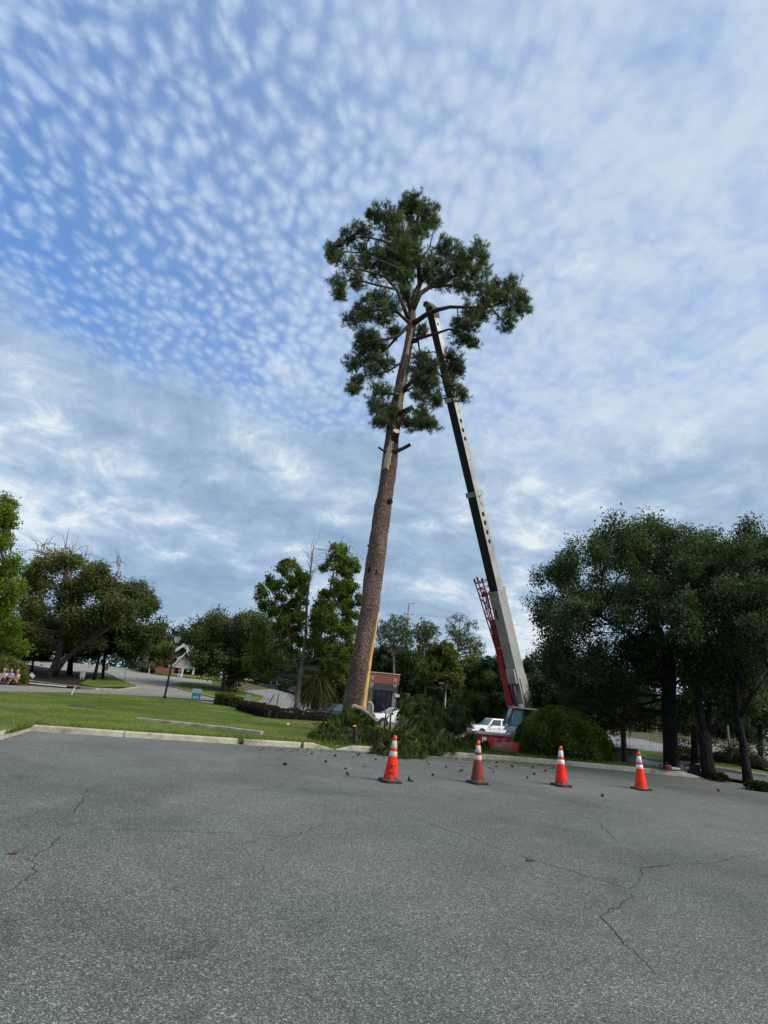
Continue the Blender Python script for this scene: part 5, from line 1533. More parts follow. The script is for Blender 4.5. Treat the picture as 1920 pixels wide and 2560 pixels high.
oak('dark oak with a low forked trunk beside the kerb end',
    [([(1778, 1950, 20.7), (1768, 1915, 20.8), (1764, 1870, 20.9), (1762, 1830, 21)], [38, 31, 30, 29]), ([(1762, 1840, 21), (1750, 1790, 21.1), (1746, 1720, 21.2), (1750, 1620, 21.3), (1760, 1500, 21.5)], [22, 17, 15, 12, 6]), ([(1764, 1838, 21), (1795, 1812, 20.8), (1830, 1798, 20.6), (1870, 1760, 20.5), (1900, 1690, 20.6)], [22, 16, 14, 11, 7]), ([(1766, 1835, 21), (1775, 1760, 21.4), (1790, 1660, 21.8)], [16, 12, 7])],
    [(z3([(1180, 190), (1260, 170), (1350, 185), (1420, 180), (1440, 260), (1480, 420), (1500, 640), (1480, 800), (1300, 760), (1180, 700), (1160, 500), (1170, 330)]), 60, 20.5, 3.2),
     (z3([(1180, 760), (1480, 800), (1659, 760), (1659, 1000), (1560, 1090), (1400, 1050), (1200, 1000)]), 34, 22.0, 2.5)], 800, 83)
oak('slim leaning oak at the right edge of the photograph',
    [([(1872, 1962, 20.2), (1866, 1920, 20.3), (1858, 1860, 20.4), (1846, 1800, 20.5), (1840, 1730, 20.6), (1842, 1650, 20.6), (1850, 1560, 20.6)], [26, 20, 18, 15, 12, 8, 3]), ([(1846, 1800, 20.5), (1880, 1740, 20.2), (1925, 1680, 20)], [11, 8, 5])],
    [(z3([(1450, 150), (1500, 125), (1580, 135), (1650, 170), (1760, 230), (1800, 500), (1760, 800), (1560, 800), (1490, 640), (1470, 400), (1440, 260)]), 56, 19.8, 3.0)], 800, 85)
# darker trees standing in the shade behind them
def simple(name, label, base_px, polys, n, per, size, leafm, barkm, Y, spread, r, seed, trunkw=20, lean=(0, 0), group=None, mossn=0, lr=.05, top=None, sub=14, cat='tree'):
    x, y = base_px
    ty = min(p[1] for pl in polys for p in pl); 
    hy_ = y + (ty - y) * .55 if top is None else top
    P, rad = tpx([(x, y, Y), (x + lean[0] * .4, y + (hy_ - y) * .5, Y), (x + lean[0], hy_, Y)], [trunkw, trunkw * .75, trunkw * .4]); b = foot(P)
    bl_ = []
    for i, pl in enumerate(polys):
        bl_ += blobs_in(pl, n, r[0], r[1], Y, spread, seed * 3 + i)
    e = tree(name, label, b, [(P, rad)], bl_, per, size, leafm, barkm, seed, group=group, lr=lr, sub=sub, cat=cat)
    if mossn:
        moss(e, b, [(c - (0, 0, r_ * .7), r_) for c, r_ in bl_ if c[2] < np.median([q[0][2] for q in bl_])], mossn, 1.2, seed)
    return e


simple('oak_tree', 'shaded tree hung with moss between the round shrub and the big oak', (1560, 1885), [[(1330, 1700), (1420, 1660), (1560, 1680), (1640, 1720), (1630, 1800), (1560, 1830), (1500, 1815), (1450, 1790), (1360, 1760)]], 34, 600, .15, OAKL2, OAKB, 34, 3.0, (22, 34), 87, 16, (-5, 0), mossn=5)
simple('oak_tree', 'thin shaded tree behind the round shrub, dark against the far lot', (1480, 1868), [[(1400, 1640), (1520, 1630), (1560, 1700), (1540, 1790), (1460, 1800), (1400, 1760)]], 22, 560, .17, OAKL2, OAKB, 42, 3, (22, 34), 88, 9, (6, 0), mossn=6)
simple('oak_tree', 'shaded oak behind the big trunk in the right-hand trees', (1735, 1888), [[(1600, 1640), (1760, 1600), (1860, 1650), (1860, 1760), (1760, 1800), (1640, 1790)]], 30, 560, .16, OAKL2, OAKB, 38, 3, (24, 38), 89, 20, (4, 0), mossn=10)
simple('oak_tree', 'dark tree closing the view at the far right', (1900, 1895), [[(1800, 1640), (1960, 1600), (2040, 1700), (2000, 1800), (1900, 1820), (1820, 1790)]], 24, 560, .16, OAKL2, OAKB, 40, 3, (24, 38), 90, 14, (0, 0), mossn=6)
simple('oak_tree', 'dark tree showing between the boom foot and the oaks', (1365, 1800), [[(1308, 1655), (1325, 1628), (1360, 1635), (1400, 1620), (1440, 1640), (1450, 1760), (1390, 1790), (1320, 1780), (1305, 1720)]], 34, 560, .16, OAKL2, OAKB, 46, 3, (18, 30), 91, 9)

# left: the bright tree at the edge, the leaning old oak and its neighbours
simple('leafy_tree', 'bright green leafy tree cut off by the left edge', (12, 1650), [[(-70, 1235), (10, 1245), (48, 1285), (38, 1330), (10, 1345), (45, 1400), (55, 1450), (30, 1520), (50, 1560), (48, 1620), (-20, 1630), (-70, 1640)]], 60, 620, .15, LFT, BRWB, 40, 3, (18, 30), 92, 8, (6, 0))
P1 = tpx([(126, 1692, 60), (138, 1660, 60), (150, 1625, 60), (160, 1580, 60), (165, 1520, 60), (175, 1450, 60)], [22, 16, 14, 12, 9, 5])
P2 = tpx([(132, 1688, 60), (160, 1650, 59.6), (205, 1615, 59), (255, 1580, 58.5), (310, 1540, 58)], [17, 14, 12, 10, 5])
P3 = tpx([(150, 1625, 60), (120, 1590, 60.5), (100, 1540, 61)], [10, 8, 4])
b = foot(P1[0]); P2[0][0] = P1[0][0] + (.1, 0, .3)
bl_ = blobs_in([(55, 1500), (75, 1430), (100, 1400), (150, 1395), (200, 1405), (250, 1415), (290, 1425), (300, 1470), (330, 1500), (320, 1560), (260, 1600), (170, 1625), (70, 1625), (40, 1560)], 90, 18, 30, 60, 5, 931)
ol = tree('old_oak', 'spreading old oak with leaning twin trunks on the mulched island', b, [P1, P2, P3], bl_, 640, .20, OLD, bark('old_oak_bark', (.09, .075, .06), (.14, .12, .10), (.03, .026, .022), (4, 4, 1.4), .03), 93, lr=.10)
moss(ol, b, [(c - (0, 0, r_ * .5), r_) for c, r_ in bl_[::4]], 14, .9, 94)
g = np.random.default_rng(95)
for x0, y0, x1, y1 in ((180, 1470, 150, 1400), (150, 1420, 95, 1375), (150, 1410, 110, 1365), (160, 1400, 165, 1362), (165, 1400, 190, 1368), (150, 1400, 135, 1360), (215, 1430, 212, 1378), (290, 1440, 298, 1388), (296, 1415, 303, 1398), (172, 1415, 150, 1370), (260, 1560, 275, 1485), (270, 1500, 282, 1480), (185, 1580, 192, 1565), (160, 1400, 150, 1380), (120, 1385, 88, 1380), (110, 1370, 104, 1358)):
    a, c = at(x0, y0, 57), at(x1, y1, 57); m_ = MB(); m_.tube([p - b for p in limb_path(a, c, .08, g, 4)], [.075, .055, .035, .015], 5)
    for q in range(4):
        m_.tube([p - b for p in limb_path(a + (c - a) * (.4 + .15 * q), c + g.normal(size=3) * .8, .1, g, 3)], [.04, .03, .012], 4)
    m_.build('dead_limb', mat('bleached_limb', (.22, .19, .15), .9, var=.3, scale=6), ol, smooth=True)
simple('oak_tree', 'dark dense oak right of the leaning old oak', (258, 1693), [[(285, 1480), (330, 1465), (370, 1485), (395, 1520), (398, 1585), (375, 1615), (300, 1635), (245, 1600), (255, 1530)]], 60, 620, .21, foliage('dense_oak_leaves', (.016, .032, .014), (.056, .080, .028), (.125, .145, .055), .25), OAKB, 66, 4, (16, 28), 96, 8, (10, 0), lr=.08)
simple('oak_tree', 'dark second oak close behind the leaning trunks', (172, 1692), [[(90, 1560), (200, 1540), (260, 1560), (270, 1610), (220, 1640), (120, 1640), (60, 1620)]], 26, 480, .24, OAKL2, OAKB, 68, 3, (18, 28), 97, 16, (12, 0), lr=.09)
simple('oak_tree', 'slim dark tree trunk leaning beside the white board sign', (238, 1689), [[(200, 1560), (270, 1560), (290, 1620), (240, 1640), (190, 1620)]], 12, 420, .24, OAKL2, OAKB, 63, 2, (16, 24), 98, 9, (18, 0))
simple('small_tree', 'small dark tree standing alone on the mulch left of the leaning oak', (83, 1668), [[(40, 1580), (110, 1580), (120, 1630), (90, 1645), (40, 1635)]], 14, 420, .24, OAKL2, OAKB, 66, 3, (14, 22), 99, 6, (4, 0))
# the dark oak between the house and the sweetgum, the yellow tree by the house
simple('oak_tree', 'broad dark oak right of the lamp post, low over the verge', (560, 1728), [[(468, 1590), (490, 1555), (540, 1540), (600, 1540), (670, 1550), (690, 1620), (680, 1690), (600, 1712), (535, 1710), (512, 1680), (490, 1630)]], 100, 560, .21, MIDL, BRWB, 68, 4, (16, 28), 101, 9, (0, 0), lr=.08)
simple('leafy_tree', 'small yellow green tree by the far house', (392, 1676), [[(370, 1625), (395, 1608), (425, 1615), (430, 1640), (400, 1660), (372, 1650)]], 16, 320, .35, YEL, BRWB, 92, 3, (9, 14), 102, 3)
simple('bush', 'grey brown bush under the yellow green tree', (375, 1680), [[(352, 1662), (372, 1645), (398, 1655), (400, 1676), (360, 1678)]], 12, 260, .3, foliage('grey_bush_leaves', (.05, .045, .03), (.10, .09, .06), (.15, .14, .10), .2), BRWB, 88, 2, (7, 11), 103, 2, cat='bush')
# the sweetgum with its slender pale leader
T1 = tpx([(738, 1790, 44), (742, 1760, 44), (748, 1700, 44), (758, 1640, 44), (765, 1580, 44), (767, 1500, 44.2), (776, 1430, 44.3), (782, 1380, 44.3), (786, 1362, 44.3)], [17, 13, 11, 9, 7, 6, 4.5, 3, 1.2])
T2 = tpx([(755, 1655, 44), (775, 1625, 43.8), (800, 1600, 43.6), (815, 1530, 43.4), (830, 1450, 43.3), (842, 1395, 43.3)], [9, 8, 7, 6, 4.5, 2])
T3 = tpx([(748, 1690, 44), (735, 1640, 44.4), (715, 1560, 44.8), (705, 1480, 45)], [7, 6, 5, 3])
b = foot(T1[0])
bl_ = blobs_in([(642, 1480), (680, 1440), (700, 1405), (735, 1400), (772, 1428), (768, 1470), (745, 1520), (750, 1555), (700, 1560), (655, 1530)], 70, 7, 13, 44.5, 3, 1041)
bl_ += blobs_in([(805, 1415), (830, 1370), (868, 1362), (898, 1385), (892, 1450), (903, 1500), (893, 1570), (885, 1650), (850, 1690), (800, 1660), (785, 1600), (775, 1560), (790, 1510), (815, 1470)], 150, 7, 14, 43.5, 3, 1042)
bl_ += blobs_in([(735, 1480), (768, 1490), (770, 1560), (800, 1540), (830, 1600), (800, 1660), (730, 1650), (690, 1600), (720, 1540)], 42, 7, 13, 46.5, 2.5, 1044)
bl_ += blobs_in([(655, 1555), (750, 1570), (770, 1640), (820, 1660), (850, 1700), (790, 1720), (700, 1690), (640, 1690), (610, 1660)], 56, 8, 15, 47.5, 2.5, 1043)
e = tree('sweetgum_tree', 'slender sweetgum with a pale bare leader left of the pine trunk', b, [T1, T2, T3], bl_, 230, .155, GUM, GREYB, 104, lr=.035, sub=6, clump=.7)
moss(e, b, [(at(x, y, 43.5), .8) for x, y in ((690, 1665), (715, 1670), (740, 1660), (760, 1650), (700, 1690), (725, 1695), (755, 1690), (780, 1670), (750, 1560), (745, 1580), (770, 1590))], 22, .8, 105)
g = np.random.default_rng(106); m_ = MB()
for i in range(26):
    y_ = 1365 + 90 * g.random(); a = at(783 - (y_ - 1370) * .09, y_, 44.3); d = unit(1, g)[0] * (.5 + 1.1 * g.random()); d[2] = abs(d[2]) + .5
    m_.tube([p - b for p in limb_path(a, a + d, -.05, g, 3)], [.022, .016, .006], 4)
m_.build('bare_twigs', mat('pale_twig', (.34, .30, .26), .9, var=.3, scale=9), e)
# palm with hanging dead fronds, and the tall grassy clump beside it
pb = np.array(at(788, 1782, 46)); pb[2] = float(T(pb[0], pb[1]))
e = empty('cabbage_palm', pb, label='squat palm with a skirt of drooping yellowish fronds behind the dark pickup', cat='palm')
ptop = at(790, 1712, 46)
m_ = MB(); m_.tube([(0, 0, -.1), (ptop - pb) * .5, ptop - pb], [.33, .30, .24], 10, rough=.2, seed=4); m_.build('trunk', BRWB, e, smooth=True)
g = np.random.default_rng(107); V = []; tn = []
for i in range(190):
    a = g.random() * 6.28; el = g.uniform(-.7, 1.2); L = g.uniform(1.4, 2.6)
    d = np.array([math.cos(a) * math.cos(el), math.sin(a) * math.cos(el), math.sin(el)])
    mid = ptop + d * L * .36; tipd = norm((d * .42 + np.array([0, 0, -1.0]))[None])[0]
    tip = mid + tipd * L * .72
    for q in range(12):
        sp_ = g.normal(size=3) * .26; w_ = norm(np.cross(tipd, unit(1, g)[0])[None])[0] * .035
        V += [ptop + d * .2, mid + sp_ * .7 - w_, mid + sp_ * .7 + w_, mid - w_ + sp_ * .7, mid + w_ + sp_ * .7, tip + sp_ * 2.2]; tn += [.3 + .5 * g.random() + .2 * math.sin(el)] * 2
raw = np.array(V) - pb
tag(raw_mesh('fronds', raw, 3, foliage('palm_fronds', (.032, .042, .016), (.080, .090, .036), (.15, .148, .07), .3), e, np.clip(tn, 0, 1)), kind='stuff')
simple('vine_covered_tree', 'straw coloured vine-hung tree pressed behind the pine trunk', (862, 1770), [[(845, 1670), (872, 1660), (885, 1680), (880, 1760), (850, 1760), (840, 1710)]], 22, 260, .22, foliage('straw_leaves', (.06, .065, .02), (.13, .125, .045), (.22, .19, .09), .3), BRWB, 47, 1.5, (9, 15), 108, 5, mossn=6)

# ------------------------------------------------------------------ pines and thickets beyond the lower lot
PGRN = foliage('mid_pine_needles', (.034, .062, .026), (.090, .130, .055), (.20, .225, .11), .3)
def small_pine(label, trunk, crown, n, Y, seed, r=(8, 13), dens=26):
    g = np.random.default_rng(seed)
    P, rad = tpx([(x, y, Y) for x, y in trunk], [7, 6, 4.5, 3, 1.5][:len(trunk)]); b = foot(P)
    e = empty('pine_tree', b, label=label, cat='tree', group='pines beyond the lower lot')
    m_ = MB(); m_.tube([p - b for p in P], rad, 8, rough=.1, seed=seed); m_.build('trunk', GREYB, e, smooth=True)
    bl_ = blobs_in(crown, n, r[0], r[1], Y, 2.5, seed); an = np.array([P[i] + (P[i + 1] - P[i]) * s for i in range(len(P) - 1) for s in (0, .25, .5, .75)])
    m_ = MB(); C = []
    for c, r_ in bl_:
        d_ = np.linalg.norm(an - c, axis=1) + np.maximum(0, an[:, 2] - c[2] + .8) * 3; a = an[int(np.argmin(d_))]
        m_.tube([p - b for p in limb_path(a, c, -.06, g, 4)], [.08, .06, .045, .02], 5, cap=False)
        kn = c + unit(5, g) * (g.random((5, 1)) ** .4) * r_ * np.array([1.9, 1.9, 1.3])
        C.append(np.repeat(kn, dens // 4, 0) + g.normal(size=(5 * (dens // 4), 3)) * .19)
    m_.build('limbs', GREYB, e, smooth=True)
    C = np.concatenate(C); D = norm(unit(len(C), g) + (0, 0, .5))
    Vn, tn = needle_tufts(C - b, D, 12, .34, .026, g, .05, .9)
    tag(raw_mesh('crown', Vn, 3, PGRN, e, tn), kind='stuff')
    return e


z8 = lambda L: [(940 + x * .1929, 1480 + y * .1929) for x, y in L]
small_pine('bushy round-topped pine just right of the big trunk', [(986, 1780), (985, 1690), (984, 1620), (988, 1560), (990, 1542)], z8([(90, 420), (190, 330), (260, 305), (340, 350), (420, 430), (460, 560), (470, 680), (380, 720), (260, 720), (120, 720), (60, 620), (20, 560)]), 52, 84, 111, r=(8, 13), dens=20)
small_pine('dark flat-topped pine in the middle of the three', [(1056, 1780), (1058, 1690), (1060, 1630), (1064, 1580), (1066, 1560)], z8([(500, 520), (540, 430), (640, 395), (740, 440), (760, 540), (740, 640), (620, 650), (520, 640)]), 34, 86, 112, r=(8, 12), dens=20)
small_pine('open feathery pine nearest the crane jib', [(1138, 1780), (1141, 1700), (1143, 1640), (1148, 1590), (1150, 1540)], z8([(1020, 320), (1090, 295), (1160, 360), (1240, 430), (1300, 570), (1370, 690), (1390, 830), (1250, 900), (1130, 800), (1060, 740), (960, 640), (910, 540), (930, 420), (1000, 400)]), 46, 82, 113, dens=16)
simple('leafy_tree', 'yellow green feathery tree under the three pines', (1060, 1790), [z8([(560, 1080), (600, 900), (700, 780), (830, 700), (960, 720), (1060, 860), (1090, 1080), (1040, 1160), (820, 1060), (700, 1100), (600, 1130)])], 54, 420, .26, YEL, BRWB, 60, 3, (9, 16), 114, 6, (6, 0), lr=.06)
simple('leafy_tree', 'dark tree rising behind the brick building', (1000, 1785), [z8([(20, 760), (200, 740), (330, 780), (420, 830), (560, 860), (540, 1000), (420, 1160), (330, 1200), (260, 1060), (20, 1020)])], 44, 420, .28, MIDL, BRWB, 92, 3, (9, 16), 115, 5)
simple('leafy_tree', 'grey green moss-hung oak between the two mid trunks', (1110, 1790), [z8([(560, 1120), (800, 1060), (1000, 1120), (1080, 1180), (1060, 1300), (900, 1360), (700, 1330), (580, 1250)])], 30, 380, .26, MIDL, BRWB, 66, 3, (10, 16), 116, 5, mossn=10)
simple('leafy_tree', 'broad grey green tree left of the crane jib', (1215, 1810), [z8([(1090, 1000), (1200, 930), (1390, 950), (1500, 1080), (1590, 1200), (1600, 1350), (1500, 1500), (1330, 1480), (1180, 1400), (1100, 1200)])], 56, 420, .24, MIDL, BRWB, 74, 3, (11, 18), 117, 4, (-14, 0), lr=.07)
simple('leafy_tree', 'olive topped tree below the distant roof', (1190, 1800), [z8([(1150, 920), (1250, 880), (1390, 920), (1420, 1000), (1300, 1040), (1170, 1020)])], 16, 300, .26, YEL, BRWB, 78, 2, (9, 14), 118, 3)
simple('bush', 'dark green bushes massed behind the white pickup', (1225, 1815), [[(1130, 1765), (1180, 1745), (1240, 1740), (1290, 1750), (1295, 1800), (1240, 1815), (1150, 1805)]], 44, 420, .18, foliage('dark_bush_leaves', (.012, .026, .008), (.030, .050, .014), (.07, .095, .03), .2), BRWB, 70, 3, (14, 22), 119, 4, cat='bush')
simple('bush', 'dark bushes under the pole lamp', (1090, 1795), [[(1070, 1750), (1110, 1742), (1160, 1750), (1165, 1790), (1090, 1795)]], 24, 380, .2, foliage('dark_bush_leaves', (0, 0, 0), (0, 0, 0), (0, 0, 0)), BRWB, 72, 2, (12, 18), 120, 3, cat='bush')
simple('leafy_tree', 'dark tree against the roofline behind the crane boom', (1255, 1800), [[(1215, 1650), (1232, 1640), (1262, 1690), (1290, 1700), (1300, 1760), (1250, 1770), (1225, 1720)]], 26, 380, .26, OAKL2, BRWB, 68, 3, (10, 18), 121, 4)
for i, (x, y, h, w, lab) in enumerate(((955, 1790, 1618, 50, 'dark tree filling the gap right behind the pine trunk'), (1030, 1790, 1614, 62, 'green tree in the gap between the first two pines'), (1095, 1790, 1612, 62, 'olive tree in the gap left of the feathery pine'), (1170, 1795, 1690, 60, 'dark tree low behind the feathery pine'), (700, 1760, 1600, 60, 'dark tree filling the gap behind the sweetgum'), (840, 1770, 1590, 50, 'dark tree behind the palm and the sweetgum'), (770, 1765, 1640, 50, 'mid green tree low behind the sweetgum trunks'))):
    simple('leafy_tree', lab, (x, y), [[(x - w, h + 40), (x - w * .5, h + 8), (x, h), (x + w * .6, h + 10), (x + w, h + 40), (x + w, y - 45), (x, y - 35), (x - w, y - 45)]], 40, 300, .36, MIDL if i % 2 else foliage('dense_oak_leaves', (0, 0, 0), (0, 0, 0), (0, 0, 0)), BRWB, 94, 3, (11, 18), 140 + i, 4)
# trees hiding the horizon: a long far row, and the wood behind it
g = np.random.default_rng(130)
for i in range(38):
    x_ = -128 + i * 7.2 + g.normal() * 1.2; y_ = 128 + g.normal() * 7 + abs(x_ - 20) * .05
    zb = float(T(x_, y_)); h = g.uniform(7.5, 10.5) + (2.5 if x_ < -20 else 0); w = g.uniform(4.6, 6.2)
    b = np.array([x_, y_, zb]); bl_ = []
    for q in range(26):
        u = unit(1, g)[0] * (g.random() ** .4); bl_.append((b + np.array([0, 0, h * .52]) + u * np.array([w, w * .8, h * .48]), g.uniform(1.2, 1.9)))
    tree('far_tree', 'far green tree in the long row closing the horizon', b, [([b + (0, 0, -.2), b + (0, 0, h * .35), b + (.3, 0, h * .7)], [.35, .25, .1])], bl_, 150, .62, FARL, BRWB, 200 + i, group='far row of trees along the horizon', limbs=False)
n = 34000
xw = g.uniform(-260, 260, n); yw = 165 + g.normal(size=n) * 8 + np.abs(xw) * .1
hw_ = 7.5 + 2.0 * np.sin(xw * .11) + 1.3 * np.sin(xw * .31 + 1) + 1.0 * np.sin(xw * .73) + np.where(xw < -20, 2.0, 0)
Pw = np.column_stack([xw, yw, T(xw, yw) + hw_ * g.random(n) ** .75])
a_ = unit(n, g); b_ = norm(np.cross(a_, unit(n, g))); L_ = 1.25 * (.6 + .7 * g.random((n, 1)))
Vw = np.stack([Pw - a_ * L_ * .5, Pw + b_ * L_ * .3, Pw + a_ * L_ * .5, Pw - b_ * L_ * .3], 1).reshape(-1, 3)
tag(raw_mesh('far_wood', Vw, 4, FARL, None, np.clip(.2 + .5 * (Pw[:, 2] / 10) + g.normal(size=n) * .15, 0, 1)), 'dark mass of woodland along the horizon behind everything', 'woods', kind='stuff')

# ------------------------------------------------------------------ vehicles
PWHT = mat('white_car_paint', (.80, .80, .79), .25, spec=.5, coat=.5, var=.06, scale=2, dirt=.10)
PTEAL = mat('dark_teal_car_paint', (.020, .040, .045), .22, spec=.6, coat=.6, var=.1, scale=2)
AGLS = mat('car_glass', (.045, .06, .065), .05, spec=.9, coat=.5)
WGLS = mat('windscreen_glass', (.16, .22, .24), .06, spec=.9, coat=.5)
TRIM = mat('black_trim', (.02, .02, .02), .6)
CHRO = mat('chrome', (.75, .75, .75), .2, metal=.9)
HLMP = mat('headlamp_lens', (.55, .58, .6), .15, spec=.8)
LOGO = mat('logo_green', (.03, .20, .08), .6)
FADE = mat('faded_green_print', (.42, .55, .46), .7, var=.25, scale=20)


def pickup(label, loc, rz, paint, logos=False, L=5.7, W=1.98, H=1.95, bed=True, name='pickup_truck', cat='truck', cabx=(-.35, 1.05)):
    """x points forward; stands on z = 0"""
    e = empty(name, loc, rz, label=label, cat=cat, group=None)
    hw = W / 2; xf, xr = L / 2, -L / 2
    zb, zh, zs = .48, 1.12, 1.02                 # sill, bonnet, shoulder
    c0, c1 = cabx[0] - 1.35, cabx[1]              # cab back and windscreen foot
    # lower body: lofted sections, black discs stand for the shaded wheel openings
    secs = [(xf, .80, .62, .98), (xf - .10, .95, .50, 1.05), (xf - .35, .99, .48, zh - .02), (c1 + .1, 1.0, zb, zh + .06), (c1 - .1, 1.0, zb, zh + .06), (c0, 1.0, zb, zh + .08), (c0 - .02, 1.0, zb, zh + .10 if bed else zh + .05), (xr + .15, 1.0, .52, zh + .10 if bed else zh), (xr, .97, .60, zh + .06)]
    rings = []
    for x, f_, z0, z1 in secs:
        y = hw * f_; rings.append([(x, -y * .92, z0), (x, -y, z0 + .08), (x, -y, z1 - .22), (x, -y * .965, z1 - .06), (x, -y * .88, z1), (x, y * .88, z1), (x, y * .965, z1 - .06), (x, y, z1 - .22), (x, y, z0 + .08), (x, y * .92, z0)])
    m_ = MB(); n = 10
    m_.add([p for r_ in rings for p in r_], [(i * n + k, (i + 1) * n + k, (i + 1) * n + (k + 1) % n, i * n + (k + 1) % n) for i in range(len(rings) - 1) for k in range(n)] + [tuple(range(n)), tuple((len(rings) - 1) * n + k for k in range(n))[::-1]])
    m_.build('body', paint, e, auto=32)
    # cab: tapered glasshouse
    zc, zt = zh + .02, H
    bf, bb = c1, c0 + .03; tf, tb = c1 - .72, c0 + .22
    yb, yt = hw * .93, hw * .74
    B = [(bf, -yb, zc), (bf, yb, zc), (bb, yb, zc), (bb, -yb, zc)]; Tt = [(tf, -yt, zt - .03), (tf, yt, zt - .03), (tb, yt, zt), (tb, -yt, zt)]
    m_ = MB(); m_.hexa(B + Tt); cab_ = m_.build('cab', paint, e, bevel=.06, seg=3)

    def pane(nm, quad, u0, u1, v0, v1, mt, off=.012, taper=0.0):
        q = [Vector(p) for p in quad]              # corners: foot a, foot b, head b, head a
        def bl2(u, v): return (q[0] * (1 - u) + q[1] * u) * (1 - v) + (q[3] * (1 - u) + q[2] * u) * v
        nr = (q[1] - q[0]).cross(q[3] - q[0]).normalized()
        c_ = sum(q, Vector()) / 4
        if nr.dot(c_ - Vector(((bf + bb) / 2, 0, (zc + zt) / 2))) < 0: nr = -nr
        P = [bl2(u0, v0), bl2(u1, v0), bl2(u1 - taper, v1), bl2(u0, v1)]
        m2 = MB(); m2.hexa([p - nr * .03 for p in P] + [p + nr * off for p in P]); return m2.build(nm, mt, e)
    pane('windscreen', [B[0], B[1], Tt[1], Tt[0]], .06, .94, .10, .90, WGLS)
    pane('rear_window', [B[2], B[3], Tt[3], Tt[2]], .10, .90, .2, .85, AGLS)
    for s in (-1, 1):
        quad = [B[0], B[3], Tt[3], Tt[0]] if s < 0 else [B[1], B[2], Tt[2], Tt[1]]
        pane('front_window', quad, .09, .60, .10, .84, AGLS)
        pane('rear_side_window', quad, .68, .90, .10, .84, AGLS)
        m_ = MB(); m_.box((c1 - .25, s * (hw + .14), zc + .08), (.14, .22, .18)); m_.build('wing_mirror', TRIM, e, bevel=.03)
        for i, x in enumerate((xf - 1.02, xr + 1.25)):
            m_ = MB(); m_.wheel((x, s * (hw - .03), .40), (0, 1, 0), .48, .085, 24); m_.build('dark_arch_disc', TRIM, e)
            m_ = MB(); m_.wheel((x, s * (hw - .11), .39), (0, 1, 0), .39, .26, 24); w_ = m_.build('wheel', RUBB, e)
            m_ = MB(); m_.wheel((x, s * (hw - .11), .39), (0, 1, 0), .23, .275, 16); m_.build('rim', CHRO, w_)
        m_ = MB(); m_.box((xf - .06, s * hw * .74, .90), (.16, .34, .2)); m_.build('headlight', HLMP, e, bevel=.03)
        for x in ((bf + bb) / 2 - .12, bb + .02):
            m_ = MB(); m_.box((x, s * hw * 1.002, .84), (.012, .012, .56)); m_.build('door_gap', TRIM, e)
        m_ = MB(); m_.box(((bf + bb) / 2 - .05, s * (hw + .01), .98), (.14, .04, .06)); m_.build('door_handle', TRIM, e)
    m_ = MB(); m_.box((xf + .0, 0, .88), (.08, W * .52, .26)); gr = m_.build('grille', TRIM, e, bevel=.02)
    for z in (.80, .88, .96):
        m_ = MB(); m_.box((xf + .045, 0, z), (.02, W * .5, .03)); m_.build('grille_bar', CHRO, gr)
    m_ = MB(); m_.box((xf + .06, 0, .58), (.2, W * .97, .2)); m_.build('front_bumper', CHRO if paint is PWHT else TRIM, e, bevel=.05)
    m_ = MB(); m_.box((xr - .05, 0, .58), (.18, W * .95, .18)); m_.build('rear_bumper', TRIM, e, bevel=.04)
    if bed:
        m_ = MB(); m_.box(((c0 + xr) / 2 - .02, 0, zh + .112), (c0 - xr - .16, W * .80, .02)); m_.build('bed_top_plate', TRIM, e)  # flat black plate on the closed body, no hollow under it
    if logos:
        for s in (-1, 1):
            y = s * (hw + .004)
            m_ = MB()
            for z, hh, w2 in ((.62, .10, .20), (.70, .10, .15), (.78, .10, .09)):
                m_.add([(c0 + .30 - w2 / 2 * 1, y, z), (c0 + .30 + w2 / 2, y, z), (c0 + .30, y, z + hh + .05)], [(0, 1, 2)])
            m_.add([(c0 + .28, y, .56), (c0 + .32, y, .56), (c0 + .32, y, .64), (c0 + .28, y, .64)], [(0, 1, 2, 3)])
            m_.build('tree_emblem', LOGO, e)
            m_ = MB(); x = c1 - .12; rg_ = np.random.default_rng(5)
            for z, hh in ((.86, .10), (.72, .06)):
                xx = x - (.32 if z > .8 else .40)
                while xx > c0 + .62:
                    w2 = .04 + .06 * rg_.random(); m_.add([(xx, y, z), (xx - w2, y, z), (xx - w2, y, z + hh), (xx, y, z + hh)], [(0, 1, 2, 3)]); xx -= w2 + .03
            m_.build('faded_print', FADE, e)
            m_ = MB(); n = 14; m_.add([(x - .14 + .13 * math.cos(k * 6.283 / n), y, .82 + .14 * math.sin(k * 6.283 / n)) for k in range(n)], [tuple(range(n))]); m_.build('round_emblem', FADE, e)
    return e


def stand(px, py, Y):
    p = at(px, py, Y); return np.array([p[0], p[1], float(T(p[0], p[1])) + .035])


tl = stand(1228, 1836, 64); pickup('white pickup with green tree emblem on its door behind the crane deck', tl, R(180 + 22), PWHT, True)
tl = stand(848, 1790, 44); pickup('dark teal pickup parked behind the low hedge beside the pine trunk', tl, R(180 + 14), PTEAL, L=5.2, W=1.85, H=1.72, bed=True)
tl = stand(985, 1790, 50); pickup('white car half hidden by branches right of the pine trunk', tl, R(180 + 24), PWHT, L=4.9, W=1.85, H=1.70, bed=False, name='parked_car', cat='car', cabx=(-.6, .95))

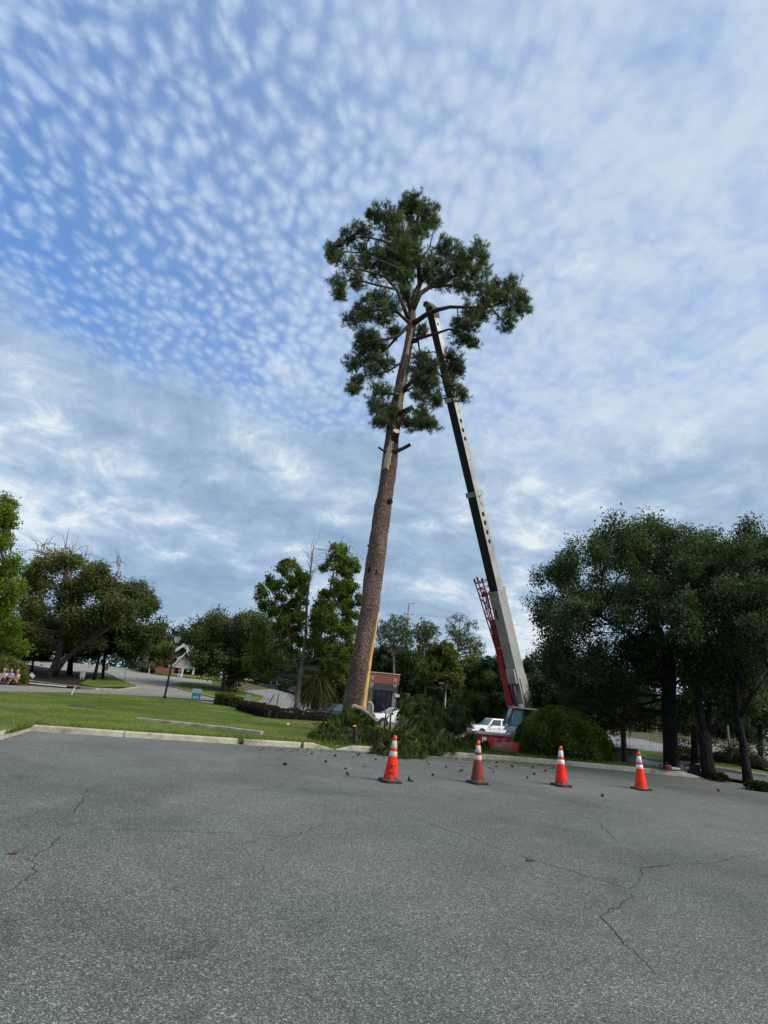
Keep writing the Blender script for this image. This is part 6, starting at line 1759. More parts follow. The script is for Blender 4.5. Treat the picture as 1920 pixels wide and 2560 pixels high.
# ------------------------------------------------------------------ buildings
BRICK = mat('brick_wall', (.33, .125, .095), .9, col2=(.25, .10, .075), scale=3, bump=.01, spec=.15)
BRICKT = mat('tan_trim', (.55, .48, .38), .8, var=.15, scale=5)
AWN = mat('navy_awning_cloth', (.022, .022, .030), .9, var=.3, scale=4)
DGLS = mat('dark_shop_glass', (.012, .014, .016), .1, spec=.7)
ROOFG = mat('grey_shingle_roof', (.085, .085, .088), .9, var=.35, scale=7, bump=.01, spec=.1)
WTRIM = mat('white_trim', (.66, .64, .58), .6, var=.1, scale=3)
METR = mat('pale_metal_roof', (.30, .38, .44), .55, var=.12, scale=2)


def parts_box(e, o):
    def f_(nm, c, d, mt, rz=0, ry=0, rx=0, bev=0.0, par=None):
        m_ = MB(); m_.box((c[0] - o[0], c[1] - o[1], c[2] - o[2]), d, rz, rx, ry); return m_.build(nm, mt, par or e, bevel=bev)
    return f_


a, b = at(905, 1683, 78), at(1000, 1683, 78); zg = float(T(a[0], 78)); zr = at(960, 1684, 78)[2]
o = np.array([(a[0] + b[0]) / 2, 80.0, zg]); e = empty('brick_building', o, label='small brick building with a black awning behind the pine trunk', cat='building')
f_ = parts_box(e, o); W_ = b[0] - a[0] + 2.0; xc = b[0] - W_ / 2; zaw = at(960, 1710, 78)[2]
f_('wall', (xc, 82, (zaw + zr) / 2), (W_, 8, zr - zaw), BRICK)
f_('wall', (xc, 82.6, (zg + zaw) / 2), (W_, 6.8, zaw - zg - .01), mat('shop_wall', (.05, .045, .04), .8, var=.3, scale=3))
f_('parapet_cap', (xc, 82, zr + .06), (W_ + .15, 8.15, .12), BRICKT)
for px_ in (930, 988):
    p = at(px_, 1694 + (px_ - 930) * .11, 77.97); t_ = f_('tile_ornament', (p[0], 77.98, p[2]), (.42, .05, .42), BRICKT); f_('ornament_centre', (p[0], 77.945, p[2]), (.18, .03, .18), BRICK, par=t_)
aw0, aw1 = at(934, 1709, 77.9), at(990, 1722, 77.9)
m_ = MB(); x0, x1 = aw0[0], aw1[0]; zt_, zl = aw0[2] + .1, at(960, 1726, 76.3)[2]
m_.hexa([np.array(p) - o for p in ((x0, 77.97, zt_), (x1, 77.97, zt_), (x1, 77.97, zl), (x0, 77.97, zl), (x0, 77.9, zt_ + .02), (x1, 77.9, zt_ + .02), (x1, 76.3, zl), (x0, 76.3, zl))]); m_.build('awning', AWN, e)
for px_ in (927, 985):
    p = at(px_, 1740, 77.6); f_('column', (p[0], 77.6, (zg + zaw) / 2), (.5, .5, zaw - zg), mat('grey_column', (.30, .29, .26), .8, var=.2, scale=3), bev=.02)
f_('glass_front', ((x0 + x1) / 2, 79.15, (zg + zaw) / 2 - .2), (x1 - x0, .06, zaw - zg - .8), DGLS)
for i in range(4):
    f_('mullion', (x0 + (x1 - x0) * (i + .5) / 4, 79.09, (zg + zaw) / 2 - .2), (.08, .05, zaw - zg - .8), TRIM)
p = at(993, 1739, 77.2); f_('notice_board', (p[0], 77.3, p[2]), (.62, .05, .40), CWHT)

# the house with steep white gables
hb = gt(420, 1697); Yh = 98.0
def hp_(x, y, Y_=Yh): return at(x, y, Y_)
o = hp_(440, 1690); o[2] = float(T(o[0], o[1])); e = empty('house', o, label='brick house with steep grey roof and white gable trim beyond the stop sign', cat='house')
f_ = parts_box(e, o); s0 = px2m(1, o)
wl, wr = hp_(352, 1680)[0], hp_(505, 1680)[0]; ze = hp_(420, 1668)[2]
f_('wall', ((wl + wr) / 2, Yh + 4, (o[2] + ze) / 2), (wr - wl, 8, ze - o[2]), BRICK)
rz_ = hp_(445, 1612)[2]
m_ = MB(); q = [(wl - .5, Yh - .8, ze - .1), (wr + .5, Yh - .8, ze - .1), (wr + .5, Yh + 8.8, ze - .1), (wl - .5, Yh + 8.8, ze - .1), (wl + 1.5, Yh + 3.9, rz_), (wr - .5, Yh + 3.9, rz_), (wr - .5, Yh + 4.1, rz_), (wl + 1.5, Yh + 4.1, rz_)]
m_.hexa([np.array(p) - o for p in q]); rf = m_.build('roof', ROOFG, e)


def gable(nm, pl, pr_, pk, Y_, dep, wall_m, trim=.35):
    """front gable: left eave, right eave and peak in photograph pixels"""
    L_, R_, K = hp_(*pl, Y_), hp_(*pr_, Y_), hp_(*pk, Y_)
    m_ = MB(); m_.add([np.array(p) - o for p in (L_, R_, K, L_ + (0, dep, 0), R_ + (0, dep, 0), K + (0, dep, 0))], [(0, 1, 2), (3, 5, 4), (0, 3, 4, 1)]); gb = m_.build(nm, wall_m, e)
    for A, B_ in ((L_, K), (R_, K)):
        m_ = MB(); d = B_ - A; A2 = A - d * .06; nrm_ = np.array([0, 0, 1.0]) * trim
        m_.hexa([p - o for p in (A2 + (0, -.5, 0), B_ + (0, -.5, 0), B_ + (0, -.5, 0) + nrm_, A2 + (0, -.5, 0) + nrm_, A2 + (0, dep, 0), B_ + (0, dep, 0), B_ + (0, dep, 0) + nrm_, A2 + (0, dep, 0) + nrm_)]); m_.build('gable_roof', ROOFG, gb)
        m_ = MB(); m_.hexa([p - o for p in (A2 + (0, -.62, -.1), B_ + (0, -.62, -.1), B_ + (0, -.62, trim), A2 + (0, -.62, trim), A2 + (0, -.51, -.1), B_ + (0, -.51, -.1), B_ + (0, -.51, trim), A2 + (0, -.51, trim))]); m_.build('barge_board', WTRIM, gb)
    return gb


gable('gable', (402, 1656), (505, 1668), (462, 1616), Yh - 1.2, 5, ROOFG, .5)
gable('gable', (432, 1668), (500, 1676), (470, 1632), Yh - 2.6, 4, WTRIM, .3)
m_ = MB(); A, B_ = hp_(424, 1652, Yh - 2.2), hp_(452, 1640, Yh - 2.2)
dz = 1.1; m_.hexa([p - o for p in (A + (0, 0, -dz), B_ + (0, 0, -dz * 1.4), B_, A, A + (0, 2, -dz), B_ + (0, 2, -dz * 1.4), B_ + (0, 2, 0), A + (0, 2, 0))]); dm = m_.build('dormer', WTRIM, e)
for px_ in (427, 438):
    p = hp_(px_, 1650 - (px_ - 427) * .1, Yh - 2.25); f_('dormer_window', (p[0], Yh - 2.25, p[2] - .2), (.55, .06, .9), DGLS, par=dm)
for px_ in (355, 365, 486):
    p = hp_(px_, 1668, Yh - 3); f_('porch_post', (p[0], Yh - 3, (o[2] + p[2]) / 2 + .4), (.28, .28, p[2] - o[2] + .8), WTRIM)
for px_ in (410, 432):
    p = hp_(px_, 1676, Yh - .02); f_('window', (p[0], Yh - .03, p[2]), (1.5, .08, 1.3), DGLS)
# garden wall of brick in front of it
A, B_ = gt(388, 1684), gt(432, 1688)
m_ = MB(); m_.box(((B_[0] - A[0]) / 2, (B_[1] - A[1]) / 2, .5), (B_[0] - A[0], .3, 1.0)); w_ = m_.build('garden_wall', BRICK); w_.location = Vector((A[0], A[1], float(T(A[0], A[1])))); tag(w_, 'low brick garden wall in front of the house with white gables', 'wall')
# long pale roof behind the jib
A, B_ = at(1150, 1632, 118), at(1340, 1655, 118); zg = float(T(20, 118))
o = np.array([(A[0] + B_[0]) / 2, 122, zg]); e = empty('long_building', o, label='long low building with a pale blue-grey metal roof behind the crane jib', cat='building')
f_ = parts_box(e, o); zt_ = at(1240, 1640, 121)[2]; zl = at(1240, 1660, 117)[2]
f_('wall', (o[0], 122.5, (zg + zl) / 2), (B_[0] - A[0], 8, zl - zg), mat('brown_wall', (.16, .12, .10), .9, var=.2, scale=2))
m_ = MB(); m_.hexa([np.array(p) - o for p in ((A[0] - .5, 117, zl), (B_[0] + .5, 117, zl), (B_[0] + .5, 127, zl), (A[0] - .5, 127, zl), (A[0] - .5, 121.9, zt_), (B_[0] + .5, 121.9, zt_), (B_[0] + .5, 122.1, zt_), (A[0] - .5, 122.1, zt_))]); m_.build('roof', METR, e)
for i in range(8):
    f_('window', (A[0] + (B_[0] - A[0]) * (i + .5) / 8, 118.48, zl - 1.3), (1.1, .06, 1.2), DGLS)
# drive-through canopy on brick piers, left of the sweetgum
A, B_ = at(652, 1740, 92), at(735, 1746, 92); zg = float(T(A[0], 92)); o = np.array([(A[0] + B_[0]) / 2, 94, zg]); e = empty('canopy_building', o, label='dark canopy on brick piers seen under the sweetgum branches', cat='building')
f_ = parts_box(e, o); zt_ = at(690, 1723, 92)[2]
f_('canopy_roof', (o[0], 95, zt_ + .35), (B_[0] - A[0] + 1.5, 6, .7), mat('canopy_blue', (.20, .27, .33), .6, var=.2, scale=3))
f_('back_wall', (o[0], 97, (zg + zt_) / 2), (B_[0] - A[0] + 1, .3, zt_ - zg), DGLS)
for px_ in (656, 726):
    p = at(px_, 1735, 92); f_('brick_pier', (p[0], 92.4, (zg + zt_) / 2), (1.1, .9, zt_ - zg), mat('orange_brick', (.30, .17, .11), .9, var=.25, scale=4))
# navy screen among the trees
A = at(1108, 1742, 82); zg = float(T(A[0], 82)); zt_ = at(1108, 1722, 82)[2]; e = empty('screen_fence', (A[0], 82, zg), label='dark navy cloth screen on posts half hidden behind the bushes', cat='fence')
m_ = MB(); m_.box((0, 0, (zt_ - zg) / 2), (6.5, .04, zt_ - zg)); m_.build('cloth', mat('navy_cloth', (.012, .015, .075), .8, var=.3, scale=3), e)
for i in range(4):
    m_ = MB(); m_.tube([(-3.2 + i * 2.13, .06, 0), (-3.2 + i * 2.13, .06, zt_ - zg + .1)], .04, 7); m_.build('post', TRIM, e)

# ------------------------------------------------------------------ lamps, poles and wires
BLKP = mat('black_post_paint', (.010, .010, .010), .6, spec=.2)
lp = gt(411, 1746, .11); lb = np.array([lp[0], lp[1], .11]); top = at(441, 1604, lp[1]); hh = top[2] - lb[2]
e = empty('lamp_post', lb, label='black lamp post with a square lantern at the lawn edge by the drive', cat='lamp post')
m_ = MB(); m_.lathe([(.13, -.1), (.13, .12), (.085, .2), (.075, 1.2), (.055, hh - .1)], 12); m_.build('pole', BLKP, e, smooth=True)
m_ = MB(); w0, w1 = .11, .23; z0, z1 = hh - .08, hh + .40
m_.hexa([(-w0, -w0, z0), (w0, -w0, z0), (w0, w0, z0), (-w0, w0, z0), (-w1, -w1, z1), (w1, -w1, z1), (w1, w1, z1), (-w1, w1, z1)]); ln = m_.build('lantern', mat('lantern_glass', (.50, .55, .55), .2, spec=.7), e)
for sx_ in (-1, 1):
    for sy_ in (-1, 1):
        m_ = MB(); m_.tube([(sx_ * w0, sy_ * w0, z0), (sx_ * w1, sy_ * w1, z1)], .022, 5); m_.build('lantern_bar', BLKP, ln)
m_ = MB(); m_.add([(-.27, -.27, z1), (.27, -.27, z1), (.27, .27, z1), (-.27, .27, z1), (0, 0, z1 + .26)], [(3, 2, 1, 0), (0, 1, 4), (1, 2, 4), (2, 3, 4), (3, 0, 4)]); m_.build('lantern_cap', BLKP, ln)
m_ = MB(); m_.lathe([(.03, z1 + .22), (.05, z1 + .32), (.01, z1 + .42)], 8); m_.build('finial', BLKP, ln)

GALV = mat('galvanised_steel', (.42, .42, .41), .5, metal=.4, var=.2, scale=5)
Yp = 62.0; b = at(1111, 1795, Yp); zb = float(T(b[0], Yp)); b[2] = zb; top = at(1116.5, 1711, Yp)
e = empty('twin_lamp_pole', b, label='tall steel pole with two flat lamp heads beyond the brush heap', cat='lamp post')
m_ = MB(); m_.tube([(0, 0, -.1), (0, 0, top[2] - zb)], [.10, .065], 10); m_.build('pole', GALV, e, smooth=True)
for s in (-1, 1):
    m_ = MB(); m_.box((s * .48, 0, top[2] - zb + .02 + .06 * s * -1), (.62, .34, .13), 0, 0, R(4) * s); m_.build('lamp_head', mat('lamp_head_paint', (.6, .6, .58), .5), e, bevel=.02)
m_ = MB(); m_.tube([(-.3, 0, top[2] - zb), (.3, 0, top[2] - zb)], .035, 7); m_.build('bracket', GALV, e)
Yp = 46.0; b = gt(1828, 1900); top = at(1818, 1811, b[1]); e = empty('steel_pole', (b[0], b[1], float(T(b[0], b[1]))), label='slim pale pole on a concrete footing at the edge of the far lot', cat='pole')
hh = top[2] - float(T(b[0], b[1])); m_ = MB(); m_.tube([(0, 0, .4), (0, 0, hh + 2.5)], [.075, .06], 9); m_.build('pole', mat('pale_pole', (.62, .62, .6), .5), e, smooth=True)
m_ = MB(); m_.lathe([(.26, -.1), (.25, .75), (.22, .8)], 14); m_.build('footing', CONC, e)

Yu = 165.0; ub = at(1004, 1790, Yu); zb = float(T(ub[0], Yu)); ut = at(1024, 1508, Yu); ub = np.array([ut[0], Yu, zb])
e = empty('utility_pole', ub, label='very tall slim utility pole above the distant pines', cat='utility pole')
WOODP = mat('pole_grey_brown', (.30, .27, .28), .8, var=.2, scale=.5)
m_ = MB(); m_.tube([(0, 0, -.3), (0, 0, ut[2] - zb)], [.62, .36], 10); m_.build('pole', WOODP, e, smooth=True)
for py_, s in ((1536, -1), (1536, 1), (1567, 1), (1509, 1)):
    p = at(1021, py_, Yu)[2] - zb; m_ = MB(); m_.tube([(0, 0, p), (s * 1.6, 0, p + .2)], .10, 6); m_.build('insulator_arm', mat('insulator', (.12, .13, .15), .5), e)
WIRE = mat('wire', (.10, .11, .13), .6)
for i, (pl, lab) in enumerate((([(1017, 1536), (985, 1539), (960, 1540), (930, 1541)], 'overhead wire running left from the utility pole'), ([(1026, 1535), (1100, 1542), (1250, 1556), (1500, 1590)], 'upper overhead wire running right from the utility pole'), ([(1026, 1566), (1120, 1575), (1250, 1590), (1500, 1625)], 'second overhead wire running right from the utility pole'), ([(1030, 1604), (1150, 1610), (1300, 1625), (1500, 1650)], 'third overhead wire behind the crane jib'), ([(1030, 1630), (1150, 1635), (1300, 1648), (1500, 1672)], 'lowest overhead wire behind the crane jib'))):
    P = [at(x, y, Yu + j * 3) for j, (x, y) in enumerate(pl)]; m_ = MB(); m_.tube([p - P[0] for p in P], .026, 4); w_ = m_.build('power_line', WIRE); w_.location = Vector(P[0]); tag(w_, lab, 'wire', 'wires on the utility pole')

# ------------------------------------------------------------------ signs
SWHT = mat('sign_white', (.74, .76, .76), .5, var=.06, scale=4)
SRED = mat('stop_red', (.42, .035, .04), .5)
STEAL = mat('sign_teal', (.012, .22, .25), .5, var=.1, scale=3)
SGRN = mat('street_sign_green', (.10, .32, .24), .5)


def board(e, nm, w, h, z, mt, y=0.0, t_=.03, x=0.0, rz=0):
    m_ = MB(); m_.box((x, y, z), (w, t_, h), rz); return m_.build(nm, mt, e)


b = gt(488, 1752, .11); s0 = px2m(1, b); e = empty('yard_sign', (b[0], b[1], .11), R(-16), label='teal and white yard sign with an arrow at the lawn edge', cat='sign')
w, zc_ = 25 * s0, 21 * s0
t1 = board(e, 'header_panel', w, 10 * s0, 23.5 * s0, SWHT); t2 = board(e, 'teal_panel', w * .98, 13 * s0, 11.9 * s0, STEAL)
g = np.random.default_rng(8)
m_ = MB(); x = -w * .42
while x < w * .40:
    ww = .035 + .05 * g.random(); hh = .16 + .05 * g.random(); m_.box((x + ww / 2, -.019, 23.2 * s0), (ww, .006, hh)); x += ww + .035
m_.build('faded_word', mat('faded_teal_print', (.30, .48, .50), .6), t1)
m_ = MB(); x = -w * .36
while x < w * .34:
    ww = .03 + .06 * g.random(); m_.box((x + ww / 2, -.019, 14.3 * s0), (ww, .006, .05)); x += ww + .025
m_.build('print_line', mat('pale_teal_print', (.25, .60, .62), .6), t2)
m_ = MB(); ax = w * .36; m_.prism([(-ax, -.05), (ax * .62, -.05), (ax * .62, -.09), (ax, 0), (ax * .62, .09), (ax * .62, .05), (-ax, .05)], (0, -.016, 8.6 * s0), (1, 0, 0), (0, 0, 1), (0, -1, 0), .006); m_.build('arrow', mat('arrow_pale', (.55, .74, .78), .6), t2)
for s in (-1, 1):
    m_ = MB(); m_.tube([(s * w * .46, .03, -.1), (s * w * .46, .03, 28.5 * s0)], .018, 6); m_.build('stake', GALV, e)
# stop sign and the post signs by the far drive
b = gt(447, 1697); sc = px2m(1, b); e = empty('stop_sign', (b[0], b[1], float(T(b[0], b[1]))), R(-14), label='red octagonal stop sign with a white plate under it', cat='sign')
zc_ = 19.5 * sc; r_ = 6.2 * sc
m_ = MB(); m_.prism([(r_ * math.cos(R(22.5 + 45 * k)), r_ * math.sin(R(22.5 + 45 * k))) for k in range(8)], (0, 0, zc_), (1, 0, 0), (0, 0, 1), (0, -1, 0), .03); f1 = m_.build('octagon_rim', SWHT, e)
m_ = MB(); m_.prism([(r_ * .92 * math.cos(R(22.5 + 45 * k)), r_ * .92 * math.sin(R(22.5 + 45 * k))) for k in range(8)], (0, -.031, zc_), (1, 0, 0), (0, 0, 1), (0, -1, 0), .006); f2 = m_.build('octagon', SRED, f1)
vs, fs = text_faces('STOP', r_ * .72); m_ = MB(); m_.add([(x, -.040, zc_ + y) for x, y, z in vs], fs); m_.build('lettering', SWHT, f1)
pl_ = board(e, 'plate', 9.5 * sc, 7 * sc, 9.2 * sc, SWHT, -.02)
m_ = MB()
for z_ in (10.6, 9.2, 7.9):
    m_.box((0, -.038, z_ * sc), (5.5 * sc, .006, .7 * sc))
m_.build('print_lines', mat('grey_print', (.25, .27, .28), .6), pl_)
m_ = MB(); m_.tube([(0, .02, -.2), (0, .02, 26 * sc)], .035, 6); m_.build('post', GALV, e)
b = gt(453.5, 1694); e = empty('post_sign', (b[0], b[1], float(T(b[0], b[1]))), R(-10), label='white post carrying a small white sign right of the stop sign', cat='sign')
m_ = MB(); m_.tube([(0, 0, -.1), (0, 0, 21 * sc)], .075, 7); m_.build('post', SWHT, e); board(e, 'sign_panel', 7.5 * sc, 2.4 * sc, 21.5 * sc, SWHT, -.09)
b = gt(464, 1697); e = empty('street_sign', (b[0], b[1], float(T(b[0], b[1]))), R(-14), label='green street name blade on a thin post by the far verge', cat='sign')
m_ = MB(); m_.tube([(0, 0, -.1), (0, 0, 21 * sc)], .035, 6); m_.build('post', TRIM, e); bl_ = board(e, 'name_blade', 9.5 * sc, 3.4 * sc, 19.5 * sc, SGRN, -.05, .02, 3 * sc)
m_ = MB(); m_.box((3 * sc, -.063, 19.6 * sc), (6 * sc, .004, .9 * sc)); m_.build('print_line', SWHT, bl_)
# paired white panels by the hedge
b = gt(618, 1762, .05); sc = px2m(1, b); e = empty('panel_sign', (b[0], b[1], float(T(b[0], b[1]))), R(-10), label='pair of narrow white sign panels standing behind the hedge', cat='sign')
for s in (-1, 1):
    m_ = MB(); m_.box((s * 3.3 * sc, 0, 17 * sc), (5.0 * sc, .05, 21 * sc)); m_.build('panel', SWHT, e)
    m_ = MB(); m_.tube([(s * 3.3 * sc, .05, -.1), (s * 3.3 * sc, .05, 27 * sc)], .03, 6); m_.build('post', GALV, e)
b = gt(204, 1698, .1); sc = px2m(1, b); e = empty('board_sign', (b[0], b[1], float(T(b[0], b[1])) + .1), R(10), label='grey white board sign on two short legs on the mulch', cat='sign')
board(e, 'panel', 12 * sc, 15 * sc, 12 * sc, mat('grey_board', (.48, .54, .53), .6, var=.1, scale=4))
for s in (-1, 1):
    m_ = MB(); m_.tube([(s * 3 * sc, .03, -.1), (s * 3 * sc, .03, 8 * sc)], .03, 6); m_.build('leg', SWHT, e)
b = gt(79, 1696, .1); sc = px2m(1, b); m_ = MB(); ang = R(34); ca, sa = math.cos(ang), math.sin(ang)
m_.prism([(ca * u - sa * v, sa * -u - ca * v) for u, v in ((-6.5 * sc, -4 * sc), (6.5 * sc, -4 * sc), (6.5 * sc, 4 * sc), (-6.5 * sc, 4 * sc))], (0, 0, 7 * sc), (1, 0, 0), (0, 0, 1), (0, -1, 0), .03); o_ = m_.build('fallen_sign', SWHT); o_.location = Vector((b[0], b[1], float(T(b[0], b[1])) + .1)); tag(o_, 'white board lying tilted on the dark mulch near the sitting people', 'sign')
b = gt(262, 1690, .1); sc = px2m(1, b); e = empty('notice_sign', (b[0], b[1], float(T(b[0], b[1])) + .1), label='white house-shaped sign on a white post beyond the island trees', cat='sign')
m_ = MB(); m_.prism([(-4.5 * sc, 0), (4.5 * sc, 0), (4.5 * sc, 10 * sc), (2 * sc, 14 * sc), (-4.5 * sc, 12 * sc)], (0, 0, 14 * sc), (1, 0, 0), (0, 0, 1), (0, -1, 0), .04); m_.build('panel', SWHT, e)
m_ = MB(); m_.tube([(0, .03, -.1), (0, .03, 16 * sc)], .06, 6); m_.build('post', SWHT, e)
b = gt(178, 1737, .11); e = empty('marker_stake', (b[0], b[1], .11), label='thin white marker stake with an orange tip at the lawn edge', cat='stake'); sc = px2m(1, b)
m_ = MB(); m_.tube([(0, 0, -.1), (2 * sc, 0, 12 * sc), (5 * sc, 0, 20 * sc)], .04, 6); m_.build('stake', SWHT, e); m_ = MB(); m_.tube([(5 * sc, 0, 19 * sc), (7.5 * sc, 0, 22 * sc)], .05, 6); m_.build('orange_tip', mat('faded_orange', (.62, .30, .18), .7), e)
for px_, py_, h_, lab in ((44, 1648, 17, 'white marker post on the verge far behind the sitting people'), (371, 1683, 12, 'white post at the corner of the far verge'), (388, 1683, 9, 'short pale post left of the brick garden wall')):
    b = gt(px_, py_); sc = px2m(1, b); m_ = MB(); m_.lathe([(.11, 0), (.10, h_ * sc * .7), (.16, h_ * sc * .72), (.14, h_ * sc), (.02, h_ * sc * 1.06)], 8); o_ = m_.build('marker_post', SWHT); o_.location = Vector((b[0], b[1], float(T(b[0], b[1])))); tag(o_, lab, 'post')
b = gt(309, 1701); e = empty('thin_post', (b[0], b[1], float(T(b[0], b[1]))), label='thin grey post at the tip of the planting island', cat='post'); sc = px2m(1, b)
m_ = MB(); m_.tube([(0, 0, -.1), (0, 0, 34 * sc)], .03, 6); m_.build('post', GALV, e)
# two dark stakes propping up behind the hedge, a drain in the lawn
for (x0, y0), (x1, y1), lab in (((664, 1772), (685, 1738), 'dark leaning stake behind the low hedge'), ((689, 1776), (697, 1735), 'dark upright stake behind the low hedge')):
    b = at(x0, y0, 40.5); zb = float(T(b[0], 40.5)); t_ = at(x1, y1, 40.5); d = t_ - b; P0 = b - d * ((b[2] - zb) / max(d[2], .1)); m_ = MB(); m_.tube([(0, 0, 0), t_ - P0], .035, 6); o_ = m_.build('stake', TRIM); o_.location = Vector(P0); tag(o_, lab, 'stake')
b = gt(206, 1766, .115); m_ = MB(); m_.lathe([(.55, 0), (.55, .03), (.48, .035)], 16); o_ = m_.build('drain_cover', mat('iron_drain', (.06, .06, .05), .8, var=.3, scale=9)); o_.location = Vector((b[0], b[1], .112)); tag(o_, 'flat dark drain cover sunk in the lawn', 'drain')
b = at(922, 1776, 33); zb = float(T(b[0], 33)) + .1; P = [at(915, 1790, 33), at(914, 1764, 33), at(918, 1757, 33), at(927, 1757, 33), at(931, 1764, 33), at(931, 1790, 33)]; o = np.array([P[0][0], 33, zb]); m_ = MB(); m_.tube([P[0] * (1, 1, 0) + (0, 0, zb) - o] + [p - o for p in P[1:-1]] + [P[-1] * (1, 1, 0) + (0, 0, zb) - o], .085, 9); o_ = m_.build('hoop_rail', mat('hoop_grey', (.34, .34, .31), .6, var=.2, scale=5), smooth=True); o_.location = Vector(o); tag(o_, 'grey bent pipe hoop standing right of the pine trunk foot', 'rail')
# by the oak roots: red saw, square stump
SAWR = mat('saw_red', (.20, .018, .028), .5, var=.3, scale=9)
for x_, lab, s in ((1669, 'red chainsaw lying left against the big oak trunk', .75), (1697, 'small red chainsaw with black handle right of the big oak trunk', .6)):
    b = gd(x_, 1926, .15); b[2] = .15; e = empty('chainsaw', b, R(10 if x_ < 1680 else -15), label=lab, cat='chainsaw')
    m_ = MB(); m_.box((0, 0, .14 * s), (.34 * s, .22 * s, .22 * s)); m_.build('motor_housing', SAWR, e, bevel=.04)
    m_ = MB(); m_.tube([(-.16 * s, 0, .16 * s), (-.30 * s, 0, .26 * s), (-.40 * s, 0, .18 * s), (-.30 * s, 0, .06 * s), (-.16 * s, 0, .08 * s)] if x_ < 1680 else [(.16, 0, .12), (.30, 0, .2), (.42, 0, .14), (.32, 0, .04), (.16, 0, .05)], .028, 7); m_.build('rear_handle', TRIM, e)
    m_ = MB(); m_.tube([(-.05, -.12, .1), (-.05, -.12, .32 * s), (.05, .1, .36 * s), (.05, .12, .1)], .02, 7); m_.build('front_handle', TRIM, e)
    m_ = MB(); m_.box(((.36 if x_ < 1680 else -.30) * s, -.05, .10 * s), (.42, .03, .08)); m_.build('guide_bar', GALV, e, bevel=.015)
b = gd(1737, 1934, .1); m_ = MB(); m_.tube([(-.0, 0, -.1), (0, 0, .04), (0, 0, .14), (.02, 0, .31)], [.34, .23, .18, .17], 14, rough=.18, seed=12); o_ = m_.build('tree_stump', mat('black_stump', (.020, .018, .016), .95, var=.4, scale=8, bump=.01)); o_.location = Vector((b[0], b[1], .1)); tag(o_, 'black flared tree stump between the two oak trunks', 'stump')
# low dark plants along the mulch and the far lot
DPL = foliage('dark_plant_leaves', (.012, .018, .008), (.028, .036, .016), (.065, .075, .035), .2)
for i, (x, y, r_, h_, lab) in enumerate(((1800, 1946, .28, .2, 'low dark plant at the foot of the forked oak'), (1900, 1968, .4, .2, 'low dark plants along the mulch at the right edge'), (1705, 1880, 1.2, 1.1, 'dark leafy shrub just right of the big oak trunk'), (1715, 1900, .9, .8, 'green low shrub behind the saws'), (1803, 1902, 1.5, 1.35, 'dark open shrub left of the slim pale pole'), (1850, 1908, 1.1, 1.2, 'dark shrub right of the slim pale pole'), (1895, 1915, 1.4, 1.5, 'dark shrub at the right edge of the far lot'))):
    b = gt(x, y, .1); shrub('dark_shrub', lab, (b[0], b[1], float(T(b[0], b[1])) + .05), r_, r_ * .8, h_, 2600, .10, DPL if i != 3 else GHG, 300 + i, lump=.22, core=.55, group='dark shrubs along the far path')
for i, (x, y, r_, h_, lab) in enumerate(((40, 1645, 1.6, .9, 'small round bush left along the far verge'), (68, 1650, 1.5, .9, 'second small round bush along the far verge'), (5, 1640, 1.5, 1.0, 'small round bush at the left edge of the far verge'), (105, 1652, 1.6, .9, 'rightmost small round bush along the far verge'), (870, 1740, 1.5, 1.3, 'straw coloured grass clump left of the pine trunk'))):
    b = gt(x, y, .0); shrub('small_bush', lab, (b[0], b[1], float(T(b[0], b[1]))), r_, r_, h_, 1500, .2, DPL if i < 4 else foliage('straw_leaves', (0, 0, 0), (0, 0, 0), (0, 0, 0)), 320 + i, cat='bush', lump=.15)

# ------------------------------------------------------------------ people sitting on the kerb
SKIN = mat('skin', (.36, .22, .16), .7); HAIRB = mat('brown_hair', (.055, .035, .022), .7); HAIRL = mat('fair_hair', (.26, .19, .11), .7); SHOE = mat('dark_shoes', (.03, .02, .018), .7)


def skinned(name, V, E, rad, mt, parent, root=0, sub=1):
    me = bpy.data.meshes.new(name); me.from_pydata([tuple(v) for v in V], E, []); me.materials.append(mt)
    o_ = bpy.data.objects.new(name, me); link(o_, parent)
    sk = o_.modifiers.new('skin', 'SKIN'); sk.use_smooth_shade = True
    lay = me.skin_vertices[0] if len(me.skin_vertices) else None
    if lay is None:
        return o_
    for i, r_ in enumerate(rad):
        lay.data[i].radius = (r_, r_) if not hasattr(r_, '__len__') else r_
        lay.data[i].use_root = (i == root)
    ss_ = o_.modifiers.new('subdivision', 'SUBSURF'); ss_.levels = sub; ss_.render_levels = sub
    return o_


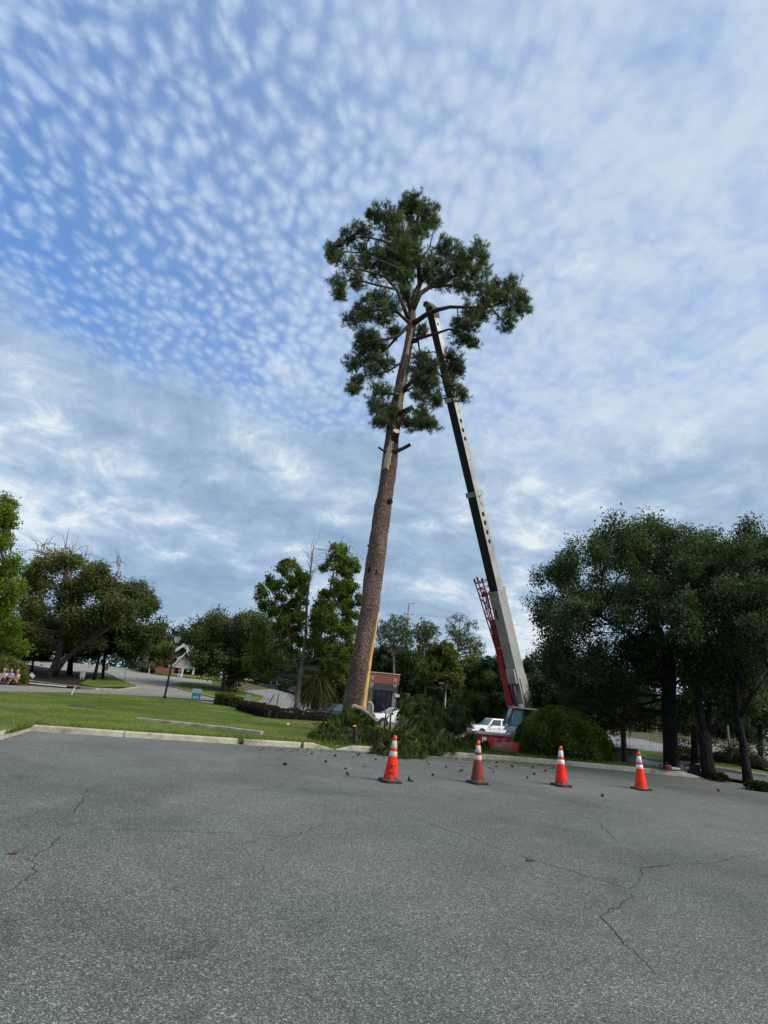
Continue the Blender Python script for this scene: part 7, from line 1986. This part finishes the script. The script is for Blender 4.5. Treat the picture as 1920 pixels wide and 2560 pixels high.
def sitter(label, loc, rz, shirt, trousers, hair, lean=.0, turn=0.0, hug=.5, bald=False, shorts=False):
    """someone sitting low on a kerb, knees up; faces -y"""
    e = empty('person', loc, rz, label=label, cat='person', group='people sitting on the kerb')
    z = .18
    hip = (0, .05, z + .12); ches = (0, .10 - lean, z + .48); nck = (0, .06 - lean * 1.2, z + .64); hd_ = (0, .03 - lean * 1.4, z + .80)
    V = [hip, (0, .09 - lean * .5, z + .30), ches, nck, hd_]; E = [(0, 1), (1, 2), (2, 3), (3, 4)]; Rd = [(.17, .13), (.15, .11), (.17, .11), .055, .085]
    for s in (-1, 1):
        i0 = len(V)
        V += [(s * .10, -.02, z + .10), (s * .13, -.38, z + .38), (s * .13, -.50, .10), (s * .14, -.62, .05)]
        E += [(0, i0), (i0, i0 + 1), (i0 + 1, i0 + 2), (i0 + 2, i0 + 3)]; Rd += [.10, .075, .05, .04]
        j = len(V)
        V += [(s * .20, .10 - lean, z + .56), (s * .27, -.12 - lean * .6, z + .36), (s * .10 * (1 - hug) + s * .06, -.36, z + .38), (s * .05, -.43, z + .36)]
        E += [(2, j), (j, j + 1), (j + 1, j + 2), (j + 2, j + 3)]; Rd += [.062, .05, .036, .03]
    body = skinned('body', V, E, Rd, SKIN, e)
    tv = [0, 1, 2]; Vs = [V[i] for i in tv] + [(0, .07 - lean * 1.1, z + .59)]; Es = [(0, 1), (1, 2), (2, 3)]; Rs = [(.185, .15), (.17, .13), (.19, .13), .08]
    for s, j in ((-1, 9), (1, 17)):
        k_ = len(Vs); Vs += [V[j], tuple((np.array(V[j]) * .3 + np.array(V[j + 1]) * .7))]; Es += [(2, k_), (k_, k_ + 1)]; Rs += [.08, .072]
    skinned('shirt', Vs, Es, Rs, shirt, e)
    Vt = [hip]; Et = []; Rt = [(.19, .15)]
    for j in (5, 13):
        k_ = len(Vt); end = V[j + 2] if not shorts else tuple(np.array(V[j + 1]) * .8 + np.array(V[j]) * .2)
        Vt += [V[j], V[j + 1], end]; Et += [(0, k_), (k_, k_ + 1), (k_ + 1, k_ + 2)]; Rt += [.115, .09, .065]
    skinned('trousers', Vt, Et, Rt, trousers, e)
    hq = np.array(hd_)
    def ball(nm, c, r_, mt, sq=(1, 1, 1), par=None):
        m_ = MB(); m_.lathe([(math.sin(t) * r_, -math.cos(t) * r_) for t in np.linspace(.05, math.pi - .05, 11)], 16); o_ = m_.build(nm, mt, par or e, smooth=True); o_.location = Vector([float(q) for q in c]); o_.scale = sq; return o_
    head = ball('head', hq + (0, 0, .03), .105, SKIN, (.88, 1.0, 1.18))
    head.rotation_euler = (0, 0, turn)
    ball('nose', (0, -.108, -.005), .018, SKIN, (.8, 1.1, 1.5), head)
    for s in (-1, 1):
        ball('eye', (s * .036, -.095, .02), .012, TRIM, (1.2, .7, .8), head); ball('ear', (s * .105, .005, .0), .025, SKIN, (.5, .9, 1.3), head)
    ball('mouth', (0, -.098, -.045), .02, mat('lips', (.30, .11, .09), .6), (1.2, .5, .35), head)
    ball('hair', (0, .022, .030 if not bald else .01), .108 if not bald else .104, hair, (1.0, .96, .94) if not bald else (1.0, .9, .6), head)
    for s in (-1, 1):
        m_ = MB(); m_.box((s * .14, -.64, .045), (.09, .26, .09)); m_.build('shoe', SHOE, e, bevel=.03)
        hnd = empty('hand', (s * .05, -.43, z + .36)); hnd.parent = e
        m_ = MB(); m_.box((0, -.035, 0), (.075, .08, .03)); m_.build('palm', SKIN, hnd, bevel=.01)
        for q in range(4):
            m_ = MB(); x = -.03 + q * .02; l_ = (.055, .065, .06, .045)[q]; m_.tube([(x, -.07, .0), (x, -.07 - l_ * .6, -.012), (x, -.07 - l_ * .8, -.04)], [.0095, .009, .007], 6); m_.build('finger', SKIN, hnd)
        m_ = MB(); m_.tube([(s * -.035, -.02, 0), (s * -.06, -.05, -.01), (s * -.062, -.08, -.02)], [.011, .01, .008], 6); m_.build('thumb', SKIN, hnd)
    return e


def seat(px, py):
    p = gt(px, py); return np.array([p[0], p[1], float(T(p[0], p[1])) + .03])


sx = R(-18)
sitter('person in a lavender shirt and navy trousers, second from the right of those sitting', seat(18, 1711), sx, mat('lavender_cloth', (.42, .38, .70), .8), mat('navy_cloth_trousers', (.018, .02, .05), .85), HAIRL, bald=True)
sitter('person in a peach top and tan trousers, rightmost of those sitting', seat(36, 1713), sx - .3, mat('peach_cloth', (.52, .33, .24), .8), mat('tan_cloth', (.26, .17, .11), .85), HAIRL, lean=.06, turn=.3)
sitter('person in a pale pink top with hands together, leftmost of those sitting', seat(2, 1711), sx + .3, mat('pale_pink_cloth', (.52, .40, .38), .8), mat('dark_plum_cloth', (.05, .035, .06), .85), HAIRL, lean=.08, shorts=True)
sitter('dark-haired person in a pink shirt sitting behind the lavender shirt', seat(8, 1708.5), sx, mat('pink_cloth', (.42, .28, .34), .8), mat('dark_blue_cloth', (.03, .035, .06), .85), HAIRB, turn=.5)
# long white bars lying along the drive beside them
for x0, y0, x1, y1, lab in ((46, 1706, 165, 1717, 'long white bar lying on the asphalt right of the sitting people'), (44, 1701, 60, 1702, 'short white bar lying close to the sitting people')):
    a, b = gt(x0, y0, .1), gt(x1, y1, .1); m_ = MB(); t_ = norm((b - a)[None])[0]; s_ = norm(np.cross((0, 0, 1), t_)[None])[0] * .06; q = [-s_, b - a - s_, b - a + s_, s_]
    m_.hexa([np.array(p) - (0, 0, .02) for p in q] + [np.array(p) + (0, 0, .07) for p in q]); o_ = m_.build('white_bar', SWHT); o_.location = Vector(a); tag(o_, lab, 'bar')
